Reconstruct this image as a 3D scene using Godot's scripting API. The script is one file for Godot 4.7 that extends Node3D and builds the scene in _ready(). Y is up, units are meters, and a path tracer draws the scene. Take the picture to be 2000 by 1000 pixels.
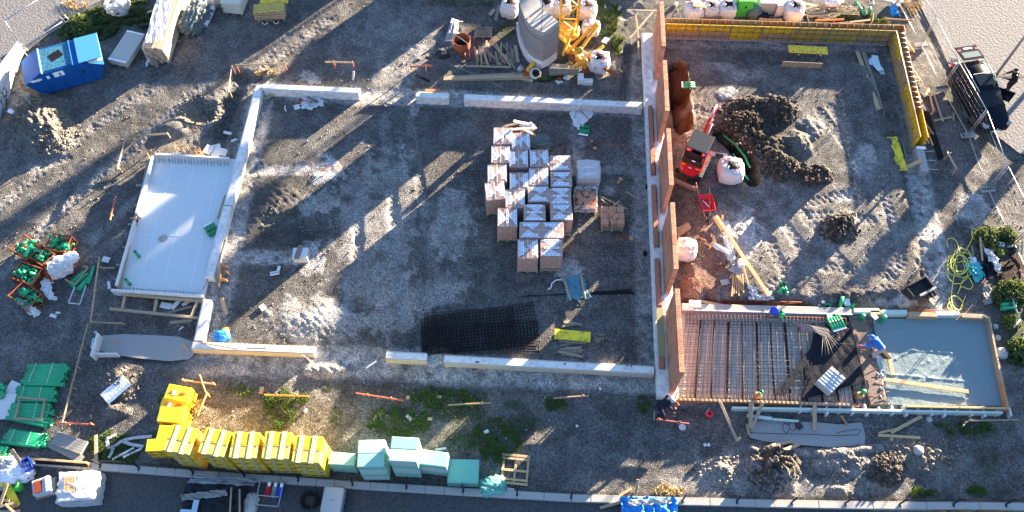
extends Node3D
# A building site seen from above. X runs along the house plots, -Z away from the viewer, y up, metres.
# P(x, y, h) turns a place read off the survey photograph (2000 x 1000 px) into the ground point at height h.
const EYE := Vector3(0, 35, 0)
const FOC := 1700.0
var PITCH := deg_to_rad(61.4)
var YAW := deg_to_rad(2.36)
const SUN_EL := 7.5
var rng := RandomNumberGenerator.new()
var MT := {}
var MESHES := {}
var used := {}
var nz := FastNoiseLite.new()

func P(px: float, py: float, h := 0.0) -> Vector3:
	var v := (500.0 - py) / FOC
	var u := (px - 1000.0) / FOC
	var t := (h - EYE.y) / (-sin(PITCH) + v * cos(PITCH))
	var a := u * t
	var b := (cos(PITCH) + v * sin(PITCH)) * t
	return Vector3(a * cos(YAW) - b * sin(YAW), h, -(a * sin(YAW) + b * cos(YAW)))

func G(px: float, py: float, lift := 0.0) -> Vector3:   # the point of the terrain there
	var h := 0.0
	var p := P(px, py, 0)
	for k in 5:
		h = ground(p.x, p.z)
		p = P(px, py, h + lift)
	return Vector3(p.x, h + lift, p.z)

func _ready():
	rng.seed = 7
	nz.seed = 3
	nz.noise_type = FastNoiseLite.TYPE_SIMPLEX
	nz.fractal_octaves = 3
	nz.frequency = 1.0
	var cam := Camera3D.new()
	cam.name = "camera"
	cam.fov = rad_to_deg(2.0 * atan(500.0 / FOC))
	cam.position = EYE
	cam.basis = Basis(Vector3.UP, YAW) * Basis(Vector3.RIGHT, -PITCH)
	cam.near = 0.5
	cam.far = 1500
	cam.current = true
	add_child(cam)
	var sky := ProceduralSkyMaterial.new()
	sky.sky_top_color = Color(0.39, 0.52, 0.70)
	sky.sky_horizon_color = Color(0.50, 0.61, 0.77)
	sky.sky_curve = 0.18
	sky.ground_horizon_color = Color(0.34, 0.37, 0.40)
	sky.ground_bottom_color = Color(0.2, 0.2, 0.2)
	sky.sky_energy_multiplier = 0.53
	var env := Environment.new()
	env.background_mode = Environment.BG_SKY
	env.sky = Sky.new()
	env.sky.sky_material = sky
	env.tonemap_mode = Environment.TONE_MAPPER_LINEAR
	env.tonemap_exposure = 11.2
	env.sdfgi_enabled = true
	env.ssao_enabled = true
	env.ssil_enabled = true
	var we := WorldEnvironment.new()
	we.name = "environment"
	we.environment = env
	add_child(we)
	var sun := DirectionalLight3D.new()
	sun.name = "sun"
	var el := deg_to_rad(SUN_EL)
	sun.basis = Basis.looking_at(Vector3(-0.669 * cos(el), -sin(el), 0.743 * cos(el)), Vector3.UP)
	sun.light_energy = 1.6
	sun.light_color = Color(1.0, 0.90, 0.77)
	sun.light_angular_distance = 0.5
	sun.shadow_enabled = true
	add_child(sun)
	materials()
	terrain()
	setting()
	shade_casters()
	plot_walls()
	brick_wall()
	crane()
	formwork()
	slab_left()
	pit()
	brick_pallets()
	insulation_pallets()
	top_left()
	top_middle()
	top_right()
	inside_left()
	inside_right()
	car_and_fence()
	bottom_fence()
	pipes_left()
	road_bottom()
	batter_boards()
	people()
	plants()
	litter()

# ---------------------------------------------------------------- names, labels, nodes
func numbered(c: String) -> String:
	var n: int = used.get(c, 0)
	used[c] = n + 1
	return c if n == 0 else "%s_%03d" % [c, n]

func tag(o: Node, label := "", cat := "", group := "", kind := ""):
	if label: o.set_meta("label", label)
	if cat: o.set_meta("category", cat)
	if group: o.set_meta("group", group)
	if kind: o.set_meta("kind", kind)

func thing(called: String, label: String, cat: String, at := Vector3.ZERO, turn := 0.0, group := "") -> Node3D:
	var o := Node3D.new()
	o.name = numbered(called)
	add_child(o)
	o.position = at
	o.rotation.y = turn
	tag(o, label, cat, group)
	return o

func part(par: Node, called: String, mesh: Mesh, m: String, xf := Transform3D.IDENTITY) -> MeshInstance3D:
	var o := MeshInstance3D.new()
	o.name = called
	o.mesh = mesh
	o.material_override = MT[m]
	o.transform = xf
	par.add_child(o, true)
	return o

func solo(called: String, mesh: Mesh, m: String, label: String, cat: String, group := "", xf := Transform3D.IDENTITY) -> MeshInstance3D:
	var o := part(self, "x", mesh, m, xf)
	o.name = numbered(called)
	tag(o, label, cat, group)
	return o

func struct(called: String, mesh: Mesh, m: String, xf := Transform3D.IDENTITY) -> MeshInstance3D:
	var o := part(self, "x", mesh, m, xf)
	o.name = numbered(called)
	o.set_meta("kind", "structure")
	return o

func T(x: float, y: float, z: float, turn := 0.0) -> Transform3D:
	return Transform3D(Basis(Vector3.UP, turn), Vector3(x, y, z))

func V(x: float, y: float, z: float) -> Vector3:
	return Vector3(x, y, z)

# frame whose x axis runs from a to b, y up as far as it goes
func along(a: Vector3, b: Vector3) -> Transform3D:
	var x := (b - a).normalized()
	var up := Vector3.UP if absf(x.y) < 0.95 else Vector3.RIGHT
	var z := x.cross(up).normalized()
	return Transform3D(Basis(x, z.cross(x), z), (a + b) / 2)

# ---------------------------------------------------------------- mesh helpers
func S(smooth := false) -> SurfaceTool:
	var s := SurfaceTool.new()
	s.begin(Mesh.PRIMITIVE_TRIANGLES)
	s.set_smooth_group(0 if smooth else -1)
	return s

func done(s: SurfaceTool) -> ArrayMesh:
	s.generate_normals()
	return s.commit()

func tri(s: SurfaceTool, a: Vector3, b: Vector3, c: Vector3, inside: Vector3):
	if (b - a).cross(c - a).dot((a + b + c) / 3 - inside) > 0:   # clockwise seen from outside
		s.add_vertex(a); s.add_vertex(c); s.add_vertex(b)
	else:
		s.add_vertex(a); s.add_vertex(b); s.add_vertex(c)

func quad(s: SurfaceTool, a: Vector3, b: Vector3, c: Vector3, d: Vector3, inside: Vector3):
	tri(s, a, b, c, inside)
	tri(s, a, c, d, inside)

# a box with chamfered edges
func box(s: SurfaceTool, x: float, y: float, z: float, xf := Transform3D.IDENTITY, bev := 0.008):
	var h := Vector3(x, y, z) / 2
	bev = minf(bev, minf(h.x, minf(h.y, h.z)) * 0.6)
	var c := xf.origin
	var pts := {}
	for i in [-1, 1]:
		for j in [-1, 1]:
			for k in [-1, 1]:
				var q := Vector3(h.x * i, h.y * j, h.z * k)
				pts[[i, j, k, 0]] = xf * (q - Vector3(0, bev * j, bev * k))
				pts[[i, j, k, 1]] = xf * (q - Vector3(bev * i, 0, bev * k))
				pts[[i, j, k, 2]] = xf * (q - Vector3(bev * i, bev * j, 0))
				tri(s, pts[[i, j, k, 0]], pts[[i, j, k, 1]], pts[[i, j, k, 2]], c)
	for n in [-1, 1]:
		quad(s, pts[[n, -1, -1, 0]], pts[[n, 1, -1, 0]], pts[[n, 1, 1, 0]], pts[[n, -1, 1, 0]], c)
		quad(s, pts[[-1, n, -1, 1]], pts[[1, n, -1, 1]], pts[[1, n, 1, 1]], pts[[-1, n, 1, 1]], c)
		quad(s, pts[[-1, -1, n, 2]], pts[[1, -1, n, 2]], pts[[1, 1, n, 2]], pts[[-1, 1, n, 2]], c)
		for m in [-1, 1]:
			quad(s, pts[[-1, n, m, 1]], pts[[1, n, m, 1]], pts[[1, n, m, 2]], pts[[-1, n, m, 2]], c)
			quad(s, pts[[n, -1, m, 0]], pts[[n, 1, m, 0]], pts[[n, 1, m, 2]], pts[[n, -1, m, 2]], c)
			quad(s, pts[[n, m, -1, 0]], pts[[n, m, 1, 0]], pts[[n, m, 1, 1]], pts[[n, m, -1, 1]], c)

func boxm(x: float, y: float, z: float, bev := 0.008) -> ArrayMesh:
	var key := "b%.3f,%.3f,%.3f,%.3f" % [x, y, z, bev]
	if not MESHES.has(key):
		var s := S()
		box(s, x, y, z, Transform3D.IDENTITY, bev)
		MESHES[key] = done(s)
	return MESHES[key]

func beam(s: SurfaceTool, a: Vector3, b: Vector3, w: float, t: float, bev := 0.006):
	box(s, a.distance_to(b), t, w, along(a, b), bev)

# a round bar or hose along points
func tube(s: SurfaceTool, pts: Array, r: float, sides := 6, caps := true):
	var rings := []
	var prev := Vector3.ZERO
	for i in pts.size():
		var d: Vector3 = (pts[mini(i + 1, pts.size() - 1)] - pts[maxi(i - 1, 0)]).normalized()
		var u: Vector3 = prev - d * prev.dot(d)
		if u.length() < 0.1:
			u = d.cross(Vector3.UP if absf(d.y) < 0.9 else Vector3.RIGHT)
		u = u.normalized()
		prev = u
		var w := d.cross(u)
		var ring := []
		for k in sides:
			var an := TAU * k / sides
			ring.append(pts[i] + (u * cos(an) + w * sin(an)) * r)
		rings.append(ring)
	for i in pts.size() - 1:
		for k in sides:
			var n := (k + 1) % sides
			quad(s, rings[i][k], rings[i][n], rings[i + 1][n], rings[i + 1][k], (pts[i] + pts[i + 1]) / 2)
	if caps:
		for e in [0, pts.size() - 1]:
			var back: Vector3 = pts[1] if e == 0 else pts[e - 1]
			for k in range(1, sides - 1):
				tri(s, rings[e][0], rings[e][k], rings[e][k + 1], back)

func rodm(length: float, r: float, sides := 6) -> ArrayMesh:   # along x
	var key := "r%.3f,%.4f,%d" % [length, r, sides]
	if not MESHES.has(key):
		var s := S(true)
		tube(s, [Vector3(-length / 2, 0, 0), Vector3(length / 2, 0, 0)], r, sides)
		MESHES[key] = done(s)
	return MESHES[key]

func pipem(length: float, r: float, wall := 0.012, sides := 14) -> ArrayMesh:   # an open pipe along x
	var key := "p%.3f,%.3f,%d" % [length, r, sides]
	if not MESHES.has(key):
		var s := S(true)
		shell(s, [[r, -length / 2], [r, length / 2]], [[r - wall, length / 2], [r - wall, -length / 2]], sides, Transform3D(Basis(Vector3.FORWARD, PI / 2), Vector3.ZERO))
		MESHES[key] = done(s)
	return MESHES[key]

# turned shape: profile of [radius, height] round the y axis
func lathe(s: SurfaceTool, prof: Array, sides := 16, xf := Transform3D.IDENTITY):
	for i in prof.size() - 1:
		for k in sides:
			var a := TAU * k / sides
			var b := TAU * (k + 1) / sides
			var q := []
			for e in [[i, a], [i, b], [i + 1, b], [i + 1, a]]:
				q.append(xf * Vector3(prof[e[0]][0] * cos(e[1]), prof[e[0]][1], prof[e[0]][0] * sin(e[1])))
			s.add_vertex(q[0]); s.add_vertex(q[1]); s.add_vertex(q[2])
			s.add_vertex(q[0]); s.add_vertex(q[2]); s.add_vertex(q[3])

func shell(s: SurfaceTool, outer: Array, inner: Array, sides := 16, xf := Transform3D.IDENTITY):
	lathe(s, outer + inner + [outer[0]], sides, xf)

# upright prism over a ground outline of Vector2(x, z)
func prism(s: SurfaceTool, poly: PackedVector2Array, y0: float, y1: float, xf := Transform3D.IDENTITY):
	var mid := Vector2.ZERO
	for q in poly: mid += q / poly.size()
	var c := xf * Vector3(mid.x, (y0 + y1) / 2, mid.y)
	var t := Geometry2D.triangulate_polygon(poly)
	for i in range(0, t.size(), 3):
		for y in [y0, y1]:
			var far: Vector3 = xf * Vector3(mid.x, (y0 + y1) - y, mid.y)
			far = xf * Vector3(poly[t[i]].x, (y0 + y1) - y, poly[t[i]].y)
			tri(s, xf * Vector3(poly[t[i]].x, y, poly[t[i]].y), xf * Vector3(poly[t[i + 1]].x, y, poly[t[i + 1]].y), xf * Vector3(poly[t[i + 2]].x, y, poly[t[i + 2]].y), far)
	var cw := Geometry2D.is_polygon_clockwise(poly)
	for i in poly.size():
		var a := poly[i]
		var b := poly[(i + 1) % poly.size()]
		var out := Vector2(b.y - a.y, a.x - b.x) * (-1.0 if cw else 1.0)
		var ins := (a + b) / 2 - out.normalized()
		quad(s, xf * Vector3(a.x, y0, a.y), xf * Vector3(b.x, y0, b.y), xf * Vector3(b.x, y1, b.y), xf * Vector3(a.x, y1, a.y), xf * Vector3(ins.x, (y0 + y1) / 2, ins.y))

func outline(pts: Array, h := 0.0) -> PackedVector2Array:
	var out := PackedVector2Array()
	for i in range(0, pts.size(), 2):
		var q := P(pts[i], pts[i + 1], h)
		out.append(Vector2(q.x, q.z))
	return out

# a crumpled sheet between four corners; f(u, v) gives the lift
func sheet(a: Vector3, b: Vector3, c: Vector3, d: Vector3, n: int, m: int, f: Callable, thick := 0.0) -> ArrayMesh:
	var s := S(true)
	var g := []
	for i in n + 1:
		for j in m + 1:
			var u := float(i) / n
			var v := float(j) / m
			var p := a.lerp(b, u).lerp(d.lerp(c, u), v)
			var l = f.call(u, v)
			if l is Vector3: p += l
			else: p.y += l
			g.append(p)
	for i in n:
		for j in m:
			var k := i * (m + 1) + j
			quad(s, g[k], g[k + 1], g[k + m + 2], g[k + m + 1], g[k] - Vector3(0, 5, 0))
	return done(s)

# a lumpy closed body: cube mapped to a rounded block of half sizes h, squareness k, bulging by noise
func lump(h: Vector3, k: float, amp: float, fr: float, sd: float, n := 8, base := true) -> ArrayMesh:
	var s := S(true)
	var fn := func(q: Vector3) -> Vector3:
		var sp := q.normalized()
		var p := sp.lerp(q, k)
		var r := 1.0 + amp * nz.get_noise_3d(sp.x * fr + sd, sp.y * fr - sd, sp.z * fr + sd * 2)
		p = Vector3(p.x * h.x, p.y * h.y, p.z * h.z) * r
		if base: p.y = maxf(p.y, -h.y * 0.92)
		return p
	var axes := [[Vector3.RIGHT, Vector3.UP, Vector3.BACK], [Vector3.UP, Vector3.BACK, Vector3.RIGHT], [Vector3.BACK, Vector3.RIGHT, Vector3.UP]]
	for ax in axes:
		for sg in [-1.0, 1.0]:
			for i in n:
				for j in n:
					var q := []
					for e in [[0, 0], [1, 0], [1, 1], [0, 1]]:
						q.append(fn.call(ax[0] * sg + ax[1] * (2.0 * (i + e[0]) / n - 1) + ax[2] * (2.0 * (j + e[1]) / n - 1)))
					quad(s, q[0], q[1], q[2], q[3], Vector3.ZERO)
	return done(s)

# a board lying from one place to another: top-level, heights above the ground at both ends
func plank(label: String, ax: float, ay: float, bx: float, by: float, w := 0.12, t := 0.03, m := "wood", group := "", ha := 0.0, hb := 0.0, called := "plank", cat := "plank") -> MeshInstance3D:
	var a := G(ax, ay, ha + t / 2)
	var b := G(bx, by, hb + t / 2)
	var mid := (a + b) / 2
	if ha == 0.0 and hb == 0.0:
		var hm := ground(mid.x, mid.z) + t / 2
		if mid.y < hm:
			a.y += hm - mid.y
			b.y += hm - mid.y
	return solo(called, boxm(snappedf(a.distance_to(b), 0.05), t, w), m, label, cat, group, along(a, b))

func letters(par: Node, called: String, text: String, size: float, m: String, xf: Transform3D) -> MeshInstance3D:
	var key := "t%s%.3f" % [text, size]
	if not MESHES.has(key):
		var t := TextMesh.new()
		var f := SystemFont.new()
		f.font_names = PackedStringArray(["Droid Sans"])
		f.font_weight = 700
		t.font = f
		t.text = text
		t.font_size = 32
		t.pixel_size = size / 32.0
		t.depth = 0.004
		MESHES[key] = t
	return part(par, called, MESHES[key], m, xf)

func O(p: Vector3) -> Transform3D:
	return Transform3D(Basis(), p)

func Y(turn: float, p: Vector3) -> Transform3D:
	return Transform3D(Basis(Vector3.UP, turn), p)

# ---------------------------------------------------------------- materials
func noise_tex(kind: int, freq: float, octaves: int, ramp: Array, size := 512, normal := 0.0, cell := -1) -> NoiseTexture2D:
	var n := FastNoiseLite.new()
	n.seed = 11 + MT.size() + int(freq * 1000)
	n.noise_type = kind
	n.frequency = freq
	n.fractal_octaves = octaves
	if octaves < 2: n.fractal_type = FastNoiseLite.FRACTAL_NONE
	if cell >= 0: n.cellular_return_type = cell
	n.cellular_jitter = 1.0
	var t := NoiseTexture2D.new()
	t.width = size
	t.height = size
	t.seamless = true
	t.noise = n
	if normal > 0:
		t.as_normal_map = true
		t.bump_strength = normal
	elif ramp:
		var g := Gradient.new()
		var off := PackedFloat32Array()
		var cs := PackedColorArray()
		for i in range(0, ramp.size(), 2):
			off.append(ramp[i])
			cs.append(ramp[i + 1] if ramp[i + 1] is Color else Color(ramp[i + 1], ramp[i + 1], ramp[i + 1]))
		g.offsets = off
		g.colors = cs
		t.color_ramp = g
	return t

func mat(key: String, c: Color, rough := 0.8, tex: Texture2D = null, sc := Vector3.ONE, nrm: Texture2D = null, ns := 1.0, world := false) -> StandardMaterial3D:
	var m := StandardMaterial3D.new()
	m.resource_name = key
	m.albedo_color = c.linear_to_srgb()
	m.roughness = rough
	m.albedo_texture = tex
	m.uv1_triplanar = true
	m.uv1_world_triplanar = world
	m.uv1_scale = sc
	if nrm:
		m.normal_enabled = true
		m.normal_texture = nrm
		m.normal_scale = ns
	MT[key] = m
	return m

func materials():
	var stones := noise_tex(FastNoiseLite.TYPE_CELLULAR, 0.07, 1, [0.0, 0.62, 0.25, 0.74, 0.6, 0.84, 0.8, 0.92, 0.9, 1.0, 1.0, 1.0], 1024, 0.0, FastNoiseLite.RETURN_CELL_VALUE)
	var stones_n := noise_tex(FastNoiseLite.TYPE_CELLULAR, 0.07, 2, [], 1024, 14.0, FastNoiseLite.RETURN_DISTANCE)
	var patch := noise_tex(FastNoiseLite.TYPE_SIMPLEX, 0.012, 5, [0.0, 0.80, 0.45, 0.92, 0.6, 1.0, 1.0, 1.0], 512)
	var grain := noise_tex(FastNoiseLite.TYPE_SIMPLEX, 0.02, 4, [0.0, 0.55, 0.45, 0.82, 0.6, 0.95, 1.0, 1.0], 512)
	var fine := noise_tex(FastNoiseLite.TYPE_SIMPLEX, 0.06, 4, [0.0, 0.7, 0.5, 0.9, 1.0, 1.0], 512)
	var wrinkle := noise_tex(FastNoiseLite.TYPE_SIMPLEX, 0.012, 4, [], 512, 6.0)
	var rough_n := noise_tex(FastNoiseLite.TYPE_SIMPLEX, 0.05, 4, [], 512, 8.0)
	var stain := noise_tex(FastNoiseLite.TYPE_SIMPLEX, 0.01, 4, [0.0, Color(0.62, 0.54, 0.42), 0.25, Color(0.84, 0.80, 0.73), 0.45, 0.95, 1.0, 1.0], 512)
	var rust_t := noise_tex(FastNoiseLite.TYPE_SIMPLEX, 0.02, 4, [0.0, Color(0.35, 0.2, 0.15), 0.5, Color(0.8, 0.5, 0.35), 0.75, 1.0, 1.0, 1.0], 512)
	var g := mat("ground", Color.WHITE, 0.95, stones, Vector3.ONE * 0.27, stones_n, 2.2, true)
	g.metallic_specular = 0.3
	g.vertex_color_use_as_albedo = true
	g.vertex_color_is_srgb = true
	g.detail_enabled = true
	g.detail_albedo = patch
	g.detail_blend_mode = BaseMaterial3D.BLEND_MODE_MUL
	g.detail_uv_layer = BaseMaterial3D.DETAIL_UV_2
	g.uv2_triplanar = true
	g.uv2_world_triplanar = true
	g.uv2_scale = Vector3.ONE * 0.11
	mat("asphalt", Color(0.205, 0.202, 0.195), 0.9, noise_tex(FastNoiseLite.TYPE_SIMPLEX, 0.02, 5, [0.0, 0.78, 0.5, 0.93, 1.0, 1.0], 1024), Vector3.ONE * 0.2, rough_n, 0.12, true)
	mat("road", Color(0.10, 0.105, 0.11), 0.95, stones, Vector3.ONE * 0.5, stones_n, 0.9, true)
	mat("stone", Color(0.3, 0.29, 0.27), 0.9, fine, Vector3.ONE * 2, rough_n, 1.0)
	mat("clod", Color(0.085, 0.068, 0.05), 0.95, fine, Vector3.ONE * 3, rough_n, 1.0)
	mat("tan_clod", Color(0.27, 0.24, 0.19), 0.95, fine, Vector3.ONE * 3, rough_n, 1.0)
	mat("wood", Color(0.52, 0.38, 0.22), 0.75, grain, Vector3(0.6, 9, 9), rough_n, 0.25)
	mat("wood_fresh", Color(0.62, 0.43, 0.22), 0.7, grain, Vector3(0.6, 9, 9))
	mat("wood_orange", Color(0.62, 0.30, 0.12), 0.7, grain, Vector3(0.6, 9, 9))
	mat("wood_grey", Color(0.27, 0.23, 0.18), 0.85, grain, Vector3(0.6, 9, 9), rough_n, 0.3)
	mat("wood_dark", Color(0.07, 0.05, 0.035), 0.85, grain, Vector3(0.6, 9, 9))
	mat("paint_red", Color(0.62, 0.16, 0.11), 0.7, grain, Vector3(0.6, 9, 9))
	mat("osb", Color(0.36, 0.31, 0.15), 0.8, fine, Vector3.ONE * 4)
	mat("yellow_panel", Color(0.72, 0.50, 0.02), 0.55, stain, Vector3.ONE * 0.7)
	mat("yellow_bright", Color(0.78, 0.62, 0.02), 0.5, stain, Vector3.ONE * 0.35)
	mat("panel_worn", Color(0.42, 0.30, 0.16), 0.75, stain, Vector3.ONE * 1.3)
	mat("eps", Color(0.74, 0.75, 0.74), 0.85, fine, Vector3.ONE * 3, rough_n, 0.15)
	mat("eps_green", Color(0.56, 0.70, 0.64), 0.85, fine, Vector3.ONE * 3, rough_n, 0.15)
	mat("wall_white", Color(0.66, 0.66, 0.64), 0.9, noise_tex(FastNoiseLite.TYPE_SIMPLEX, 0.01, 4, [0.0, 0.82, 0.4, 0.95, 0.6, 1.0, 1.0, 1.0], 512), Vector3.ONE * 0.5, rough_n, 0.25)
	mat("fibre_board", Color(0.60, 0.53, 0.43), 0.9, fine, Vector3.ONE * 1.5)
	mat("rust_gravel", Color(0.27, 0.21, 0.17), 0.95, stones, Vector3.ONE * 0.7, stones_n, 1.0)
	mat("yellow_worn", Color(0.52, 0.36, 0.07), 0.65, stain, Vector3.ONE * 1.1)
	mat("wood_weathered", Color(0.40, 0.33, 0.22), 0.8, grain, Vector3(0.6, 9, 9), rough_n, 0.25)
	mat("paint_pale", Color(0.62, 0.40, 0.30), 0.75, grain, Vector3(0.6, 9, 9))
	mat("eps_grey", Color(0.42, 0.47, 0.49), 0.85, fine, Vector3.ONE * 3)
	mat("fleece_pale", Color(0.42, 0.52, 0.54), 0.85, fine, Vector3.ONE * 2, wrinkle, 0.8)
	mat("brick_wrapped2", Color(0.51, 0.30, 0.235), 0.7, fine, Vector3.ONE * 1.5, rough_n, 0.2)
	mat("strap_film_grey", Color(0.52, 0.44, 0.14), 0.4, null, Vector3.ONE, wrinkle, 0.8)
	mat("foil_green_pale", Color(0.55, 0.78, 0.70), 0.45, fine, Vector3.ONE * 2, wrinkle, 0.6)
	for q in [["film_tint", Color(0.60, 0.62, 0.66), 0.12], ["film_fold", Color(0.66, 0.74, 0.84), 0.6]]:  # film_fold carries the blue of mirrored sky in its colour
		var f := mat(q[0], q[1], 0.35, null, Vector3.ONE, wrinkle, 1.0)
		f.transparency = BaseMaterial3D.TRANSPARENCY_ALPHA
		f.albedo_color.a = q[2]
	for q in [["wood_fresh_z", Color(0.66, 0.50, 0.34)], ["wood_z", Color(0.55, 0.42, 0.28)], ["wood_grey_z", Color(0.30, 0.25, 0.19)], ["wood_weath_z", Color(0.42, 0.35, 0.25)]]:
		mat(q[0], q[1], 0.75, grain, Vector3(9, 9, 0.6))
	mat("eps_tan", Color(0.60, 0.56, 0.47), 0.85, fine, Vector3.ONE * 2)
	mat("eps_cream", Color(0.66, 0.66, 0.54), 0.85, fine, Vector3.ONE * 2)
	mat("film_roll", Color(0.55, 0.60, 0.68), 0.4, null, Vector3.ONE, wrinkle, 1.0)
	var wf := mat("white_film", Color(0.78, 0.74, 0.72), 0.4, null, Vector3.ONE, wrinkle, 1.2)
	wf.transparency = BaseMaterial3D.TRANSPARENCY_ALPHA
	wf.albedo_color.a = 0.78
	mat("bay_concrete", Color(0.62, 0.60, 0.55), 0.9, fine, Vector3.ONE)
	mat("sack_blue", Color(0.02, 0.22, 0.55), 0.55, null, Vector3.ONE, wrinkle, 1.0)
	mat("rust_pink", Color(0.36, 0.20, 0.16), 0.8, stain, Vector3.ONE * 2)
	mat("roof_grey", Color(0.045, 0.052, 0.06), 0.7)
	mat("rebar_wood", Color(0.15, 0.085, 0.045), 0.8, rust_t, Vector3.ONE)
	mat("paper_blue", Color(0.50, 0.66, 0.70), 0.7)
	mat("wood_ash", Color(0.36, 0.35, 0.32), 0.85, grain, Vector3(0.6, 9, 9), rough_n, 0.3)
	mat("grey_band", Color(0.40, 0.41, 0.43), 0.5, null, Vector3.ONE, wrinkle, 0.8)
	mat("eps_blue", Color(0.45, 0.62, 0.74), 0.8, fine, Vector3.ONE * 2)
	mat("film_load", Color(0.52, 0.47, 0.40), 0.6, stain, Vector3.ONE * 3, wrinkle, 1.0)
	mat("black_gloss", Color(0.015, 0.018, 0.024), 0.35, null, Vector3.ONE, wrinkle, 0.8)
	mat("grey_gloss", Color(0.22, 0.22, 0.20), 0.4, null, Vector3.ONE, wrinkle, 1.0)
	mat("bottle_grey", Color(0.16, 0.22, 0.22), 0.4)
	mat("steel_blue", Color(0.12, 0.14, 0.17), 0.5)
	mat("rear_glass", Color(0.16, 0.20, 0.19), 0.15)
	mat("concrete", Color(0.40, 0.40, 0.38), 0.9, fine, Vector3.ONE * 0.8, rough_n, 0.4)
	mat("concrete_ballast", Color(0.30, 0.30, 0.285), 0.9, fine, Vector3(0.8, 6, 0.8), rough_n, 0.8)
	mat("concrete_dark", Color(0.34, 0.355, 0.355), 0.85, fine, Vector3.ONE * 0.6, rough_n, 0.3)
	mat("kerb", Color(0.46, 0.46, 0.43), 0.9, fine, Vector3.ONE * 0.9, rough_n, 0.3)
	mat("brick", Color(0.56, 0.255, 0.145), 0.85, noise_tex(FastNoiseLite.TYPE_SIMPLEX, 0.04, 3, [0.0, 0.8, 0.5, 0.95, 1.0, 1.0], 256), Vector3(1, 1, 1), rough_n, 0.3)
	mat("brick_pale", Color(0.60, 0.29, 0.18), 0.85, fine, Vector3.ONE * 1.5, rough_n, 0.3)
	mat("brick_dark", Color(0.46, 0.20, 0.115), 0.85, fine, Vector3.ONE * 1.5, rough_n, 0.3)
	mat("hole", Color(0.10, 0.03, 0.02), 0.95)
	mat("brick_wrapped", Color(0.47, 0.27, 0.21), 0.7, fine, Vector3.ONE * 1.5, rough_n, 0.2)
	mat("steel", Color(0.42, 0.42, 0.42), 0.45, fine, Vector3.ONE * 2).metallic = 0.7
	mat("galvanised", Color(0.55, 0.57, 0.58), 0.45, fine, Vector3.ONE * 2).metallic = 0.6
	mat("steel_dark", Color(0.05, 0.05, 0.055), 0.5, fine, Vector3.ONE * 2)
	mat("rebar", Color(0.055, 0.045, 0.04), 0.75)
	mat("rebar_dark", Color(0.020, 0.019, 0.02), 0.7)
	mat("rust", Color(0.42, 0.16, 0.06), 0.85, rust_t, Vector3.ONE * 2)
	mat("rust_red", Color(0.33, 0.075, 0.03), 0.8, rust_t, Vector3.ONE * 2)
	mat("crane_yellow", Color(0.72, 0.38, 0.025), 0.5, stain, Vector3.ONE * 0.6)
	mat("green_pipe", Color(0.012, 0.33, 0.14), 0.35)
	mat("green_pipe_dark", Color(0.008, 0.24, 0.10), 0.4)
	mat("green_bright", Color(0.06, 0.42, 0.05), 0.45)
	mat("white_plastic", Color(0.78, 0.78, 0.78), 0.5, null, Vector3.ONE, wrinkle, 0.8)
	mat("bag_white", Color(0.74, 0.74, 0.73), 0.75, fine, Vector3.ONE * 2, wrinkle, 0.8)
	mat("grey_plastic", Color(0.55, 0.54, 0.51), 0.6, fine, Vector3.ONE)
	mat("grey_sheet", Color(0.32, 0.34, 0.35), 0.6, null, Vector3.ONE, wrinkle, 1.0)
	mat("black", Color(0.012, 0.012, 0.013), 0.6)
	mat("black_sheet", Color(0.012, 0.015, 0.022), 0.75, null, Vector3.ONE, wrinkle, 0.4)
	mat("rubber", Color(0.02, 0.02, 0.02), 0.8)
	mat("tarp_grey", Color(0.10, 0.13, 0.13), 0.6, null, Vector3.ONE, wrinkle, 1.0)
	mat("tarp_teal", Color(0.06, 0.20, 0.27), 0.6, null, Vector3.ONE, wrinkle, 0.8)
	mat("tarp_blue", Color(0.01, 0.24, 0.62), 0.6, null, Vector3.ONE, wrinkle, 0.5)
	mat("fleece", Color(0.20, 0.29, 0.31), 0.85, fine, Vector3.ONE * 1.5, wrinkle, 1.0)
	mat("slab_blue", Color(0.68, 0.74, 0.76), 0.85, fine, Vector3.ONE * 0.7)
	mat("slab_line", Color(0.75, 0.80, 0.82), 0.8)
	mat("skip_blue", Color(0.010, 0.11, 0.38), 0.55, fine, Vector3.ONE * 0.6)
	mat("skip_lid", Color(0.05, 0.30, 0.52), 0.6, fine, Vector3.ONE * 0.5)
	mat("skip_top", Color(0.05, 0.19, 0.30), 0.5, stain, Vector3.ONE * 0.9)
	mat("red_paint", Color(0.55, 0.015, 0.02), 0.35)
	mat("crate_blue", Color(0.012, 0.06, 0.50), 0.4)
	mat("foil_yellow", Color(0.86, 0.60, 0.02), 0.55, fine, Vector3.ONE * 2, wrinkle, 0.25)
	mat("foil_yellow_pale", Color(0.85, 0.68, 0.14), 0.5, fine, Vector3.ONE * 2, wrinkle, 0.5)
	mat("foil_side", Color(0.62, 0.50, 0.10), 0.55, stain, Vector3.ONE * 1.2, wrinkle, 0.3)
	mat("strap_film", Color(0.86, 0.74, 0.34), 0.35, null, Vector3.ONE, wrinkle, 0.8)
	mat("foil_green", Color(0.34, 0.68, 0.52), 0.45, fine, Vector3.ONE * 2, wrinkle, 0.8)
	mat("foil_green_dark", Color(0.16, 0.52, 0.42), 0.45, fine, Vector3.ONE * 2, wrinkle, 1.0)
	mat("board_teal", Color(0.10, 0.42, 0.44), 0.6, fine, Vector3.ONE * 2)
	mat("print_red", Color(0.45, 0.05, 0.02), 0.7)
	mat("print_black", Color(0.03, 0.03, 0.03), 0.7)
	mat("print_blue", Color(0.06, 0.10, 0.32), 0.6)
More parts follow.
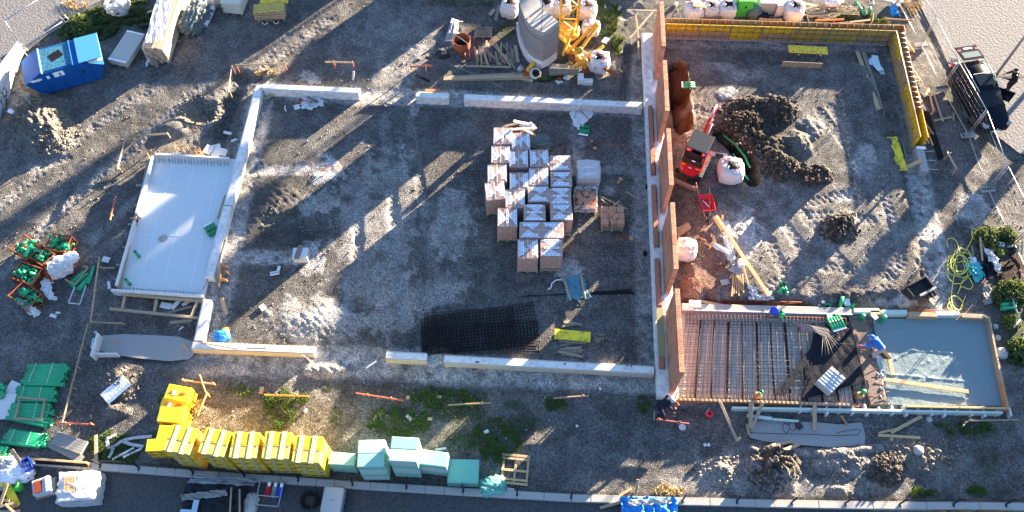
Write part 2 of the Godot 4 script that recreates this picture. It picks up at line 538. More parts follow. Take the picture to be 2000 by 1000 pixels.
	mat("paper", Color(0.80, 0.83, 0.84), 0.7)
	mat("hose", Color(0.62, 0.60, 0.12), 0.5)
	mat("net_teal", Color(0.05, 0.42, 0.42), 0.6, null, Vector3.ONE, wrinkle, 1.0)
	mat("car_paint", Color(0.009, 0.012, 0.02), 0.3)
	mat("car_black", Color(0.01, 0.01, 0.011), 0.4)
	mat("car_glass", Color(0.012, 0.02, 0.026), 0.08)
	mat("chrome", Color(0.75, 0.75, 0.76), 0.2).metallic = 0.9
	mat("lamp_red", Color(0.5, 0.01, 0.02), 0.3)
	mat("lamp_amber", Color(0.75, 0.28, 0.02), 0.3)
	mat("lamp_clear", Color(0.25, 0.26, 0.28), 0.3)
	mat("skin", Color(0.42, 0.22, 0.15), 0.6)
	mat("shirt_blue", Color(0.02, 0.17, 0.60), 0.85, fine, Vector3.ONE * 6)
	mat("cap_blue", Color(0.02, 0.15, 0.52), 0.8)
	mat("trouser_grey", Color(0.38, 0.38, 0.39), 0.85, fine, Vector3.ONE * 6)
	mat("navy", Color(0.022, 0.026, 0.05), 0.9, fine, Vector3.ONE * 6)
	mat("hair_grey", Color(0.40, 0.39, 0.37), 0.9)
	mat("hair_dark", Color(0.03, 0.022, 0.018), 0.9)
	mat("glove_red", Color(0.55, 0.03, 0.03), 0.8)
	mat("bark", Color(0.10, 0.08, 0.06), 0.95, rough_tex(), Vector3.ONE * 3)
	mat("straw", Color(0.45, 0.32, 0.14), 0.9)
	mat("render_wall", Color(0.6, 0.58, 0.54), 0.9, patch, Vector3.ONE * 0.4)
	mat("roof_tile", Color(0.26, 0.10, 0.07), 0.85, fine, Vector3.ONE * 2)
	mat("window_glass", Color(0.03, 0.04, 0.05), 0.1)
	for q in [["leaf", Color(0.040, 0.068, 0.018)], ["leaf_dark", Color(0.025, 0.045, 0.014)], ["moss", Color(0.045, 0.085, 0.016)], ["leaf_yellow", Color(0.11, 0.13, 0.025)]]:
		var m := mat(q[0], q[1], 0.8)
		m.backlight_enabled = true
		m.backlight = Color(0.25, 0.3, 0.08)
	for q in ["car_paint", "car_black", "car_glass", "black", "black_sheet", "black_gloss", "roof_grey", "rubber", "steel_dark", "rebar_dark", "navy", "skip_blue", "skip_top", "tarp_grey", "peat"]:
		if MT.has(q): MT[q].metallic_specular = 0.12 if q.begins_with("car_p") or q == "roof_grey" else 0.22
	var film := mat("film", Color(0.85, 0.86, 0.87, 0.42), 0.3, null, Vector3.ONE, wrinkle, 1.2)
	film.transparency = BaseMaterial3D.TRANSPARENCY_ALPHA
	film.albedo_color.a = 0.42
	var film2 := mat("film_thick", Color(0.80, 0.82, 0.84, 0.7), 0.35, null, Vector3.ONE, wrinkle, 1.4)
	film2.transparency = BaseMaterial3D.TRANSPARENCY_ALPHA
	film2.albedo_color.a = 0.5

func rough_tex() -> Texture2D:
	return noise_tex(FastNoiseLite.TYPE_SIMPLEX, 0.03, 4, [0.0, 0.4, 0.5, 0.8, 1.0, 1.0], 256)

# ---------------------------------------------------------------- terrain
const STEP := 0.09
const X0 := -33.0
const Z0 := -42.0
const NX := 706
const NZ := 410
var hh := PackedFloat32Array()
var cc := PackedColorArray()

const TONE := {
	"gravel": Color(0.275, 0.27, 0.26), "dust": Color(0.56, 0.55, 0.53), "white": Color(0.80, 0.79, 0.77), "tan": Color(0.40, 0.34, 0.25),
	"soil": Color(0.085, 0.070, 0.053), "dark": Color(0.10, 0.098, 0.092), "brick": Color(0.50, 0.21, 0.12), "moss": Color(0.06, 0.10, 0.024),
	"rustsoil": Color(0.15, 0.065, 0.035), "concrete": Color(0.8, 0.79, 0.76), "straw": Color(0.42, 0.33, 0.16), "pink": Color(0.36, 0.24, 0.19), "black": Color(0.04, 0.04, 0.04), "peat": Color(0.06, 0.028, 0.016)}

func ground(x: float, z: float) -> float:
	var fx := clampf((x - X0) / STEP, 0, NX - 1.001)
	var fz := clampf((z - Z0) / STEP, 0, NZ - 1.001)
	var i := int(fx)
	var j := int(fz)
	fx -= i
	fz -= j
	var k := j * NX + i
	return lerpf(lerpf(hh[k], hh[k + 1], fx), lerpf(hh[k + NX], hh[k + NX + 1], fx), fz)

func paint(k: int, m: float, tone: String, x: float, z: float):
	var c: Color = TONE[tone]
	cc[k] = cc[k].lerp(c, clampf(m, 0, 1))

# a round patch: centre and half sizes as surveyed, height change, colour, share of the colour, roughness
func spot(px: float, py: float, rx: float, ry: float, ang: float, dh: float, tone: String, share: float, rough := 0.0, h := 0.0):
	var c := P(px, py, h)
	var ca := cos(deg_to_rad(ang))
	var sa := sin(deg_to_rad(ang))
	var e1 := P(px + rx * ca, py + rx * sa, h) - c
	var e2 := P(px - ry * sa, py + ry * ca, h) - c
	var det := e1.x * e2.z - e2.x * e1.z
	var ext := 1.5 * Vector2(absf(e1.x) + absf(e2.x), absf(e1.z) + absf(e2.z))
	for j in range(maxi(0, int((c.z - ext.y - Z0) / STEP)), mini(NZ, int((c.z + ext.y - Z0) / STEP) + 2)):
		for i in range(maxi(0, int((c.x - ext.x - X0) / STEP)), mini(NX, int((c.x + ext.x - X0) / STEP) + 2)):
			var x := X0 + i * STEP
			var z := Z0 + j * STEP
			var dx := x - c.x
			var dz := z - c.z
			var r := Vector2((dx * e2.z - dz * e2.x) / det, (dz * e1.x - dx * e1.z) / det).length()
			if r > 1.5: continue
			var n := nz.get_noise_2d(x * 0.9 + px, z * 0.9) 
			var n2 := nz.get_noise_2d(x * 3.1, z * 3.1 + py)
			var k := j * NX + i
			if dh != 0.0:
				var q := clampf(1.0 - r * r * (1.0 + 0.4 * n), 0, 1)
				hh[k] += dh * q * (1.0 + 0.25 * n2 if rough > 0 else 1.0) + 0.65 * rough * n2 * sqrt(q)
			if share > 0:
				paint(k, (minf(share * 1.25, 0.97) * smoothstep(1.0, 0.8, r + 0.5 * n + 0.25 * n2)) if tone in ["dust", "white"] else share * smoothstep(1.1, 0.55, r + 0.35 * n + 0.3 * n2), tone, x, z)

# a strip along a line
func strip(pts: Array, w: float, dh: float, tone: String, share: float, h := 0.0, tread := 0.0, hard := 0.0):
	for q in range(0, pts.size() - 2, 2):
		var a3 := P(pts[q], pts[q + 1], h)
		var b3 := P(pts[q + 2], pts[q + 3], h)
		var a := Vector2(a3.x, a3.z)
		var b := Vector2(b3.x, b3.z)
		var ext := w * 0.8 + 0.2
		var dir := (b - a).normalized()
		for j in range(maxi(0, int((minf(a.y, b.y) - ext - Z0) / STEP)), mini(NZ, int((maxf(a.y, b.y) + ext - Z0) / STEP) + 2)):
			for i in range(maxi(0, int((minf(a.x, b.x) - ext - X0) / STEP)), mini(NX, int((maxf(a.x, b.x) + ext - X0) / STEP) + 2)):
				var p := Vector2(X0 + i * STEP, Z0 + j * STEP)
				var t := clampf((p - a).dot(b - a) / (b - a).length_squared(), 0, 1)
				var d := p.distance_to(a.lerp(b, t))
				var n := nz.get_noise_2d(p.x * 1.7, p.y * 1.7)
				var m := smoothstep(w * 0.62, w * (0.38 + 0.2 * hard), d + n * w * 0.16 * (1.0 - hard))
				if m <= 0: continue
				var k := j * NX + i
				if tread > 0:
					var s := (p - a).dot(dir)
					hh[k] += 0.4 * tread * m * sin(s * 21.0 + signf((p - a).cross(dir)) * 1.5)
				hh[k] += dh * m
				paint(k, minf(share * 1.15, 0.97) * m * (1.0 if hard > 0 else clampf(0.85 + n, 0, 1)), tone, p.x, p.y)

# a levelled outline
func level(pts: Array, to: float, soft: float, tone := "", share := 0.0, h := 0.0):
	var poly := outline(pts, h)
	var lo := poly[0]
	var hi := poly[0]
	for q in poly:
		lo = lo.min(q)
		hi = hi.max(q)
	for j in range(maxi(0, int((lo.y - soft - Z0) / STEP)), mini(NZ, int((hi.y + soft - Z0) / STEP) + 2)):
		for i in range(maxi(0, int((lo.x - soft - X0) / STEP)), mini(NX, int((hi.x + soft - X0) / STEP) + 2)):
			var p := Vector2(X0 + i * STEP, Z0 + j * STEP)
			var d := 1e9
			for q in poly.size():
				d = minf(d, p.distance_to(Geometry2D.get_closest_point_to_segment(p, poly[q], poly[(q + 1) % poly.size()])))
			if Geometry2D.is_point_in_polygon(p, poly): d = -d
			var m := smoothstep(soft, -soft, d + nz.get_noise_2d(p.x * 1.3, p.y * 1.3) * soft * 0.7)
			if m <= 0: continue
			var k := j * NX + i
			hh[k] = lerpf(hh[k], to + 0.4 * hh[k], m)
			if share > 0: paint(k, share * m, tone, p.x, p.y)

func terrain():
	hh.resize(NX * NZ)
	cc.resize(NX * NZ)
	for j in NZ:
		for i in NX:
			var x := X0 + i * STEP
			var z := Z0 + j * STEP
			var big := nz.get_noise_2d(x * 0.16, z * 0.16)
			var mid := nz.get_noise_2d(x * 0.8 + 40, z * 0.8)
			var sm := nz.get_noise_2d(x * 3.0, z * 3.0 + 90)
			hh[j * NX + i] = 0.05 * big + 0.017 * mid + 0.005 * sm
			var t := clampf(0.5 + 0.55 * big + 0.3 * mid, 0, 1)
			var g: Color = TONE.gravel
			cc[j * NX + i] = g.lerp(TONE.dark, 0.40 * (1 - t)).lerp(TONE.dust, 0.16 * smoothstep(0.55, 1.0, t))
	# roads and the ground in front: flat under their sheets
	level([-150, -150, 235, -60, 165, 25, 90, 75, 35, 110, -40, 230, -150, 330], -0.03, 0.5)
	level([1760, -60, 1805, 60, 1860, 170, 1900, 290, 1960, 380, 2150, 700, 2300, 300, 2300, -100], -0.03, 0.5)
	level([-100, 915, 100, 922, 350, 940, 700, 962, 1050, 977, 1500, 985, 2100, 1000, 2200, 1300, -300, 1300], -0.10, 0.3)
	# wheel lanes, left yard
	for w in [[-20, 560, 200, 330, 420, 150], [40, 620, 250, 400, 400, 280], [-30, 430, 180, 250, 330, 150], [30, 500, 160, 370, 300, 260], [-20, 350, 130, 310], [350, 300, 520, 130, 640, 40], [330, 240, 470, 160, 560, 70]]:
		strip(w, 0.45, -0.03, "dust", 0.45, 0, 0.022)
	strip([420, 330, 445, 200, 470, 150], 0.8, -0.12, "dark", 0.5)
	# left house plot
	level([525, 190, 1262, 215, 1285, 715, 445, 665], 0.04, 0.35, "dark", 0.10)
	strip([518, 175, 680, 187, 900, 193, 1265, 215], 1.1, -0.03, "white", 0.75)
	strip([508, 200, 448, 450, 412, 670], 1.4, -0.03, "white", 0.85)
	strip([385, 705, 740, 715, 1295, 742], 1.3, -0.02, "white", 0.8)
	strip([1256, 205, 1264, 450, 1272, 730], 1.2, -0.03, "dust", 0.8)
	strip([590, 688, 740, 700], 0.9, 0.0, "white", 0.6)
	strip([820, 698, 865, 702], 0.9, 0.0, "white", 0.6)
	strip([495, 332, 640, 332], 0.6, -0.02, "white", 0.9)
	spot(638, 335, 34, 29, 0, 0.02, "white", 0.95)
	strip([455, 503, 600, 503], 0.75, -0.02, "white", 0.9)
	spot(605, 508, 38, 30, 0, 0.0, "white", 0.9)
	strip([1130, 225, 1122, 330], 0.75, -0.06, "dust", 0.85)
	strip([1112, 326, 1262, 326], 0.8, -0.06, "dust", 0.85)
	spot(735, 450, 85, 175, 8, 0.0, "dust", 0.6)
	spot(770, 600, 60, 60, 0, 0.0, "dust", 0.6)
	spot(700, 610, 30, 12, 0, 0, "dark", 0.5)
	spot(735, 385, 18, 8, 0, 0, "dark", 0.5)
	spot(745, 500, 12, 16, 0, 0, "dark", 0.4)
	spot(830, 600, 30, 24, 0, 0, "dark", 0.6)
	strip([750, 230, 770, 420, 790, 620], 0.5, -0.05, "dust", 0.4, 0, 0.03)
	strip([800, 230, 830, 420, 850, 560], 0.45, -0.04, "dust", 0.3, 0, 0.02)
	strip([690, 330, 700, 470, 680, 600], 0.45, -0.05, "dust", 0.3, 0, 0.03)
	spot(880, 440, 45, 75, 10, 0, "dust", 0.75)
	spot(850, 575, 70, 35, -20, 0, "dust", 0.6)
	spot(620, 625, 105, 48, 0, 0.08, "dust", 0.9, 0.015)
	spot(640, 620, 60, 30, 0, 0.02, "white", 0.5, 0.01)
	spot(530, 395, 62, 52, 0, 0.08, "dark", 0.5, 0.05)
	spot(560, 465, 70, 30, 10, 0.05, "dark", 0.6, 0.03)
	strip([520, 435, 560, 425, 610, 405], 0.35, -0.10, "tan", 0.4)
	spot(625, 395, 45, 22, -20, 0.02, "dust", 0.8)
	spot(1110, 525, 27, 25, 0, 0.05, "white", 0.75)
	spot(1190, 372, 14, 12, 0, 0.10, "dust", 0.9)
	spot(1244, 455, 14, 15, 0, 0.06, "dust", 0.8)
	spot(1210, 465, 22, 6, 0, 0, "brick", 0.5)
	spot(1195, 285, 40, 10, 10, 0, "brick", 0.3)
	spot(812, 215, 12, 14, 0, 0.03, "dust", 0.7)
	spot(480, 385, 15, 20, 0, 0.06, "dust", 0.6)
	spot(480, 370, 22, 45, 0, 0.0, "dark", 0.3)
	spot(760, 690, 60, 14, 0, 0, "dust", 0.8)
	spot(450, 600, 40, 50, 0, 0, "dark", 0.25)
	# between the plot and the back
	spot(605, 150, 26, 12, 0, 0, "dust", 0.8)
	spot(818, 97, 26, 16, -15, 0, "white", 0.6)
	spot(770, 150, 45, 45, 0, 0, "dust", 0.5)
	spot(780, 70, 90, 60, 0, 0, "dust", 0.3)
	strip([1246, 110, 1236, 190], 0.7, -0.1, "dust", 0.7)
	strip([1228, 95, 1220, 195], 0.5, -0.15, "dark", 0.5)
	strip([1205, 60, 1222, 30, 1245, 15], 0.5, -0.05, "dust", 0.4)
	spot(390, 218, 42, 26, 0, -0.3, "soil", 0.45, 0.05)
	spot(372, 228, 26, 26, 0, 0.0, "tan", 0.8)
	spot(340, 250, 30, 20, 0, 0.2, "gravel", 0.2)
	spot(520, 143, 45, 10, -8, 0.05, "tan", 0.6, 0.03)
	spot(480, 150, 40, 14, 0, -0.1, "soil", 0.4)
	strip([430, 260, 465, 180], 0.6, -0.15, "dark", 0.4)
	spot(70, 235, 72, 62, 0, 0.75, "tan", 0.5, 0.10)
	spot(95, 265, 50, 42, 0, 0.30, "gravel", 0.5, 0.16)
	spot(40, 200, 40, 20, 0, 0.1, "dust", 0.5)
	spot(230, 745, 36, 34, 0, 0.30, "tan", 0.4, 0.08)
	spot(230, 803, 30, 14, 0, 0.30, "tan", 0.4, 0.06)
	spot(360, 285, 70, 14, 0, 0.0, "tan", 0.5)
	spot(300, 690, 110, 30, 3, -0.12, "dark", 0.5)
	spot(640, 725, 50, 16, 0, 0.2, "dust", 0.6, 0.06)
	spot(410, 715, 40, 14, 0, 0.08, "dust", 0.8, 0.02)
	# green and bare strip behind the pallets
	spot(440, 810, 120, 50, 0, 0, "tan", 0.55)
	spot(620, 820, 90, 60, 0, 0, "tan", 0.45)
	spot(720, 760, 120, 30, 0, 0, "dark", 0.4)
	for q in [[465, 764, 32, 12], [548, 800, 32, 40], [560, 778, 45, 12], [880, 780, 75, 22], [780, 825, 65, 30], [970, 860, 50, 45], [900, 810, 60, 20], [655, 815, 15, 20], [1000, 790, 22, 12], [1085, 790, 22, 14], [830, 770, 60, 16], [1020, 830, 40, 20], [640, 760, 12, 6], [200, 868, 28, 34], [240, 880, 40, 30], [350, 800, 28, 40], [300, 850, 20, 10], [1260, 790, 10, 18], [900, 860, 50, 30], [320, 780, 14, 10]]:
		spot(q[0], q[1], q[2], q[3], 0, 0.03, "moss", 0.65)
	# back green by the road and under the crane
	spot(215, 40, 95, 30, -38, 0.05, "moss", 0.9)
	spot(175, 62, 60, 22, -35, 0.1, "moss", 0.7)
	spot(265, 25, 30, 35, 0, 0, "moss", 0.7)
	spot(150, 15, 40, 14, -35, 0, "straw", 0.6)
	for q in [[1170, 35, 50, 38], [1205, 75, 14, 40], [1060, 150, 60, 12], [1100, 120, 30, 20], [900, 5, 90, 10], [990, 60, 30, 20], [1190, 95, 16, 14], [1700, 40, 30, 12], [1720, 60, 24, 14], [1640, 30, 40, 16], [1560, 60, 30, 6]]:
		spot(q[0], q[1], q[2], q[3], 0, 0.02, "moss", 0.6)
	spot(1145, 85, 30, 22, 0, -0.05, "soil", 0.5)
	spot(940, 75, 45, 30, 0, 0, "rustsoil", 0.45)
	spot(815, 58, 8, 5, 0, 0, "brick", 0.4)
	strip([700, 12, 560, 110, 500, 155], 0.12, -0.02, "dark", 0.5)
	# right house plot: gravel filled up higher than the footings along its edges
	level([1318, 118, 1690, 126, 1738, 270, 1775, 400, 1812, 580, 1580, 590, 1345, 578], 0.45, 0.30, "gravel", 0.15, 0.3)
	strip([1310, 85, 1720, 92], 0.7, 0, "dust", 0.6)
	strip([1738, 110, 1790, 330], 0.6, 0, "dust", 0.5)
	strip([1790, 330, 1815, 460, 1845, 600], 1.15, 0.05, "white", 0.85)
	spot(1500, 300, 170, 130, 0, 0, "dust", 0.15, 0, 0.4)
	spot(1600, 470, 150, 100, 0, 0, "dust", 0.25, 0, 0.4)
	spot(1420, 185, 22, 14, 0, 0.06, "white", 0.8, 0.02, 0.4)
	strip([1400, 120, 1440, 150, 1480, 145], 0.7, 0, "dust", 0.5, 0.4)
	spot(1375, 480, 62, 120, 0, 0, "brick", 0.35, 0, 0.4)
	spot(1372, 480, 26, 40, 0, 0.05, "brick", 0.55, 0.04, 0.4)
	spot(1355, 560, 35, 30, 0, 0.04, "brick", 0.5, 0.03, 0.4)
	spot(1400, 525, 20, 14, 0, 0.0, "brick", 0.6, 0, 0.4)
	strip([1330, 150, 1335, 250, 1345, 420], 2.3, 0, "pink", 0.5, 0.4)
	spot(1350, 345, 40, 45, 0, 0, "rustsoil", 0.35, 0, 0.4)
	spot(1450, 458, 40, 48, 0, 0.05, "white", 0.85, 0.04, 0.4)
	spot(1410, 440, 22, 40, 0, 0.0, "white", 0.4, 0, 0.4)
	strip([1324, 122, 1326, 180, 1336, 246], 0.62, -0.6, "rustsoil", 0.95, 0.4, 0, 0.6)
	strip([1338, 130, 1342, 180, 1348, 240], 0.35, 0.14, "rustsoil", 0.9, 0.4)
	strip([1408, 262, 1436, 286, 1458, 315, 1466, 350], 0.72, -0.65, "soil", 0.9, 0.4, 0, 0.6)
	strip([1415, 335, 1440, 345, 1462, 385], 0.4, 0.12, "tan", 0.7, 0.4)
	spot(1500, 270, 130, 90, 10, 0, "dark", 0.6, 0, 0.4)
	spot(1470, 250, 80, 55, 0, 0, "soil", 0.6, 0, 0.4)
	spot(1455, 205, 42, 14, -10, 0.35, "soil", 0.75, 0.16, 0.4)
	spot(1450, 250, 58, 34, 0, 0.60, "soil", 0.85, 0.25, 0.4)
	spot(1520, 215, 42, 26, 20, 0.55, "soil", 0.7, 0.22, 0.4)
	spot(1500, 300, 50, 45, 30, 0.25, "soil", 0.6, 0.2, 0.4)
	spot(1560, 285, 34, 24, 40, 0.40, "gravel", 0.5, 0.05, 0.4)
	spot(1530, 330, 50, 24, 30, 0.5, "soil", 0.75, 0.24, 0.4)
	spot(1590, 345, 36, 18, 0, 0.7, "soil", 0.85, 0.3, 0.4)
	spot(1585, 250, 30, 20, 40, 0.12, "dust", 0.5, 0.05, 0.4)
	spot(1640, 445, 38, 27, -30, 0.55, "soil", 0.9, 0.3, 0.4)
	spot(1688, 310, 26, 30, 30, 0, "white", 0.6, 0, 0.4)
	spot(1648, 385, 16, 12, 0, 0, "white", 0.7, 0, 0.4)
	spot(1750, 490, 14, 10, 20, 0, "brick", 0.25, 0, 0.4)
	spot(1430, 400, 40, 30, 0, 0.08, "tan", 0.4, 0.05, 0.4)
	for w in [[1490, 380, 1560, 480, 1600, 590], [1530, 370, 1610, 470, 1680, 560], [1440, 390, 1500, 470, 1550, 570], [1560, 400, 1660, 380, 1730, 300], [1580, 420, 1700, 430], [1600, 220, 1690, 330, 1740, 460], [1620, 210, 1720, 350, 1760, 520], [1500, 560, 1600, 520, 1740, 540], [1660, 590, 1700, 500, 1790, 440], [1340, 210, 1400, 230], [1720, 590, 1760, 480]]:
		strip(w, 0.5, -0.03, "dust", 0.3, 0.4, 0.035)
	strip([1590, 590, 1600, 600, 1640, 598], 0.4, 0.05, "dust", 0.5)
	spot(1660, 580, 60, 14, 0, 0.1, "dark", 0.6, 0.1, 0.3)
	spot(1760, 590, 40, 10, 0, 0.05, "white", 0.7, 0.04, 0.2)
	# east side
	spot(1905, 410, 36, 34, 0, 0.0, "white", 0.65)
	spot(1800, 130, 40, 40, 0, 0, "dust", 0.25)
	spot(1975, 530, 32, 55, 15, 0.1, "peat", 0.9)
	spot(1930, 470, 60, 36, 0, 0.05, "moss", 0.5)
	spot(1985, 640, 40, 80, 0, 0.1, "moss", 0.6)
	spot(1870, 215, 10, 60, -30, 0, "moss", 0.5)
	spot(1910, 260, 10, 50, -30, 0, "moss", 0.5)
	spot(1770, 12, 30, 22, 0, 0.05, "straw", 0.6)
	spot(1820, 70, 12, 14, 0, 0.02, "moss", 0.5)
	# the rebar bay and its front
	level([1330, 606, 1930, 612, 1975, 800, 1310, 792], 0.0, 0.1, "concrete", 0.55)
	level([1463, 822, 1560, 826, 1684, 822, 1692, 868, 1560, 872, 1466, 855], -0.15, 0.12)
	spot(1580, 845, 130, 42, 0, -0.05, "dark", 0.3)
	strip([1470, 875, 1600, 885, 1720, 875], 0.3, 0.1, "dust", 0.6)
	spot(1510, 912, 52, 48, 0, 0.75, "soil", 0.8, 0.22)
	spot(1520, 935, 46, 40, 0, 0.2, "gravel", 0.5, 0.1)
	spot(1640, 905, 55, 26, 0, 0.2, "dust", 0.6, 0.06)
	spot(1610, 925, 32, 18, -25, -0.25, "dark", 0.3)
	spot(1650, 908, 22, 14, 0, -0.15, "dark", 0.3)
	spot(1735, 918, 36, 34, 0, 0.35, "soil", 0.45, 0.18)
	spot(1640, 958, 30, 12, 0, 0.15, "soil", 0.4, 0.1)
	spot(1800, 890, 90, 36, 10, 0.1, "tan", 0.4, 0.12)
	spot(1420, 920, 80, 34, 0, 0.05, "dust", 0.45, 0.06)
	spot(1410, 915, 18, 12, 0, 0.2, "soil", 0.4, 0.05)
	spot(1500, 950, 260, 22, 0, 0.0, "dust", 0.4)
	spot(1305, 958, 34, 9, 0, 0.03, "straw", 0.7)
	spot(1790, 965, 20, 10, 0, 0.03, "moss", 0.7)
	for q in [[1880, 835, 70, 12], [1900, 845, 60, 16], [1815, 965, 24, 8], [1700, 935, 14, 8], [1850, 905, 14, 6], [1905, 960, 20, 12], [1960, 960, 20, 10], [1930, 900, 24, 30], [1760, 835, 20, 8]]:
		spot(q[0], q[1], q[2], q[3], 0, 0.03, "moss", 0.55)
	spot(1960, 900, 90, 60, 0, 0, "dark", 0.3)
	spot(1230, 800, 80, 30, 0, 0, "dark", 0.3)
	spot(1225, 845, 12, 9, 0, 0, "soil", 0.5)
	strip([1700, 1000, 2000, 1003], 0.5, 0.05, "straw", 0.5)
	# one sheet to the horizon
	var xs := []
	var zs := []
	for e in [-500.0, -150.0, -60.0, -25.0, -10.0, -4.0, -1.5]: xs.append(X0 + e)
	for i in NX: xs.append(X0 + i * STEP)
	for e in [1.5, 4.0, 10.0, 25.0, 60.0, 150.0, 500.0]: xs.append(X0 + (NX - 1) * STEP + e)
	for e in [-500.0, -150.0, -60.0, -25.0, -10.0, -4.0, -1.5]: zs.append(Z0 + e)
	for i in NZ: zs.append(Z0 + i * STEP)
	for e in [1.5, 4.0, 10.0, 25.0, 60.0, 150.0, 500.0]: zs.append(Z0 + (NZ - 1) * STEP + e)
	var v := PackedVector3Array()
	var c := PackedColorArray()
	var nrm := PackedVector3Array()
	var w := xs.size()
	v.resize(w * zs.size())
	c.resize(w * zs.size())
	nrm.resize(w * zs.size())
	for j in zs.size():
		for i in w:
			var a := clampi(i - 7, 0, NX - 1)
			var b := clampi(j - 7, 0, NZ - 1)
			var k := b * NX + a
			var edge := a == i - 7 and b == j - 7
			v[j * w + i] = Vector3(xs[i], hh[k] if edge else hh[k] * 0.5, zs[j])
			c[j * w + i] = cc[k].linear_to_srgb()
			if edge and a > 0 and b > 0 and a < NX - 1 and b < NZ - 1:
				nrm[j * w + i] = Vector3(hh[k - 1] - hh[k + 1], 2 * STEP, hh[k - NX] - hh[k + NX]).normalized()
			else:
				nrm[j * w + i] = Vector3.UP
	var ix := PackedInt32Array()
	ix.resize((w - 1) * (zs.size() - 1) * 6)
	var o := 0
	for j in zs.size() - 1:
		for i in w - 1:
			var k := j * w + i
			for q in [k, k + 1, k + w + 1, k, k + w + 1, k + w]:
				ix[o] = q
				o += 1
	var arr := []
	arr.resize(Mesh.ARRAY_MAX)
	arr[Mesh.ARRAY_VERTEX] = v
	arr[Mesh.ARRAY_NORMAL] = nrm
	arr[Mesh.ARRAY_COLOR] = c
	arr[Mesh.ARRAY_INDEX] = ix
	var am := ArrayMesh.new()
	am.add_surface_from_arrays(Mesh.PRIMITIVE_TRIANGLES, arr)
	struct("ground", am, "ground")

# a flat sheet over an outline, draped on the terrain outline height
func flat(called: String, pts: Array, y: float, m: String):
	var s := S()
	var poly := outline(pts)
	var t := Geometry2D.triangulate_polygon(poly)
	for i in range(0, t.size(), 3):
		tri(s, V(poly[t[i]].x, y, poly[t[i]].y), V(poly[t[i + 1]].x, y, poly[t[i + 1]].y), V(poly[t[i + 2]].x, y, poly[t[i + 2]].y), V(poly[t[i]].x, y - 5, poly[t[i]].y))
	struct(called, done(s), m)

func setting():
	flat("road", [-400, -300, 230, -120, 205, -5, 160, 28, 90, 72, 45, 108, 0, 175, -60, 280, -500, 500], 0.045, "asphalt")
	flat("road", [1755, -120, 1790, 0, 1826, 70, 1862, 150, 1884, 230, 1925, 250, 1990, 300, 2080, 330, 2500, 500, 2500, -200], 0.045, "asphalt")
	flat("road", [-200, 906, 100, 912, 350, 930, 700, 950, 1050, 967, 1500, 975, 1650, 978, 1700, 984, 1690, 1200, -400, 1200], 0.02, "road")
	# tar seam across the road
	var s := S()
	var a := P(1944, 149)
	var b := P(2060, 153)
	box(s, a.distance_to(b), 0.006, 0.16, along(a + V(0, 0.05, 0), b + V(0, 0.05, 0)), 0.001)
	struct("road_joint", done(s), "black")

# ---------------------------------------------------------------- unseen shade huts and trees beyond the frame
func shade_hut(label: String, x: float, z: float, w: float, d: float, h: float, roof: float, turn := 0.0):  # added blocker outside the view, sized for the shadow it throws
	var t := thing("shade_hut", label, "shade_hut", V(x, 0, z), turn)
	part(t, "wall", boxm(w, h, d, 0.02), "render_wall", T(0, h / 2, 0))
	var s := S()
	var q := PackedVector2Array([Vector2(-d / 2 - 0.3, 0), Vector2(d / 2 + 0.3, 0), Vector2(0, roof)])
	# gable roof: a prism turned on its side
	for i in 3:
		var p := q[i]
		var r := q[(i + 1) % 3]
		quad(s, V(-w / 2 - 0.2, h + p.y, p.x), V(w / 2 + 0.2, h + p.y, p.x), V(w / 2 + 0.2, h + r.y, r.x), V(-w / 2 - 0.2, h + r.y, r.x), V(0, h + roof * 0.3, 0))
	for e in [-1, 1]:
		tri(s, V(e * (w / 2 + 0.2), h, q[0].x), V(e * (w / 2 + 0.2), h, q[1].x), V(e * (w / 2 + 0.2), h + roof, 0), V(0, h + 0.1, 0))
	part(t, "roof", done(s), "roof_tile")
	for k in int(w / 2.2):
		part(t, "window", boxm(0.9, 1.1, 0.06, 0.01), "window_glass", T(-w / 2 + 1.2 + k * 2.2, h * 0.6, d / 2 + 0.02))

var leaf_mesh: Mesh
func leaf_quads() -> Mesh:
	if leaf_mesh == null:
		var s := S()
		for k in 4:
			var a := Basis(Vector3.UP, k * 1.57) * Basis(Vector3.RIGHT, 0.5 + 0.2 * k)
			var o := a * V(0.0, 0.0, 0.12)
			quad(s, o + a * V(-0.07, 0, -0.12), o + a * V(0.07, 0.02, -0.1), o + a * V(0.05, 0, 0.12), o + a * V(-0.06, 0.03, 0.1), o - V(0, 5, 0))
		leaf_mesh = done(s)
	return leaf_mesh

func scatter(par: Node, called: String, mesh: Mesh, m: String, xfs: Array) -> MultiMeshInstance3D:
	var mm := MultiMesh.new()
	mm.transform_format = MultiMesh.TRANSFORM_3D
	mm.mesh = mesh
	mm.instance_count = xfs.size()
	for i in xfs.size(): mm.set_instance_transform(i, xfs[i])
	var o := MultiMeshInstance3D.new()
	o.name = called if par != self else numbered(called)
	o.multimesh = mm
	o.material_override = MT[m]
	par.add_child(o, true)
	o.set_meta("kind", "stuff")
	return o

func rot() -> Basis:
	return Basis(Vector3(rng.randf() - 0.5, rng.randf() - 0.5, rng.randf() - 0.5).normalized(), rng.randf() * TAU)

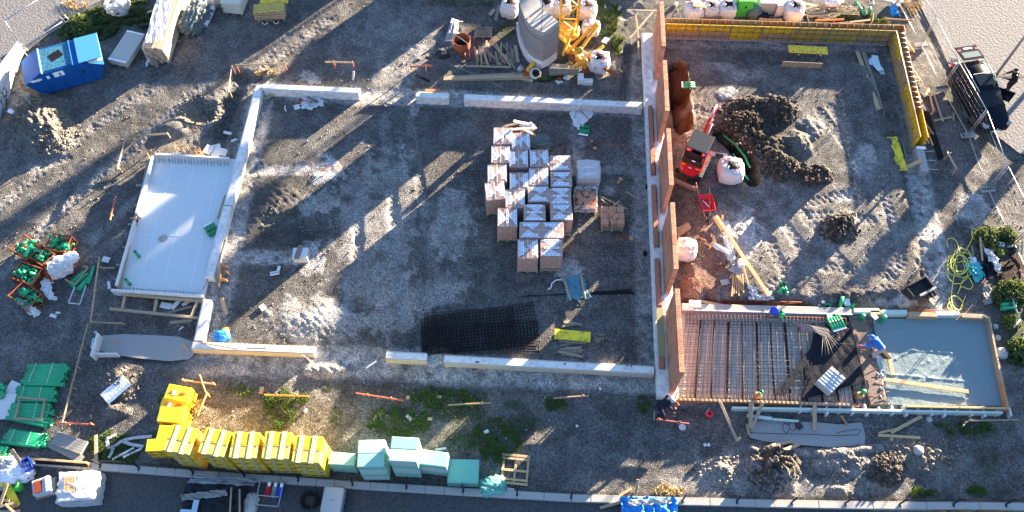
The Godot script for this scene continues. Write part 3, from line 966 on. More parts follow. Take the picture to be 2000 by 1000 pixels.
func tree(label: String, x: float, z: float, top: float, crown_low: float, r: float, n: int, m := "leaf_dark"):
	var t := thing("tree", label, "tree", V(x, 0, z), 0, "unseen shade trees beyond the site")
	var s := S(true)
	lathe(s, [[0.16, 0], [0.11, crown_low], [0.03, top]], 8)
	for k in 9:
		var y := lerpf(crown_low * 0.85, top * 0.9, k / 8.0)
		var an := k * 2.4
		tube(s, [V(0, y, 0), V(cos(an) * r * 0.5, y + 0.3, sin(an) * r * 0.5), V(cos(an) * r * 0.85, y + 0.7, sin(an) * r * 0.85)], 0.03, 5)
	part(t, "trunk", done(s), "bark")
	var xf := []
	for k in n:
		var q := Vector3(rng.randfn(), rng.randfn(), rng.randfn()).normalized() * pow(rng.randf(), 0.4)
		var p := V(q.x * r, lerpf(crown_low, top, q.y * 0.5 + 0.5), q.z * r)
		if nz.get_noise_3d(p.x * 0.7 + x, p.y * 0.7, p.z * 0.7) < -0.12: continue
		xf.append(Transform3D(rot().scaled(Vector3.ONE * (1.2 + rng.randf())), p))
	scatter(t, "crown", leaf_quads(), m, xf)

# a place by how far it lies along the sun's path and across it
func shade(across: float, back: float) -> Vector2:
	return Vector2(across * 0.743 - back * 0.669, across * 0.669 + back * 0.743)

func shade_casters():  # unseen blockers, placed and sized to cast shade on the site
	shade_hut("added shade hut north of the yard, flat roofed and grey", -0.9, -40.6, 3.2, 2.4, 1.8, 0.3)
	shade_hut("added shade shed, long and low, beyond the yard corner", 7.0, -42.4, 7.6, 2.5, 1.4, 0.25)
	shade_hut("added small shade shed north of the timber stacks", -7.6, -41.5, 3.4, 2.2, 2.0, 0.4)
	var rows := [[-31.2, -58, 11.0, 8.8, 0.4, 160], [-28.6, -60, 11.6, 9.2, 0.3, 120], [-26.2, -62, 12.6, 9.0, 0.9, 1000], [-24.2, -61, 12.4, 9.0, 1.0, 1000], [-22.4, -60, 12.0, 9.6, 0.8, 700], [6.6, -46, 6.0, 2.2, 0.8, 600], [8.6, -48, 6.8, 2.2, 1.2, 1000], [-1.2, -48, 4.6, 2.6, 0.4, 220], [0.6, -47, 4.2, 2.4, 0.35, 160], [11.5, -47, 7.0, 2.0, 1.7, 1300]]  # unseen trees, crowns set so their shade falls in bands over the yard
	var names := ["unseen slim shade pine farthest back", "unseen second slim shade pine beyond the added huts", "unseen tall loose crowned shade birch", "unseen broad shade birch with pale gaps", "unseen short shade birch at the end of the row", "unseen rounded shade maple east of the road", "unseen wide shade maple with dense crown", "unseen thin young shade ash by the road", "unseen thinnest shade ash sapling by the road", "unseen spreading shade maple behind the bushes"]
	for i in rows.size():
		var q := shade(rows[i][0], rows[i][1])
		tree(names[i], q.x, q.y, rows[i][2] * 0.79, rows[i][3] * 0.79, rows[i][4], rows[i][5], "leaf")

# ---------------------------------------------------------------- low walls of the left plot
func low_wall(label: String, ax: float, az: float, bx: float, bz: float, w: float, h: float, n: int, face := "wall_white"):
	var a := V(ax, 0, az)
	var b := V(bx, 0, bz)
	var L := a.distance_to(b)
	var t := thing("low_wall", label, "wall", (a + b) / 2, atan2(-(bz - az), bx - ax), "low walls of the left plot")
	part(t, "core", boxm(L - 0.002, h + 0.06, w - 0.10, 0.01), "wall_white", T(0, h / 2 - 0.03, 0))
	for k in n:      # facing boards on both sides with open joints and fixing dots
		var l := L / n
		for e in [-1, 1]:
			part(t, "facing_board", boxm(l - 0.012, h + 0.045 - 0.004 * (k % 2), 0.052, 0.008), face, T(-L / 2 + l * (k + 0.5), h / 2 - 0.032, e * (w / 2 - 0.026)))
			if w < 0.5:
				for d in 3:
					part(t, "fixing", boxm(0.025, 0.025, 0.008, 0.003), "steel_dark", T(-L / 2 + l * (k + 0.2 + 0.3 * d), h * 0.62, e * (w / 2 + 0.002)))

func plot_walls():
	low_wall("long white low wall beside the blue-white slab", -13.98, -28.2, -14.16, -21.0, 0.40, 0.42, 4)
	low_wall("white low wall south of the board step, beside the slab", -14.18, -20.95, -14.25, -17.2, 0.40, 0.42, 2)
	low_wall("short white low wall at the blue sack corner", -14.1, -16.1, -14.08, -14.15, 0.40, 0.42, 1)
	low_wall("white low wall beside the flattened white bag", -13.75, -28.02, -8.85, -27.92, 0.34, 0.52, 3)
	low_wall("shortest white low wall with an orange lid", -5.98, -27.83, -4.32, -27.8, 0.36, 0.52, 1)
	low_wall("long white low wall below the crane", -3.55, -27.75, 5.35, -27.6, 0.36, 0.55, 6)
	low_wall("low wall faced with tan boards near the blue sack", -14.3, -13.92, -9.02, -13.9, 0.36, 0.42, 3, "fibre_board")
	low_wall("short low wall between the two front gaps", -5.95, -13.82, -4.2, -13.8, 0.38, 0.42, 1, "fibre_board")
	low_wall("long tan-faced low wall in front of the dark mesh mats", -3.45, -13.75, 5.45, -13.6, 0.38, 0.42, 6, "fibre_board")
	low_wall("white low wall carrying the tall brick wall", 5.95, -32.6, 6.0, -12.45, 0.9, 0.30, 8)

# ---------------------------------------------------------------- tall brick wall between the plots
func brick_wall():
	var kinds := ["brick", "brick_pale", "brick_dark", "brick"]
	var segs := [[-32.4, -29.43, "northernmost tall brick wall piece beside the yellow formwork"], [-28.56, -25.5, "tall brick wall piece beside the rust brown trench"], [-24.5, -21.4, "tall brick wall piece beside the red excavator"], [-20.5, -17.2, "tall brick wall piece beside the white sack and wheelbarrow"], [-16.3, -12.62, "southernmost tall brick wall piece beside the rebar mat"]]
	var hm := S(true)
	lathe(hm, [[0.0, 0.0], [0.022, 0.0], [0.022, -0.01], [0.0, -0.01]], 6)
	var hole := done(hm)
	for sg in segs:
		var L: float = sg[1] - sg[0]
		var n := int(round(L / 0.5))
		var l := L / n
		var t := thing("brick_wall", sg[2], "wall", V(6.16, 0.30, sg[0]), 0, "tall brick wall pieces")
		part(t, "mortar", boxm(0.15, 2.46, L - 0.03, 0.004), "concrete", T(0, 1.23, L / 2))
		for c in 10:
			var z := 0.0
			var off := 0.5 if c % 2 else 0.0
			var k := 0
			while z < L - 0.01:
				var e := minf(z + l * (0.5 if z == 0 and off > 0 else 1.0), L)
				var m: String = kinds[rng.randi() % 4]
				var b := part(t, "brick", boxm(0.196, 0.236, snappedf(e - z, 0.001) - 0.012, 0.006), m, T(rng.randf_range(-0.003, 0.003), 0.125 + c * 0.25, (z + e) / 2))
				if c == 9:
					for hq in 3:
						part(b, "hole", hole, "hole", T(0.02 if hq % 2 else -0.03, 0.1195, (hq - 1) * l * 0.28))
				z = e
				k += 1
	# first courses of the second leaf
	var low := [[-27.6, -23.55, "dark first brick course beside the rust brown trench wall"], [-22.9, -19.6, "dark first brick course between two open gaps"], [-18.95, -16.6, "dark first brick course north of the pale board"], [-14.2, -13.7, "short stub of first brick course below the pale board"]]
	for q in low:
		var L: float = q[1] - q[0]
		var n := maxi(1, int(round(L / 0.5)))
		var t := thing("brick_course", q[2], "wall", V(5.76, 0.30, q[0]), 0, "first courses of the second leaf")
		for k in n:
			part(t, "brick", boxm(0.19, 0.24, L / n - 0.012, 0.006), "brick_dark", T(0, 0.121, (k + 0.5) * L / n))
		part(t, "damp_sheet", boxm(0.05, 0.02, L, 0.004), "steel_dark", T(0.14, 0.012, L / 2))
	solo("board", boxm(0.30, 0.03, 2.25, 0.005), "osb", "pale green-brown board on the brick stub by the tall wall", "board", "", T(5.78, 0.565, -15.3))

# ---------------------------------------------------------------- tower crane
func crane():
	var t := thing("tower_crane", "yellow tower crane foot with stacked grey concrete ballast", "crane", V(1.55, 0, -30.9))
	# ballast blocks: slices of a ring, front curved
	var rim := PackedVector2Array()
	for q in [[1013, -12], [1017, 12], [1026, 36], [1036, 49], [1048, 58], [1062, 63], [1076, 57], [1093, 43], [1078, 30], [1058, 16], [1052, -14]]:
		var p := P(q[0], q[1], 2.85)
		rim.append(Vector2(p.x - 1.55, p.z + 30.9))
	for k in 7:
		var s := S()
		var r2 := PackedVector2Array()
		for p in rim: r2.append(p * (1.0 + 0.006 * sin(k * 2.1)) + Vector2(0.012 * sin(k * 3.0), 0))
		prism(s, r2, 0.78 + k * 0.297, 0.78 + k * 0.297 + 0.283)
		part(t, "ballast_block", done(s), "concrete" if k == 6 else "concrete_ballast")
	var s0 := S()
	var r0 := PackedVector2Array()
	for p in rim: r0.append(p * 1.04)
	prism(s0, r0, 0.2, 0.765)
	part(t, "ballast_base", done(s0), "eps")
	for q in [[0.06, 2.95, 0.05], [-0.5, 2.95, -0.6]]:
		part(t, "lifting_eye", rodm(0.3, 0.02), "rust", Y(0.6, V(q[0] - 1.6, q[1] - 0.01, q[2] + 0.7)))
	part(t, "hoist_rope", rodm(3.2, 0.015), "steel_dark", Transform3D(Basis(Vector3.BACK, PI / 2), V(-1.35, 4.4, 0.75)))
	# lattice mast: four legs, rungs, diagonals
	var w := 0.45
	var legs := [Vector2(-w, -w), Vector2(w, -w), Vector2(w, w), Vector2(-w, w)]
	var off := V(0.05, 0, -1.4)
	for l in legs:
		part(t, "mast_leg", boxm(0.085, 4.2, 0.085, 0.01), "crane_yellow", T(off.x + l.x, 3.0, off.z + l.y))
	for lv in 5:
		for f in 4:
			var a: Vector2 = legs[f]
			var b: Vector2 = legs[(f + 1) % 4]
			var y := 1.0 + lv * 0.9
			var pa := V(off.x + a.x, y, off.z + a.y)
			var pb := V(off.x + b.x, y, off.z + b.y)
			part(t, "rung", boxm(pa.distance_to(pb), 0.045, 0.045), "crane_yellow", along(pa, pb))
			var pc := V(off.x + b.x, y + 0.9, off.z + b.y)
			if lv % 2: 
				pa.y += 0.9
				pc.y -= 0.9
			part(t, "diagonal", boxm(pa.distance_to(pc), 0.045, 0.045), "crane_yellow", along(pa, pc))
	# undercarriage: slewing ring, struts, outriggers
	var sr := S(true)
	lathe(sr, [[0.0, 0.75], [0.62, 0.75], [0.62, 1.0], [0.45, 1.02], [0.0, 1.02]], 20)
	part(t, "slewing_ring", done(sr), "crane_yellow", T(off.x, -0.2, off.z + 0.1))
	for q in [[1.0, 0.9, 0.9, -0.9, 2.2, -0.6], [0.2, 1.0, 0.9, 1.6, 2.4, -0.5], [0.0, 1.2, 0.4, 1.5, 2.9, -0.2], [-0.2, 1.6, 0.9, 0.5, 2.6, -0.6], [0.4, 0.7, 0.9, 1.9, 1.5, 0.1]]:
		var a := V(q[0], q[1] * 0.45, q[2] - 0.5 * q[1] + 0.3)
		var b := V(q[3], q[4] * 0.45, q[5] - 0.5 * q[4] + 0.3)
		part(t, "strut", boxm(a.distance_to(b), 0.16, 0.14, 0.02), "crane_yellow", along(a, b))
	for q in [[1110, 98, 1145, 132], [1048, 118, 1030, 138], [1130, 20, 1150, 40]]:
		var a := P(q[0], q[1], 0.5) - t.position
		var b := P(q[2], q[3], 0.35) - t.position
		part(t, "outrigger", boxm(a.distance_to(b), 0.22, 0.2, 0.02), "crane_yellow", along(a, b))
		part(t, "foot_plate", boxm(0.4, 0.1, 0.4), "rust", O(V(b.x, 0.2, b.z)))
	for q in [[0.25, 1.1, 0.9, 0.5], [0.6, 1.5, 0.75, 0.35], [0.9, 0.75, 0.8, 0.4]]:
		var sm := S(true)
		lathe(sm, [[0, -q[3] / 2], [0.17, -q[3] / 2], [0.17, q[3] / 2], [0, q[3] / 2]], 12)
		part(t, "motor", done(sm), "rust" if q[0] < 0.5 else "crane_yellow", Transform3D(Basis(Vector3.RIGHT, 0.6), V(q[0], q[1], q[2])))
	part(t, "crossbeam", boxm(1.5, 0.22, 0.25, 0.02), "wood_grey", Y(0.05, V(-0.1, 0.3, 1.15)))
	part(t, "drawbar", boxm(1.6, 0.14, 0.16, 0.02), "rust", Transform3D(Basis(Vector3.UP, -0.45) * Basis(Vector3.BACK, -0.2), V(1.85, 0.6, 1.0)))

# ---------------------------------------------------------------- formwork round the right plot
func formwork():
	var t := thing("wall_formwork", "long yellow wall formwork with rebar cage along the back of the right plot", "formwork", V(6.7, 0, -32.55))
	var L := 11.7
	for k in 7:
		var w := L / 7
		var x := (k + 0.5) * w
		part(t, "panel", boxm(w - 0.02, 0.52, 0.04, 0.006), "yellow_panel" if k < 4 else "yellow_worn", T(x, 0.82, 0))
		part(t, "panel", boxm(w - 0.02, 0.52, 0.04, 0.006), ["panel_worn", "panel_worn", "yellow_panel", "panel_worn", "yellow_worn", "yellow_worn", "panel_worn"][k], T(x, 0.285, -0.004))
		part(t, "upright", boxm(0.09, 1.12, 0.05), "panel_worn", T(k * w, 0.56, 0.045))
		part(t, "back_panel", boxm(w - 0.02, 1.1, 0.04, 0.006), "wood_orange" if k % 2 else "panel_worn", T(x, 0.56, -0.36))
	part(t, "bottom_board", boxm(L, 0.10, 0.05), "concrete", T(L / 2, 0.06, 0.06))
	for k in 30:
		var x := 0.2 + k * 0.395
		part(t, "rebar_hook", hook_mesh(), "rebar", T(x + rng.randf_range(-0.05, 0.05), 0, 0.08))
	for y in [0.35, 0.7, 1.0]:
		part(t, "rebar_bar", rodm(L, 0.011), "rebar", T(L / 2, y, 0.095))
	t = thing("wall_formwork", "yellow and plank wall formwork with ladder-like rebar on the east side", "formwork", V(18.55, 0, -32.5))
	var M := 6.75
	for k in 4:
		var w := M / 4
		var z := (k + 0.5) * w
		part(t, "panel", boxm(0.04, 0.5, w - 0.02, 0.006), "yellow_panel" if k != 1 else "panel_worn", T(0, 0.82, z))
		part(t, "outer_panel", boxm(0.04, 1.1, w - 0.02, 0.006), ["panel_worn", "panel_worn", "wood_orange", "yellow_panel"][k], T(0.36, 0.56, z))
		for b in 4:
			part(t, "plank", boxm(0.035, 0.54, w / 4 - 0.015), ["panel_worn", "wood", "yellow_worn", "panel_worn"][(b + k) % 4], T(-0.004, 0.29, k * w + (b + 0.5) * w / 4))
		for b in 3:
			part(t, "tie_slot", boxm(0.012, 0.22, 0.03), "black", T(-0.026, 0.72, k * w + (b + 0.5) * w / 3))
	part(t, "top_rail", boxm(0.05, 0.05, M), "wood_fresh", T(-0.01, 1.105, M / 2))
	for k in 16:
		part(t, "rebar_rung", rodm(0.42, 0.012), "galvanised", T(0.17, 1.12, 0.15 + k * 0.32))
	part(t, "rebar_bar", rodm(5.2, 0.012), "galvanised", Y(PI / 2, V(-0.04, 1.13, 2.6)))
	part(t, "corner_post", boxm(0.62, 1.1, 0.05), "wood_orange", T(0.15, 0.56, -0.42))  # added panels closing the corner so no sun slips through
	part(t, "corner_post", boxm(0.05, 1.1, 0.45), "wood_orange", T(0.43, 0.56, -0.17))
	part(t, "corner_board", boxm(0.2, 1.08, 0.05), "panel_worn", T(-0.12, 0.55, -0.03))
	for q in [[0.45, 0.3], [0.45, 2.2], [0.45, 4.1], [0.45, 5.6]]:
		var a := V(0.42, 0.9, q[1])
		var b := V(1.25, 0.05, q[1] + 0.2)
		part(t, "brace", boxm(a.distance_to(b), 0.06, 0.10), "wood_orange", along(a, b))
		part(t, "brace", boxm(0.8, 0.05, 0.08), "paint_red" if q[1] > 2 else "wood_orange", T(0.8, 0.08, q[1] + 0.1))
	var st := thing("wall_stub", "short grey concrete wall stub south of the east formwork", "wall", V(18.62, 0, -25.05))
	part(st, "core", boxm(0.38, 0.5, 1.5, 0.02), "concrete", T(0.1, 0.25, 0.1))
	for k in 3:
		part(st, "tie_rod", rodm(0.9, 0.02), "galvanised", Y(0.15 - 0.1 * k, V(0.35, 0.42, -0.35 + k * 0.5)))
	part(st, "cover_film", boxm(0.42, 0.03, 0.16, 0.01), "white_plastic", T(0.15, 0.53, -0.5))
	plank("thick fresh board propped across the concrete stub", 1768, 328, 1800, 313, 0.2, 0.05, "wood_fresh", "", 0.1, 0.55)
	solo("formwork_panel", boxm(0.52, 0.05, 2.0, 0.008), "yellow_bright", "bright yellow formwork panel lying near the east formwork", "panel", "", Y(0.10, G(1752, 300, 0.16)))
	plank("grey board under the bright yellow panel by the stub", 1764, 278, 1772, 322, 0.1, 0.03, "wood_grey")
	# trestle table with panels
	t = thing("trestle_table", "orange-yellow panel laid across black trestles in the right plot", "table", G(1570, 118))
	part(t, "table_top", boxm(2.0, 0.04, 0.5, 0.008), "yellow_panel", T(0, 0.75, -0.05, -0.03))
	for x in [-0.55, 0.55]:
		for z in [-0.32, 0.3]:
			part(t, "leg", rodm(0.85, 0.025), "steel_dark", Transform3D(Basis(Vector3.RIGHT, z * 0.5) * Basis(Vector3.BACK, PI / 2), V(x, 0.38, z)))
		part(t, "crossbar", boxm(0.06, 0.05, 0.9), "steel_dark", T(x, 0.70, -0.05))
	t = thing("board_pair", "worn brown formwork board standing on edge before the trestles", "board", G(1564, 132), -0.02)
	part(t, "face", boxm(2.0, 0.34, 0.04), "panel_worn", T(0, 0.17, 0))
	part(t, "batten", boxm(2.0, 0.05, 0.05), "wood_grey", T(0, 0.36, -0.01))
	t = thing("scaffold_plank", "pair of long grey scaffold planks with a wire loop at one end", "plank", G(1693, 158))
	for q in [[1674, 100, 1716, 214, 0], [1686, 101, 1722, 213, 1]]:
		var a := G(q[0], q[1], 0.12 + 0.03 * q[4]) - t.position
		var b := G(q[2], q[3], 0.12 + 0.03 * q[4]) - t.position
		part(t, "board", boxm(a.distance_to(b), 0.05, 0.22), "wood" if q[4] == 0 else "wood_grey", along(a, b))
	var e := G(1718, 216) - t.position
	var s := S(true)
	tube(s, [e + V(-0.25, 0.08, 0), e + V(-0.1, 0.03, 0.32), e + V(0.05, 0.02, 0.38), e + V(0.16, 0.02, 0.3), e + V(0.18, 0.08, 0)], 0.012)
	part(t, "wire_loop", done(s), "galvanised")

var hookm: Mesh
func hook_mesh() -> Mesh:
	if hookm == null:
		var s := S(true)
		tube(s, [V(0, 0.05, 0), V(0, 1.16, 0), V(0, 1.2, -0.06), V(0, 1.2, -0.36), V(0, 1.16, -0.40), V(0, 0.9, -0.40)], 0.011, 5)
		hookm = done(s)
	return hookm

# ---------------------------------------------------------------- small slab on the left
func slab_left():
	struct("slab", boxm(3.9, 0.16, 7.5, 0.01), "slab_blue", T(-16.33, 0.06, -20.05))
	for x in [-17.4, -16.35, -15.1]:
		struct("slab_seam", boxm(0.014, 0.008, 7.2, 0.001), "slab_line", T(x, 0.143, -20.05))
	for z in [-22.2, -19.4, -17.6]:
		struct("slab_seam", boxm(3.8, 0.008, 0.014, 0.001), "slab_line", T(-16.33, 0.148, z))
	var stain := S()
	lathe(stain, [[0.0, 0.0], [0.22, 0.0]], 14)
	struct("damp_patch", done(stain), "concrete", T(-16.9, 0.146, -19.25))
	var up := [["white foam upstand along the back of the blue-white slab", -18.25, -23.72, -14.6, -23.62, 3], ["white foam upstand on the slab's outer side, back half", -18.32, -23.6, -18.32, -20.35, 3], ["white foam upstand on the slab's outer side, front half", -18.30, -19.95, -18.28, -16.6, 3], ["white foam upstand along the front of the blue-white slab", -18.45, -16.38, -14.3, -16.25, 4]]
	for u in up:
		var a := V(u[1], 0, u[2])
		var b := V(u[3], 0, u[4])
		var t := thing("foam_upstand", u[0], "foam board", (a + b) / 2, atan2(-(u[4] - u[2]), u[3] - u[1]), "foam upstands round the slab")
		var n: int = u[5]
		var l := a.distance_to(b) / n
		for k in n:
			part(t, "foam_board", boxm(l - 0.008, 0.46 + 0.012 * (k % 2), 0.11, 0.012), "eps", T(-l * n / 2 + l * (k + 0.5), 0.25, 0))
		var side := 1.0 if u[2] == -23.72 or u[1] > -18.4 else -1.0
		if u[2] == -16.38: side = -1.0
		for k in int(l * n / 0.16):
			part(t, "wire_stirrup", stirrup(), "rebar_dark", Y(rng.randf_range(-0.2, 0.2), V(-l * n / 2 + 0.1 + k * 0.16, 0.14, side * 0.07)) if side > 0 else Y(PI + rng.randf_range(-0.2, 0.2), V(-l * n / 2 + 0.1 + k * 0.16, 0.14, -0.07)))
	# timber frames round it
	var t2 := thing("timber_ladder", "long grey timber rail with short props west of the slab", "frame", P(260, 440))
	var a := P(292, 308, 0.3) - t2.position
	var b := P(231, 568, 0.3) - t2.position
	part(t2, "rail", boxm(a.distance_to(b), 0.1, 0.12), "wood_weathered", along(a, b))
	for q in [[275, 315, 300, 313], [266, 362, 285, 363], [262, 401, 282, 400], [255, 426, 275, 426], [250, 438, 268, 440], [240, 483, 252, 484], [228, 518, 240, 516], [222, 544, 232, 545]]:
		var c := P(q[0], q[1], 0.25) - t2.position
		var d := P(q[2], q[3], 0.25) - t2.position
		part(t2, "prop", boxm(c.distance_to(d), 0.06, 0.10), "wood_weathered", along(c, d))
	part(t2, "stake", boxm(0.05, 0.6, 0.05), "wood_orange", O(P(291, 306, 0.25) - t2.position))
	t2 = thing("timber_ladder", "ladder-like timber frame in front of the slab", "frame", P(300, 600))
	for q in [[238, 575, 398, 589, "wood"], [214, 603, 388, 621, "wood_weathered"], [243, 578, 237, 606, "wood"], [305, 584, 300, 611, "wood"], [385, 590, 374, 618, "wood"]]:
		var c := P(q[0], q[1], 0.3) - t2.position
		var d := P(q[2], q[3], 0.3) - t2.position
		if q[1] < 590 and q[3] > 600:
			c.y -= 0.06
			d.y -= 0.06
		part(t2, "rail" if absf(q[2] - q[0]) > 50 else "rung", boxm(c.distance_to(d), 0.09, 0.12), q[4], along(c, d))
	plank("short board lying before the slab's timber frame", 332, 630, 376, 626, 0.14, 0.04, "wood_weathered")
	plank("grey board leaning inside the ladder-like frame", 330, 610, 374, 599, 0.12, 0.03, "wood_grey", "", 0.0, 0.15)
	plank("long greenish edge board between slab and white wall, back", 472, 307, 449, 372, 0.10, 0.04, "osb", "", 0.4, 0.4)
	plank("greenish edge board between slab and white wall, middle", 446, 415, 436, 452, 0.10, 0.04, "wood", "", 0.4, 0.4)
	solo("board", boxm(0.5, 0.03, 1.3, 0.005), "osb", "wide olive board lying on the slab's east edge", "board", "", Y(-0.08, P(441, 405, 0.30)))
	solo("board", boxm(0.42, 0.03, 1.1, 0.005), "osb", "olive board beside the broom on the slab edge", "board", "", Y(-0.08, P(427, 488, 0.30)))
	# green standing pipes, coupling pack, broom
	for q in [[262, 491, 272, 502, "green standing pipe at the slab's outer edge, back one"], [247, 546, 254, 556, "green standing pipe by the slab's front corner"]]:
		var c := P(q[2], q[3], 0.14)
		var o := solo("standing_pipe", pipem(0.55, 0.075), "green_pipe", q[4], "pipe", "green standing pipes in the slab", Transform3D(Basis(Vector3.BACK, PI / 2), c + V(0, 0.26, 0)))
		part(o, "bore", rodm(0.02, 0.06, 12), "black", T(0.15, 0, 0))
	pack_of_tubes("pack of dark green tubes lying on the slab", P(414, 450, 0.2), -0.9)
	var br := thing("broom", "wide red-headed broom lying on the slab", "broom", P(402, 545, 0.16))
	var c := P(413, 532, 0.2) - br.position
	var d := P(395, 567, 0.2) - br.position
	part(br, "handle", rodm(c.distance_to(d), 0.014), "print_red", along(c, d))
	part(br, "head", boxm(0.45, 0.06, 0.09), "rust_red", Y(-0.25, c + V(0, 0, -0.02)))
	# corner with orange boards
	t2 = thing("corner_form", "orange boards nailed as a box in the gap of the white wall", "formwork", P(435, 530))
	for q in [[432, 515, 430, 548, 0.4], [432, 518, 446, 522, 0.45], [430, 545, 444, 548, 0.45], [440, 530, 448, 534, 0.3], [430, 530, 428, 560, 0.2]]:
		var e := P(q[0], q[1], q[4]) - t2.position
		var f := P(q[2], q[3], q[4]) - t2.position
		part(t2, "board", boxm(e.distance_to(f), 0.22, 0.05), "wood_orange" if q[4] > 0.3 else "wood_fresh", along(e, f))
	for k in 4:
		part(t2, "lath", rodm(0.2, 0.012), "rust", Y(0.4 * k, V(0.3, 0.25 + 0.05 * k, 0.05 * k)))

var stirm: Mesh
func stirrup() -> Mesh:
	if stirm == null:
		var s := S(true)
		tube(s, [V(0, 0, 0.0), V(0.10, 0.0, 0.22), V(0.13, 0.26, 0.10), V(0.06, 0.30, 0.0)], 0.007, 4)
		stirm = done(s)
	return stirm

func pack_of_tubes(label: String, at: Vector3, turn: float, n := 4, m := "green_pipe_dark", group := "") -> Node3D:
	var t := thing("tube_pack", label, "tube pack", at, turn, group)
	for k in n:
		part(t, "tube", pipem(0.6, 0.065), m, T(0, 0.065, (k - (n - 1) / 2.0) * 0.132))
	part(t, "strap", boxm(0.04, 0.012, n * 0.132), "black", T(0.05, 0.137, 0))
	part(t, "label_card", boxm(0.10, 0.02, n * 0.12), "paper", T(-0.32, 0.1, 0))
	return t

# ---------------------------------------------------------------- rebar bay and fleece bay
func bay(u: float, v: float, h: float) -> Vector3:
	return P(1338, 614, 0.4).lerp(P(1658, 622, 0.4), u).lerp(P(1316, 784, 0.4).lerp(P(1688, 792, 0.4), u), v) * V(1, 0, 1) + V(0, h, 0)

func pit():
	struct("bay_floor", boxm(7.6, 0.05, 4.1, 0.005), "bay_concrete", Y(-0.02, V(10.1, 0.015, -14.4)))
	var t := thing("rebar_mat", "rusty brown double rebar mat in the bay beside the brick wall", "rebar", V(10, 0.1, -14.4))
	for layer in 2:
		for i in range(0, 25, 1 + layer):
			var v := 0.03 + i * 0.94 / 24 + rng.randf_range(-0.006, 0.006)
			var a := bay(0.01, v, 0.12 + layer * 0.17) - t.position
			var b := bay(0.86 + rng.randf() * 0.12, v + rng.randf_range(-0.008, 0.008), 0.12 + layer * 0.17) - t.position
			part(t, "long_bar", rodm(snappedf(a.distance_to(b), 0.1), 0.008, 5), "rebar" if rng.randf() < 0.9 else "rust", along(a, b))
		for i in range(0, 44, 1 + layer):
			var u := 0.015 + i * 0.97 / 43 + rng.randf_range(-0.004, 0.004)
			var a := bay(u, 0.03, 0.14 + layer * 0.17) - t.position
			var b := bay(u + rng.randf_range(-0.005, 0.005), 0.97, 0.14 + layer * 0.17) - t.position
			part(t, "cross_bar", rodm(snappedf(a.distance_to(b), 0.1), 0.008, 5), "rebar", along(a, b))
	for i in 11:
		var u := 0.10 + i * 0.085
		for e in 2:
			var a := bay(u + e * 0.006, 0.05 + 0.5 * (i % 2) * e, 0.22) - t.position
			var b := bay(u + e * 0.006 + 0.01, 0.96, 0.22) - t.position
			part(t, "spacer", boxm(snappedf(a.distance_to(b), 0.1), 0.10, 0.035), "rebar_dark", along(a, b))
	for v in [0.0, 1.0]:
		for i in 44:
			var p := bay(0.01 + i * 0.0225, v, 0.25) - t.position
			part(t, "edge_stirrup", edge_stirrup(), "rebar" if v < 0.5 else "rebar_wood", Y(0.0 if v > 0.5 else PI, p))
		for h in [0.25, 0.42]:
			var a := bay(0.0, v, h) - t.position
			var b := bay(0.98, v, h) - t.position
			part(t, "edge_bar", rodm(a.distance_to(b), 0.011, 5), "rust", along(a, b))
	# black damp membrane with the loose fan of bars
	solo("membrane", sheet(P(1588, 655, 0.34), P(1655, 615, 0.34), P(1688, 745, 0.34), P(1565, 782, 0.34), 20, 20, func(u, v): return 0.03 * nz.get_noise_2d(u * 9, v * 9)), "black_sheet", "black damp-proof membrane spread over the end of the rebar mat", "membrane")
	solo("membrane", sheet(P(1612, 640, 0.36), P(1628, 640, 0.36), P(1530, 775, 0.36), P(1514, 772, 0.36), 4, 30, func(u, v): return 0.02 * nz.get_noise_2d(u * 5, v * 12)), "black_sheet", "narrow black strip standing for a slanting shadow over the rebar", "membrane")  # black sheet painted in for a slanting shadow band over the rebar
	t = thing("bar_fan", "pale loose bars fanned out beside the black membrane", "rebar", bay(0.8, 0.15, 0.4))
	for k in 11:
		var s := S(true)
		var a0 := -0.35 + k * 0.19
		tube(s, [V(-1.1 + k * 0.05, 0.0, -0.35 + k * 0.04), V(-0.3 + k * 0.02, 0.12, -0.15 + k * 0.03), V(0.25 * cos(a0) + 0.15, 0.1, 0.3 * sin(a0) + 0.05), V(0.9 * cos(a0), 0.02, 0.9 * sin(a0) + 0.3)], 0.011, 5)
		part(t, "bar", done(s), "concrete" if k % 3 else "rebar")
	# rims
	t = thing("edge_form", "fresh timber edge form with pale green foam along the front of the rebar bay", "formwork", P(1460, 790))
	var fr := [[1308, 779, 1412, 782, "wood_fresh"], [1412, 782, 1480, 784, "wood"], [1480, 784, 1570, 787, "wood_fresh"], [1570, 787, 1660, 790, "paint_pale"]]
	for q in fr:
		var a := P(q[0], q[1], 0.44) - t.position
		var b := P(q[2], q[3], 0.44) - t.position
		part(t, "edge_board", boxm(a.distance_to(b) - 0.01, 0.36, 0.10), q[4], along(a, b).translated(V(0, -0.18, 0)))
	for k in 6:
		var a := P(1430 + k * 88, 790 + k * 1.6, 0.36) - t.position
		var b := P(1518 + k * 88, 791.6 + k * 1.6, 0.36) - t.position
		part(t, "foam_strip", boxm(a.distance_to(b) - 0.01, 0.34, 0.10, 0.01), "eps_green", along(a, b).translated(V(0, -0.17, 0.13)))
	for k in 17:
		var p := P(1562 + k * 25.5, 803 + k * 0.35, 0.1) - t.position
		part(t, "foam_prop", boxm(0.09, 0.3, 0.28 + 0.1 * (k % 3), 0.012), "eps", T(p.x, 0.13, p.z - 0.05, rng.randf_range(-0.15, 0.15)))
	t = thing("edge_form", "pale timber and foam edge strip behind the fleece bay", "formwork", P(1790, 610))
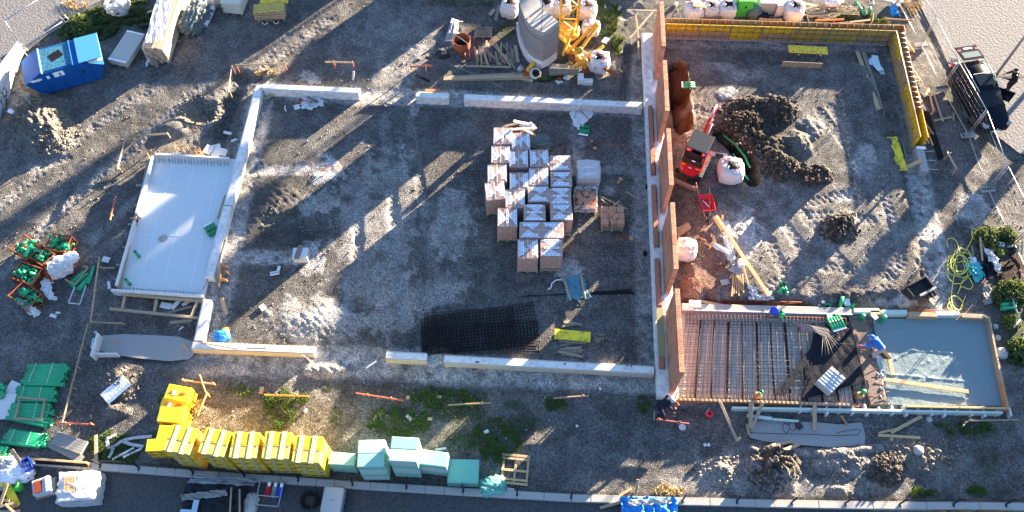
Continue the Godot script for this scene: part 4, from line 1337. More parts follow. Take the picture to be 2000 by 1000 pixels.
	for q in [[1668, 606, 1718, 606, "eps_green"], [1722, 609, 1772, 609, "eps_green"], [1828, 612, 1875, 612, "eps_green"], [1878, 616, 1922, 618, "wood_weathered"], [1700, 610, 1722, 610, "wood_fresh"], [1775, 613, 1830, 615, "wood"]]:
		var a := P(q[0], q[1], 0.44) - t.position
		var b := P(q[2], q[3], 0.44) - t.position
		part(t, "foam_strip" if q[4] == "eps_green" else "edge_board", boxm(a.distance_to(b), 0.40, 0.20, 0.012), q[4], along(a, b).translated(V(0, -0.2, 0)))
	for k in 3:
		var a := P(1680, 603 + k * 2, 0.4) - t.position
		var b := P(1860, 606 + k * 2, 0.4) - t.position
		part(t, "rebar_bar", rodm(a.distance_to(b), 0.012), "rust", along(a, b))
	t = thing("edge_form", "grey and orange timber edge along the east end of the fleece bay", "formwork", P(1950, 710))
	for q in [[1921, 616, 1934, 622, "wood_weathered", 0.46], [1932, 618, 1946, 690, "wood_weathered", 0.44], [1946, 690, 1958, 745, "wood", 0.44], [1958, 745, 1970, 800, "wood_orange", 0.44], [1770, 793, 1968, 797, "wood_fresh", 0.42]]:
		var a := P(q[0], q[1], q[5]) - t.position
		var b := P(q[2], q[3], q[5]) - t.position
		part(t, "edge_board", boxm(a.distance_to(b), 0.36, 0.09), q[4], along(a, b).translated(V(0, -0.18, 0)))
	t = thing("bay_sill", "long concrete sill behind the rebar mat", "sill", P(1480, 606))
	var a1 := P(1332, 603, 0.42) - t.position
	var b1 := P(1664, 612, 0.42) - t.position
	part(t, "sill_core", boxm(a1.distance_to(b1), 0.42, 0.35, 0.02), "concrete", along(a1, b1).translated(V(0, -0.21, -0.1)))
	part(t, "plastic_profile", boxm(a1.distance_to(b1), 0.03, 0.05), "white_plastic", along(a1, b1).translated(V(0, 0.02, 0.06)))
	# divider
	t = thing("bay_divider", "gravelly concrete strip with starter bars between rebar and fleece", "wall", P(1690, 700))
	var a2 := P(1672, 618, 0.2) - t.position
	var b2 := P(1716, 792, 0.2) - t.position
	part(t, "core", boxm(a2.distance_to(b2), 0.2, 0.75, 0.03), "rust_gravel", along(a2, b2))
	for k in 22:
		var p := a2.lerp(b2, 0.05 + k * 0.043) + V(0.28 * (1 if k % 2 else -1), 0.1, 0)
		part(t, "starter_bar", rodm(0.62, 0.01, 5), "rust" if k % 3 else "rebar", Transform3D(Basis(Vector3.UP, rng.randf_range(-0.3, 0.3)) * Basis(Vector3.BACK, rng.randf_range(-0.2, 0.2)), p))
	# fleece sheet
	var fl := func(u, v):
		var w := 0.007 * nz.get_noise_2d(u * 4, v * 4 + 3) + 0.002 * nz.get_noise_2d(u * 14, v * 14)
		for r in [[0.0, 0.36, 1.0, 0.42, 0.05], [0.05, 0.66, 1.0, 0.76, 0.05], [0.02, 0.18, 0.6, 0.05, 0.03], [0.30, 0.75, 0.62, 0.42, 0.05], [0.08, 0.52, 0.5, 0.22, 0.05], [0.2, 0.65, 0.42, 0.50, 0.04], [0.55, 0.3, 0.8, 0.18, 0.03], [0.0, 0.25, 0.2, 0.33, 0.05], [0.6, 0.95, 0.98, 0.86, 0.04], [0.15, 0.1, 0.35, 0.22, 0.04]]:
			var q := Vector2(u, v)
			var d := q.distance_to(Geometry2D.get_closest_point_to_segment(q, Vector2(r[0], r[1]), Vector2(r[2], r[3])))
			w += r[4] * exp(-pow((d + 0.008 * nz.get_noise_2d(u * 11, v * 11)) / 0.010, 2)) * 0.55
		return w
	solo("fleece", sheet(P(1704, 622, 0.14), P(1932, 624, 0.14), P(1960, 793, 0.14), P(1735, 790, 0.14), 110, 80, fl), "fleece", "blue-grey fleece sheet with creases covering the east bay", "fleece")
	solo("fleece", sheet(P(1700, 690, 0.22), P(1722, 690, 0.22), P(1728, 778, 0.22), P(1712, 780, 0.22), 8, 30, func(u, v): return 0.09 * nz.get_noise_2d(u * 6, v * 9) + 0.05), "fleece_pale", "rumpled loose fleece edge at the blue-shirted worker's feet", "fleece")
	plank("long fresh plank lying across the fleece sheet", 1726, 741, 1891, 765, 0.16, 0.04, "wood_fresh", "", 0.2, 0.2)
	plank("short fresh plank standing off the long one on the fleece", 1735, 690, 1743, 733, 0.16, 0.04, "wood_fresh", "", 0.2, 0.2)
	var bs := thing("board_stack", "stack of dark thin boards beside the blue-shirted worker", "boards", P(1714, 680, 0.3))
	for k in 4:
		part(bs, "board", boxm(1.05, 0.025, 0.16), "wood_dark", Y(-1.1 + 0.06 * k, V(0.04 * k, 0.03 * k, 0.03 * k)))
	# foam block
	t = thing("foam_block", "film wrapped stack of pale foam sheets on the black membrane", "foam stack", P(1618, 748, 0.36), 0.78)
	for k in 5:
		part(t, "foam_sheet", boxm(0.98 - 0.01 * (k % 2), 0.075, 0.72, 0.008), "eps_grey" if k % 2 else "fleece_pale", T(0, 0.04 + k * 0.08, 0))
	for k in 6:
		part(t, "film_fold", boxm(0.03, 0.02, 0.7, 0.008), "white_plastic", T(-0.42 + k * 0.16, 0.408, 0, 0.04 * (k % 3)))
	# pipes standing in the bays
	for q in [[1678, 627, 1688, 614, "tall green capped pipe in the fleece bay corner", false], [1719, 629, 1727, 616, "green capped pipe beside pale scraps in the fleece bay", false], [1481, 773, 1488, 763, "open green pipe in an orange sleeve at the rebar mat's front", true], [1679, 773, 1688, 763, "green capped pipe in an orange sleeve beside the divider", true]]:
		var b := P(q[0], q[1], 0.15)
		var o := thing("standing_pipe", q[4], "pipe", b, 0, "green standing pipes in the bays")
		var s := S(true)
		lathe(s, [[0.085, 0], [0.085, 0.42], [0.10, 0.42], [0.105, 0.55], [0.09, 0.58], [0.0, 0.59]] if not q[4].begins_with("open") else [[0.085, 0], [0.085, 0.5], [0.07, 0.5], [0.07, 0.2], [0, 0.2]], 14)
		part(o, "pipe", done(s), "green_pipe")
		if q[5]:
			part(o, "sleeve", boxm(0.30, 0.26, 0.26, 0.06), "wood_orange", T(-0.05, 0.13, 0.03, 0.2))
		elif q[0] > 1700:
			part(o, "scrap", boxm(0.22, 0.03, 0.3, 0.01), "white_plastic", T(-0.35, 0.35, -0.1, 0.6))
	pack_of_tubes("pack of five green tubes on the rebar by the black membrane", P(1632, 632, 0.4), 1.9, 5, "green_pipe")
	solo("lid", lid_mesh(0.19), "crate_blue", "round blue lid on the sill behind the rebar", "lid", "", Transform3D(Basis(Vector3.RIGHT, 0.2), P(1512, 608, 0.5)))
	fitting_pile(P(1527, 614, 0.45), 2, 0.12, 0.02, "green pipe fitting lying beside the round blue lid", "fittings by the blue lid")
	solo("white_card", boxm(0.22, 0.03, 0.2, 0.005), "paper", "small white card beside the pack of five green tubes", "card", "", Y(0.1, P(1620, 616, 0.46)))
	solo("offcut", boxm(0.5, 0.12, 0.32, 0.01), "wall_white", "pale square block on the sill near the tall brick wall", "block", "", Y(-0.05, P(1357, 594, 0.55)))

func edge_stirrup() -> Mesh:
	if not MESHES.has("edge_stirrup"):
		var s := S(true)
		tube(s, [V(0, -0.12, -0.35), V(0, -0.12, 0.02), V(0, 0.2, 0.03), V(0, 0.2, -0.35)], 0.009, 4)
		MESHES["edge_stirrup"] = done(s)
	return MESHES["edge_stirrup"]

func lid_mesh(r: float) -> Mesh:
	var s := S(true)
	lathe(s, [[0, 0.0], [r, 0.0], [r * 1.05, 0.05], [r * 0.95, 0.06], [r * 0.9, 0.02], [0, 0.02]], 18)
	return done(s)

# bent, branched and straight plastic fittings
func fitting_mesh(k: int) -> Mesh:
	var key := "fit%d" % k
	if not MESHES.has(key):
		var s := S(true)
		if k == 0:
			tube(s, [V(-0.14, 0, 0), V(-0.04, 0, 0), V(0.05, 0, 0.04), V(0.09, 0, 0.13)], 0.062, 10)
			tube(s, [V(-0.19, 0, 0), V(-0.12, 0, 0)], 0.075, 10)
		elif k == 1:
			tube(s, [V(-0.17, 0, 0), V(0.17, 0, 0)], 0.06, 10)
			tube(s, [V(0.0, 0, 0), V(0.1, 0.0, 0.16)], 0.055, 10)
			tube(s, [V(0.11, 0, 0), V(0.18, 0, 0)], 0.075, 10)
		else:
			shell(s, [[0.07, -0.14], [0.07, 0.03], [0.085, 0.05], [0.085, 0.14]], [[0.07, 0.14], [0.06, -0.14]], 12, Transform3D(Basis(Vector3.RIGHT, 0.5), Vector3.ZERO))
		MESHES[key] = done(s)
	return MESHES[key]

func fitting_pile(at: Vector3, n: int, spread: float, rise: float, label: String, group: String):
	for k in n:
		var an := k * 2.4
		var r := spread * sqrt((k + 0.5) / n)
		solo("pipe_fitting", fitting_mesh(k % 3), "green_pipe" if k % 4 else "green_pipe_dark", label, "pipe fitting", group, Transform3D(rot(), at + V(cos(an) * r, 0.07 + rise * (1.0 - r / spread) * rng.randf_range(0.6, 1.0), sin(an) * r)))

# ---------------------------------------------------------------- wrapped brick pallets
func brick_pallets():
	# [x, y of the top's middle, turned?, height]
	var list := [[982, 267, 0, "wrapped brick pallet at the north-west tip of the group"], [978, 303, 0, "wrapped brick pallet second in the outer west column"], [971, 340, 0, "wrapped brick pallet third in the outer west column"], [967, 374, 0, "wrapped brick pallet fourth in the outer west column, turned slightly"],
		[1017, 277, 0, "wrapped brick pallet next to the timber and grey tarp scraps"], [1013, 311, 0, "wrapped brick pallet half sunlit, second in the second column"], [1014, 355, 0, "wrapped brick pallet third in the second column"], [1006, 389, 0, "wrapped brick pallet fourth in the second column"], [991, 426, 0, "wrapped brick pallet at the south-west corner of the group"],
		[1053, 310, 0, "wrapped brick pallet first in the third column"], [1052, 346, 0, "wrapped brick pallet second in the third column"], [1052, 381, 1, "wrapped brick pallet with cross-wise print in the third column"], [1044, 417, 1, "wrapped brick pallet fourth in the third column"], [1036, 451, 1, "wrapped brick pallet above the southern pair, west one"],
		[1094, 320, 1, "wrapped brick pallet beside the mesh-lined trench corner"], [1096, 352, 1, "wrapped brick pallet crossed by a slanting strip of sun"], [1094, 385, 1, "wrapped brick pallet next to the torn-open pallet"], [1096, 416, 1, "wrapped brick pallet with a crumpled teal scrap on its film"], [1079, 451, 1, "wrapped brick pallet above the southern pair, east one"],
		[1031, 487, 0, "wrapped brick pallet at the southern end, west one"], [1077, 486, 1, "wrapped brick pallet at the southern end, half in sun"]]
	for i in list.size():
		var q = list[i]
		var p := P(q[0], q[1], 1.30)
		var g := ground(p.x, p.z)
		var t := thing("brick_pallet", q[3], "brick pallet", V(p.x, g, p.z), 0.045 + (0.11 if i == 3 else 0.0) + rng.randf_range(-0.02, 0.02), "wrapped brick pallets")
		pallet_parts(t, 0.95, 1.05)
		var w := 0.89
		var d := 0.97
		if q[2]:
			w = 0.99
			d = 0.82
		for lay in 4:
			for c in 4:
				for r in 2:
					part(t, "brick", boxm(w / 4 - 0.006, 0.285, d / 2 - 0.008, 0.008), ["brick_wrapped", "brick_wrapped2"][(lay + c + r) % 2], T(-w / 2 + (c + 0.5) * w / 4, 0.29 + lay * 0.29, -d / 2 + (r + 0.5) * d / 2))
		# shrink film: a slightly sagging hood
		part(t, "shrink_film", boxm(w + 0.025, 1.20, d + 0.025, 0.03), "film_tint", T(0, 0.75, 0))
		var s := S()
		for tr in [[V(-0.5, 0, -0.5), V(0.5, 0, -0.5), V(0.12, 0, 0)], [V(-0.5, 0, 0.5), V(0.5, 0, 0.5), V(-0.12, 0, 0)]]:
			var pts := []
			for v in tr: pts.append(V(v.x * w * 0.96, 1.36 + (0.006 if v.z == 0 else 0.0), v.z * d * 0.96) if q[2] else V(v.z * w * 0.96, 1.36 + (0.006 if v.z == 0 else 0.0), v.x * d * 0.96))
			tri(s, pts[0], pts[1], pts[2], V(0, 0, 0))
		part(t, "folded_film", done(s), "film_fold")
		var base := Basis(Vector3.UP, 0.0 if q[2] else PI / 2)
		for e in ([-0.23, 0.25] if i % 4 else [-0.36, 0.0, 0.36]):
			var off: Vector3 = base * V(0, 0, e)
			part(t, "printed_strip", boxm(0.66, 0.006, 0.10, 0.001), "paper", Transform3D(base, V(off.x, 1.366, off.z)))
			part(t, "print", word_bars(), "print_blue", Transform3D(base, V(off.x, 1.370, off.z))).set_meta("kind", "stuff")
		var l := S()
		box(l, 0.012, 0.006, d, T(0, 1.366, 0), 0.001)
		box(l, w, 0.006, 0.012, T(0, 1.3655, 0.02), 0.001)
		part(t, "film_seam", done(l), "white_plastic")
	# torn ones
	var t := thing("brick_pallet", "torn brick pallet under billowing clear film", "brick pallet", G(1146, 356), 0.05)
	pallet_parts(t, 1.0, 1.0)
	for k in 12:
		part(t, "brick", boxm(0.31, 0.29, 0.24, 0.008), "brick_wrapped", T(-0.34 + (k % 3) * 0.34, 0.30 + (k / 12) * 0.3, -0.38 + (k / 3) * 0.25))
		part(t, "brick", boxm(0.31, 0.29, 0.24, 0.008), "brick_wrapped", T(-0.34 + (k % 3) * 0.34, 0.60, -0.38 + (k / 3) * 0.25))
		part(t, "brick", boxm(0.31, 0.27, 0.24, 0.008), "brick_wrapped2", T(-0.34 + (k % 3) * 0.34, 0.89, -0.38 + (k / 3) * 0.25))
	part(t, "torn_film", lump(V(0.58, 0.56, 0.55), 0.8, 0.10, 2.4, 5.0, 14), "film", T(0, 0.62, 0))
	for e in [-0.1, 0.28]:
		part(t, "printed_strip", boxm(0.6, 0.01, 0.09, 0.002), "paper", T(0, 1.14, e, 0.1))
		part(t, "print", word_bars(), "print_blue", T(0, 1.147, e, 0.1)).set_meta("kind", "stuff")
	t = thing("brick_pallet", "opened brick pallet with loose bricks inside torn film walls", "brick pallet", G(1142, 400), 0.0)
	pallet_parts(t, 1.0, 1.0)
	for k in 12:
		part(t, "brick", boxm(0.30, 0.29, 0.24, 0.008), "brick", T(-0.34 + (k % 3) * 0.34, 0.30, -0.38 + (k / 3) * 0.25))
	for q in [[-0.1, 0.1, 0.3], [0.18, 0.12, 0.1], [-0.3, -0.05, 0.8], [0.02, -0.2, 0.2], [0.3, -0.1, 0.5], [0.05, 0.3, 0.0], [-0.25, 0.25, 1.1]]:
		part(t, "brick", boxm(0.26, 0.18, 0.24, 0.008), "brick_pale", T(q[0], 0.56, q[1], q[2]))
	for e in 4:
		part(t, "torn_film", sheet(V(-0.54, 0.2, 0), V(0.54, 0.2, 0), V(0.52, 0.72, 0), V(-0.52, 0.78, 0), 10, 5, func(u, v): return V(0, 0.06 * nz.get_noise_2d(u * 5 + e, v), 0.08 * nz.get_noise_2d(u * 7, v * 4 + e))), "film_thick", Y(e * PI / 2, Vector3.ZERO) * T(0, 0, 0.53))
	t = thing("brick_pallet", "open pallet stacked with unwrapped bricks", "brick pallet", G(1194, 436), 0.02)
	for k in 3: pallet_parts(t, 1.0, 0.95, k * 0.15)
	for q in [[-0.36, -0.33, 0], [0.0, -0.34, 0], [0.35, -0.33, 0], [-0.37, 0.0, 0], [0.36, 0.0, 0], [-0.36, 0.32, 0], [0.36, 0.31, 0], [0.02, 0.28, 0.3], [-0.05, 0.0, 0.9]]:
		part(t, "brick", boxm(0.33, 0.25, 0.30, 0.008), "brick_pale", T(q[0], 0.59, q[1], q[2]))
	for q in [[0.0, -0.05, 0.4], [0.1, 0.1, 1.2], [-0.1, -0.15, 0.2]]:
		part(t, "brick", boxm(0.30, 0.12, 0.2, 0.006), "brick", T(q[0], 0.78, q[1], q[2]))

func pallet_parts(t: Node, w: float, d: float, y := 0.0):
	for k in 5:
		part(t, "slat", boxm(w, 0.022, 0.1), "wood_weathered", T(0, 0.129 + y, -d / 2 + 0.05 + k * (d - 0.1) / 4))
	for e in [-1, 0, 1]:
		part(t, "runner", boxm(0.09, 0.095, d), "wood_weathered", T(e * (w / 2 - 0.05), 0.0695 + y, 0))
		part(t, "bottom_slat", boxm(0.1, 0.02, d), "wood_weathered", T(e * (w / 2 - 0.05), 0.011 + y, 0))

# ---------------------------------------------------------------- insulation pallets
func foam_pack(label: String, top: Array, h: float, group: String, tint: Array, straps := true, rows := 2, lays := 4):
	# top: corners as surveyed, back-left, back-right, front-right, front-left of the top
	var c := []
	for k in 4: c.append(P(top[k * 2], top[k * 2 + 1], h))
	var mid: Vector3 = (c[0] + c[1] + c[2] + c[3]) / 4
	var x: Vector3 = ((c[1] - c[0]) + (c[2] - c[3])) / 2
	var z: Vector3 = ((c[3] - c[0]) + (c[2] - c[1])) / 2
	var w := x.length()
	var d := z.length()
	var g := ground(mid.x, mid.z)
	var t := thing("insulation_pallet", label, "insulation pallet", V(mid.x, g, mid.z), atan2(-x.z, x.x), group)
	h -= g
	var base := 0.14
	pallet_parts(t, w * 0.96, d * 0.96)
	var lh := (h - base) / lays
	for l in lays:
		for r in rows:
			var sz := boxm(snappedf(w - 0.015 * rng.randf(), 0.005), lh - 0.006, d / rows - 0.008, 0.025)
			part(t, "pack", sz, tint[(l + r) % tint.size()], T(rng.randf_range(-0.012, 0.012), base + lh * (l + 0.5), -d / 2 + (r + 0.5) * d / rows))
		if tint[0].begins_with("foil_yellow") and l < lays:
			for e in 3:
				var lx := -w / 2 + w * (e + 0.5) / 3
				part(t, "printed_mark", logo(), "print_red", T(lx, base + lh * (l + 0.5), d / 2 + 0.002))
			part(t, "printed_mark", logo(), "print_red", Y(PI / 2, V(w / 2 + 0.004, base + lh * (l + 0.5), 0)))
	if straps:
		for e in [-0.24, 0.22]:
			part(t, "wrap_band", boxm(w * 0.17, 0.012, d + 0.03, 0.004), "strap_film", T(e * w, h + 0.008, 0))
			part(t, "wrap_band", boxm(w * 0.17, h * 0.75, 0.012, 0.004), "strap_film_grey", Transform3D(Basis(Vector3.BACK, -0.12), V(e * w + 0.05, h * 0.6, d / 2 + 0.014)))
		part(t, "seam", boxm(w * 0.98, 0.008, 0.02, 0.002), "foil_side", T(0, h + 0.004, 0.02))
	return t

func logo() -> Mesh:
	if not MESHES.has("logo"):
		var s := S()
		beam(s, V(-0.10, 0.015, 0), V(0.0, 0.06, 0), 0.006, 0.018, 0.001)
		beam(s, V(0.10, 0.015, 0.001), V(0.0, 0.06, 0.001), 0.006, 0.018, 0.001)
		box(s, 0.26, 0.05, 0.006, T(0, -0.02, 0), 0.001)
		MESHES["logo"] = done(s)
	return MESHES["logo"]

func insulation_pallets():
	var yl := ["foil_yellow", "foil_yellow_pale", "foil_yellow"]
	var pale := ["foil_yellow_pale", "foil_yellow"]
	var gy := "yellow insulation pallets along the fence"
	foam_pack("westernmost tall yellow insulation pallet, draped in clear bands", [336, 828, 386, 838, 368, 888, 318, 880], 2.35, gy, pale)
	foam_pack("second tall yellow insulation pallet from the west", [402, 834, 453, 844, 436, 893, 384, 884], 2.3, gy, yl)
	foam_pack("third tall yellow insulation pallet, middle of the row", [455, 843, 509, 845, 500, 895, 446, 894], 2.3, gy, pale)
	foam_pack("fourth tall yellow insulation pallet from the west", [519, 842, 572, 845, 562, 896, 508, 896], 2.3, gy, yl)
	foam_pack("easternmost tall yellow insulation pallet beside the low green one", [578, 850, 636, 854, 618, 904, 566, 902], 2.3, gy, pale)
	foam_pack("low square stack of yellow boxes at the row's west end", [289, 858, 345, 856, 334, 880, 280, 882], 1.15, "", ["foil_yellow"], false, 1, 3)
	var gg := "green insulation pallets along the fence"
	var gr := ["foil_green", "foil_green_pale"]
	foam_pack("low sagging green insulation pallet beside the yellow row", [648, 880, 695, 888, 692, 908, 636, 908], 1.25, gg, ["foil_green"], false, 1, 3)
	foam_pack("tall pale green insulation pallet, west of the two tall ones", [698, 860, 750, 858, 752, 912, 698, 912], 2.15, gg, gr, false, 2, 4)
	foam_pack("tallest green insulation pallet with a shiny band", [764, 852, 818, 855, 814, 903, 760, 900], 2.45, gg, ["foil_green_pale", "foil_green"], false, 2, 4)
	foam_pack("green insulation pallet with a white open top", [826, 878, 877, 884, 871, 913, 814, 905], 1.55, gg, ["foil_green", "eps_green"], false, 1, 3)
	foam_pack("easternmost low green insulation pallet, tightly wrapped", [876, 895, 934, 898, 936, 944, 872, 944], 0.75, gg, ["foil_green_dark"], false, 1, 2)
	solo("film_heap", lump(V(0.55, 0.22, 0.4), 0.3, 0.35, 3.0, 2.0, 12), "foil_green_dark", "crumpled green film heap at the row's east end by the fence", "plastic film", "", Y(0.2, G(962, 950, 0.12)))
	solo("offcut", boxm(0.8, 0.06, 0.18, 0.01), "wall_white", "white foam strip beside the crumpled green film heap", "foam strip", "", Y(-0.1, G(985, 956, 0.05)))
	# loose boxes stacked at the west end
	var loose := [[346, 767, 1.0, 0.42, 0.62, -0.14, 0.9, "yellow box tilted on the northern end of the loose stack"], [337, 790, 1.05, 0.45, 0.6, -0.06, 0.75, "yellow box second in the loose stack with printed side"], [333, 810, 1.05, 0.5, 0.62, -0.03, 1.0, "yellow box third in the loose stack with a strap line"], [327, 845, 0.85, 0.5, 0.6, 0.0, 1.0, "yellow box behind the westernmost tall pallet"]]
	for i in loose.size():
		var q = loose[i]
		var p := P(q[0], q[1], q[6])
		var t := thing("insulation_box", q[7], "box", V(p.x, 0, p.z), q[5], "loose yellow boxes")
		for k in 2:
			part(t, "pack", boxm(q[2], q[6] / 2 - 0.01, q[4], 0.02), "foil_yellow", T(0.02 * k, q[6] * (0.25 + 0.5 * k), 0))
			for e in [-0.2, 0.25]:
				part(t, "printed_mark", logo(), "print_red", T(e * q[2], q[6] * (0.25 + 0.5 * k), q[4] / 2 + 0.003))
		if i < 2:
			for e in [-0.22, 0.22]:
				part(t, "printed_mark", logo(), "print_red", Transform3D(Basis(Vector3.UP, 0.3) * Basis(Vector3.RIGHT, -PI / 2), V(e * q[2], q[6] + 0.004, 0)))
			part(t, "label_card", boxm(0.16, 0.006, 0.2, 0.001), "paper", T(-0.12, q[6] + 0.004, 0.02, 0.2))
		elif i == 2:
			part(t, "strap", boxm(0.5, 0.008, 0.015, 0.001), "foil_side", T(-0.1, q[6] + 0.004, 0, 0.7))

# a line of print too small to read from here
func word_bars() -> Mesh:
	if not MESHES.has("words"):
		var s := S()
		var x := -0.29
		for k in 15:
			var w := 0.026 + 0.008 * (k % 3)
			if k != 5 and k != 9: box(s, w - 0.008, 0.003, 0.05 if k % 4 else 0.036, T(x + w / 2, 0, 0), 0.0005)
			x += w + 0.004
		MESHES["words"] = done(s)
	return MESHES["words"]

# ---------------------------------------------------------------- big bags
func big_bag(label: String, at: Vector3, r: float, h: float, fill: String, group := "", mark := false) -> Node3D:
	var t := thing("big_bag", label, "big bag", at, rng.randf_range(-0.4, 0.4), group)
	part(t, "sack", lump(V(r, h / 2, r), 0.42, 0.09, 2.2, at.x, 14), "bag_white", T(0, h / 2, 0))
	part(t, "filling", lump(V(r * 0.42, 0.07, r * 0.36), 0.3, 0.4, 3.0, at.z, 8), fill, T(0.02, h * 0.99, 0.02))
	for k in 4:
		var an := k * PI / 2 + 0.785
		var s := S(true)
		tube(s, [V(cos(an) * r * 0.98, h * 0.45, sin(an) * r * 0.98), V(cos(an) * r * 0.95, h * 0.8, sin(an) * r * 0.95), V(cos(an) * r * 0.62, h + 0.03, sin(an) * r * 0.62), V(cos(an + 0.4) * r * 0.35, h + 0.05, sin(an + 0.4) * r * 0.35)], 0.018, 5)
		part(t, "lifting_strap", done(s), "print_red" if k % 2 == 0 else "bag_white")
		part(t, "top_flap", lump(V(r * 0.30, 0.04, r * 0.2), 0.4, 0.4, 3.0, k + at.x, 6), "bag_white", T(cos(an + 0.6) * r * 0.52, h * 0.985, sin(an + 0.6) * r * 0.52, -an))
	if mark:
		var s := S()
		beam(s, V(-0.08, 0.1, 0), V(0.08, 0.1, 0), 0.01, 0.03, 0.002)
		beam(s, V(-0.05, 0.0, 0), V(0.07, -0.02, 0), 0.01, 0.03, 0.002)
		beam(s, V(0.0, 0.14, 0.002), V(-0.02, -0.1, 0.002), 0.01, 0.03, 0.002)
		part(t, "painted_mark", done(s), "print_red", Transform3D(Basis(Vector3.UP, -0.4 - t.rotation.y) * Basis(Vector3.RIGHT, -0.2), V(0, h * 0.6, 0) + Basis(Vector3.UP, -0.4 - t.rotation.y) * V(0, 0, r * 1.03)))
	return t

func stack(called: String, label: String, cat: String, at: Vector3, turn: float, x: float, z: float, n: int, thick: float, mats: Array, slip := 0.02, pal := true):
	var t := thing(called, label, cat, at, turn)
	if pal: pallet_parts(t, x * 0.9, z)
	for k in n:
		part(t, "panel", boxm(x, thick - 0.006, z, 0.008), mats[k % mats.size()], T(rng.randf_range(-slip, slip), (0.145 if pal else 0.0) + thick * (k + 0.5), rng.randf_range(-slip, slip), rng.randf_range(-slip, slip)))
	return t

func top_left():
	# closed skip
	var t := thing("skip_container", "blue closed skip with three lids beside the road verge", "skip", V(-23.9, 0, -28.7), 0.42)
	var s := S()
	var prof := PackedVector2Array([Vector2(-1.45, 0.12), Vector2(1.45, 0.12), Vector2(1.9, 1.0), Vector2(1.0, 1.5), Vector2(-1.0, 1.5), Vector2(-1.9, 1.0)])
	prism(s, prof, -0.85, 0.85, Transform3D(Basis(Vector3.RIGHT, Vector3.BACK, Vector3.UP), Vector3.ZERO))
	part(t, "body", done(s), "skip_blue")
	part(t, "lid", boxm(1.15, 0.05, 1.72, 0.015), "skip_blue", Transform3D(Basis(Vector3.BACK, 0.50), V(-1.46, 1.30, 0)))
	part(t, "lid", boxm(1.15, 0.05, 1.74, 0.015), "skip_lid", Transform3D(Basis(Vector3.BACK, -0.02), V(1.42, 1.52, 0)))
	part(t, "top_plate", boxm(1.5, 0.02, 1.5, 0.005), "skip_top", T(-0.2, 1.515, 0))
	part(t, "burnt_stain", boxm(0.62, 0.008, 0.5, 0.002), "black", T(-0.15, 1.53, -0.1, 0.4))
	for x in [-0.95, 0.55]:
		part(t, "rib", boxm(0.07, 0.07, 1.74), "galvanised" if x < 0 else "skip_blue", T(x, 1.53, 0))
	for x in [-0.9, -0.2, 0.6, 1.2]:
		part(t, "side_rib", boxm(0.06, 1.1, 0.05), "skip_blue", T(x, 0.75, 0.87))
	part(t, "side_rail", boxm(3.3, 0.08, 0.06), "skip_blue", T(0, 0.95, 0.88))
	part(t, "notice", boxm(0.5, 0.32, 0.012, 0.002), "paper", T(-0.25, 1.22, 0.862))
	part(t, "notice", boxm(0.14, 0.2, 0.012, 0.002), "paper", T(-0.78, 1.18, 0.864))
	part(t, "trunnion", rodm(0.2, 0.06, 10), "steel_dark", Y(PI / 2, V(0.85, 1.0, 0.95)))
	for e in [-1, 1]:
		part(t, "skid", boxm(2.7, 0.12, 0.1), "steel_dark", T(0, 0.06, e * 0.6))
	part(t, "packing", lump(V(0.3, 0.08, 0.12), 0.3, 0.4, 3, 4, 6), "wall_white", T(1.6, 1.38, 0.8))
	part(t, "packing", lump(V(0.3, 0.06, 0.12), 0.3, 0.4, 3, 8, 6), "wall_white", T(-1.35, 1.2, 0.82))
	# white sheeted fence piece
	t = thing("sheeted_fence", "white sheet hung over mesh fence panels at the road bend", "fence", P(20, 140, 0.5))
	var a := P(36, 82, 1.9) - t.position
	var b := P(-45, 190, 1.9) - t.position
	part(t, "sheet", sheet(a, b, P(-5, 250, 0.1) - t.position, P(46, 104, 0.1) - t.position, 30, 10, func(u, v): return V(0.06 * nz.get_noise_2d(u * 5, v * 2), 0.03 * nz.get_noise_2d(u * 9, v), 0.05 * nz.get_noise_2d(u * 7, v * 3))), "white_plastic")
	for k in 4:
		part(t, "post", rodm(1.95, 0.022), "galvanised", Transform3D(Basis(Vector3.BACK, PI / 2), a.lerp(b, k / 3.0) + V(-0.06, -0.95, 0)))
	part(t, "top_rail", rodm(a.distance_to(b), 0.022), "galvanised", along(a + V(-0.04, 0.02, 0), b + V(-0.04, 0.02, 0)))
	# net bag with scrap
	t = thing("scrap_bag", "clear bag stuffed with crumpled silver film near the verge", "bag", G(236, 22))
	part(t, "sack", lump(V(0.6, 0.5, 0.55), 0.4, 0.12, 2.5, 3, 12), "film_thick", T(0, 0.5, 0))
	for k in 46:
		var p := V(rng.randf_range(-0.5, 0.45), rng.randf_range(0.25, 1.02), rng.randf_range(-0.35, 0.5))
		part(t, "scrap", lump(V(0.13, 0.03, 0.07), 0.3, 0.6, 4, k, 3, false), ["galvanised", "grey_sheet", "white_plastic", "steel_dark"][k % 4], Transform3D(rot(), p))
	# wrapped pale stack
	t = stack("panel_stack", "pale film wrapped panel stack between skip and timber stack", "panel stack", G(253, 102), -0.24, 1.05, 2.1, 3, 0.09, ["eps_tan", "fibre_board"], 0.005)
	part(t, "film_wrap", boxm(1.07, 0.30, 2.12, 0.02), "film_tint", T(0, 0.29, 0))
	for e in [-0.98, 0.98]:
		part(t, "tape", boxm(1.0, 0.008, 0.10, 0.002), "white_plastic", T(0, 0.447, e))
	# long timber bundle
	t = thing("timber_stack", "long bundle of fresh boards half wrapped in white film", "timber", P(343, 60, 0.0), 0.03)
	var a2 := P(338, -40, 0.0) - t.position
	var b2 := P(347, 124, 0.0) - t.position
	var L := a2.distance_to(b2)
	var mid := (a2 + b2) / 2
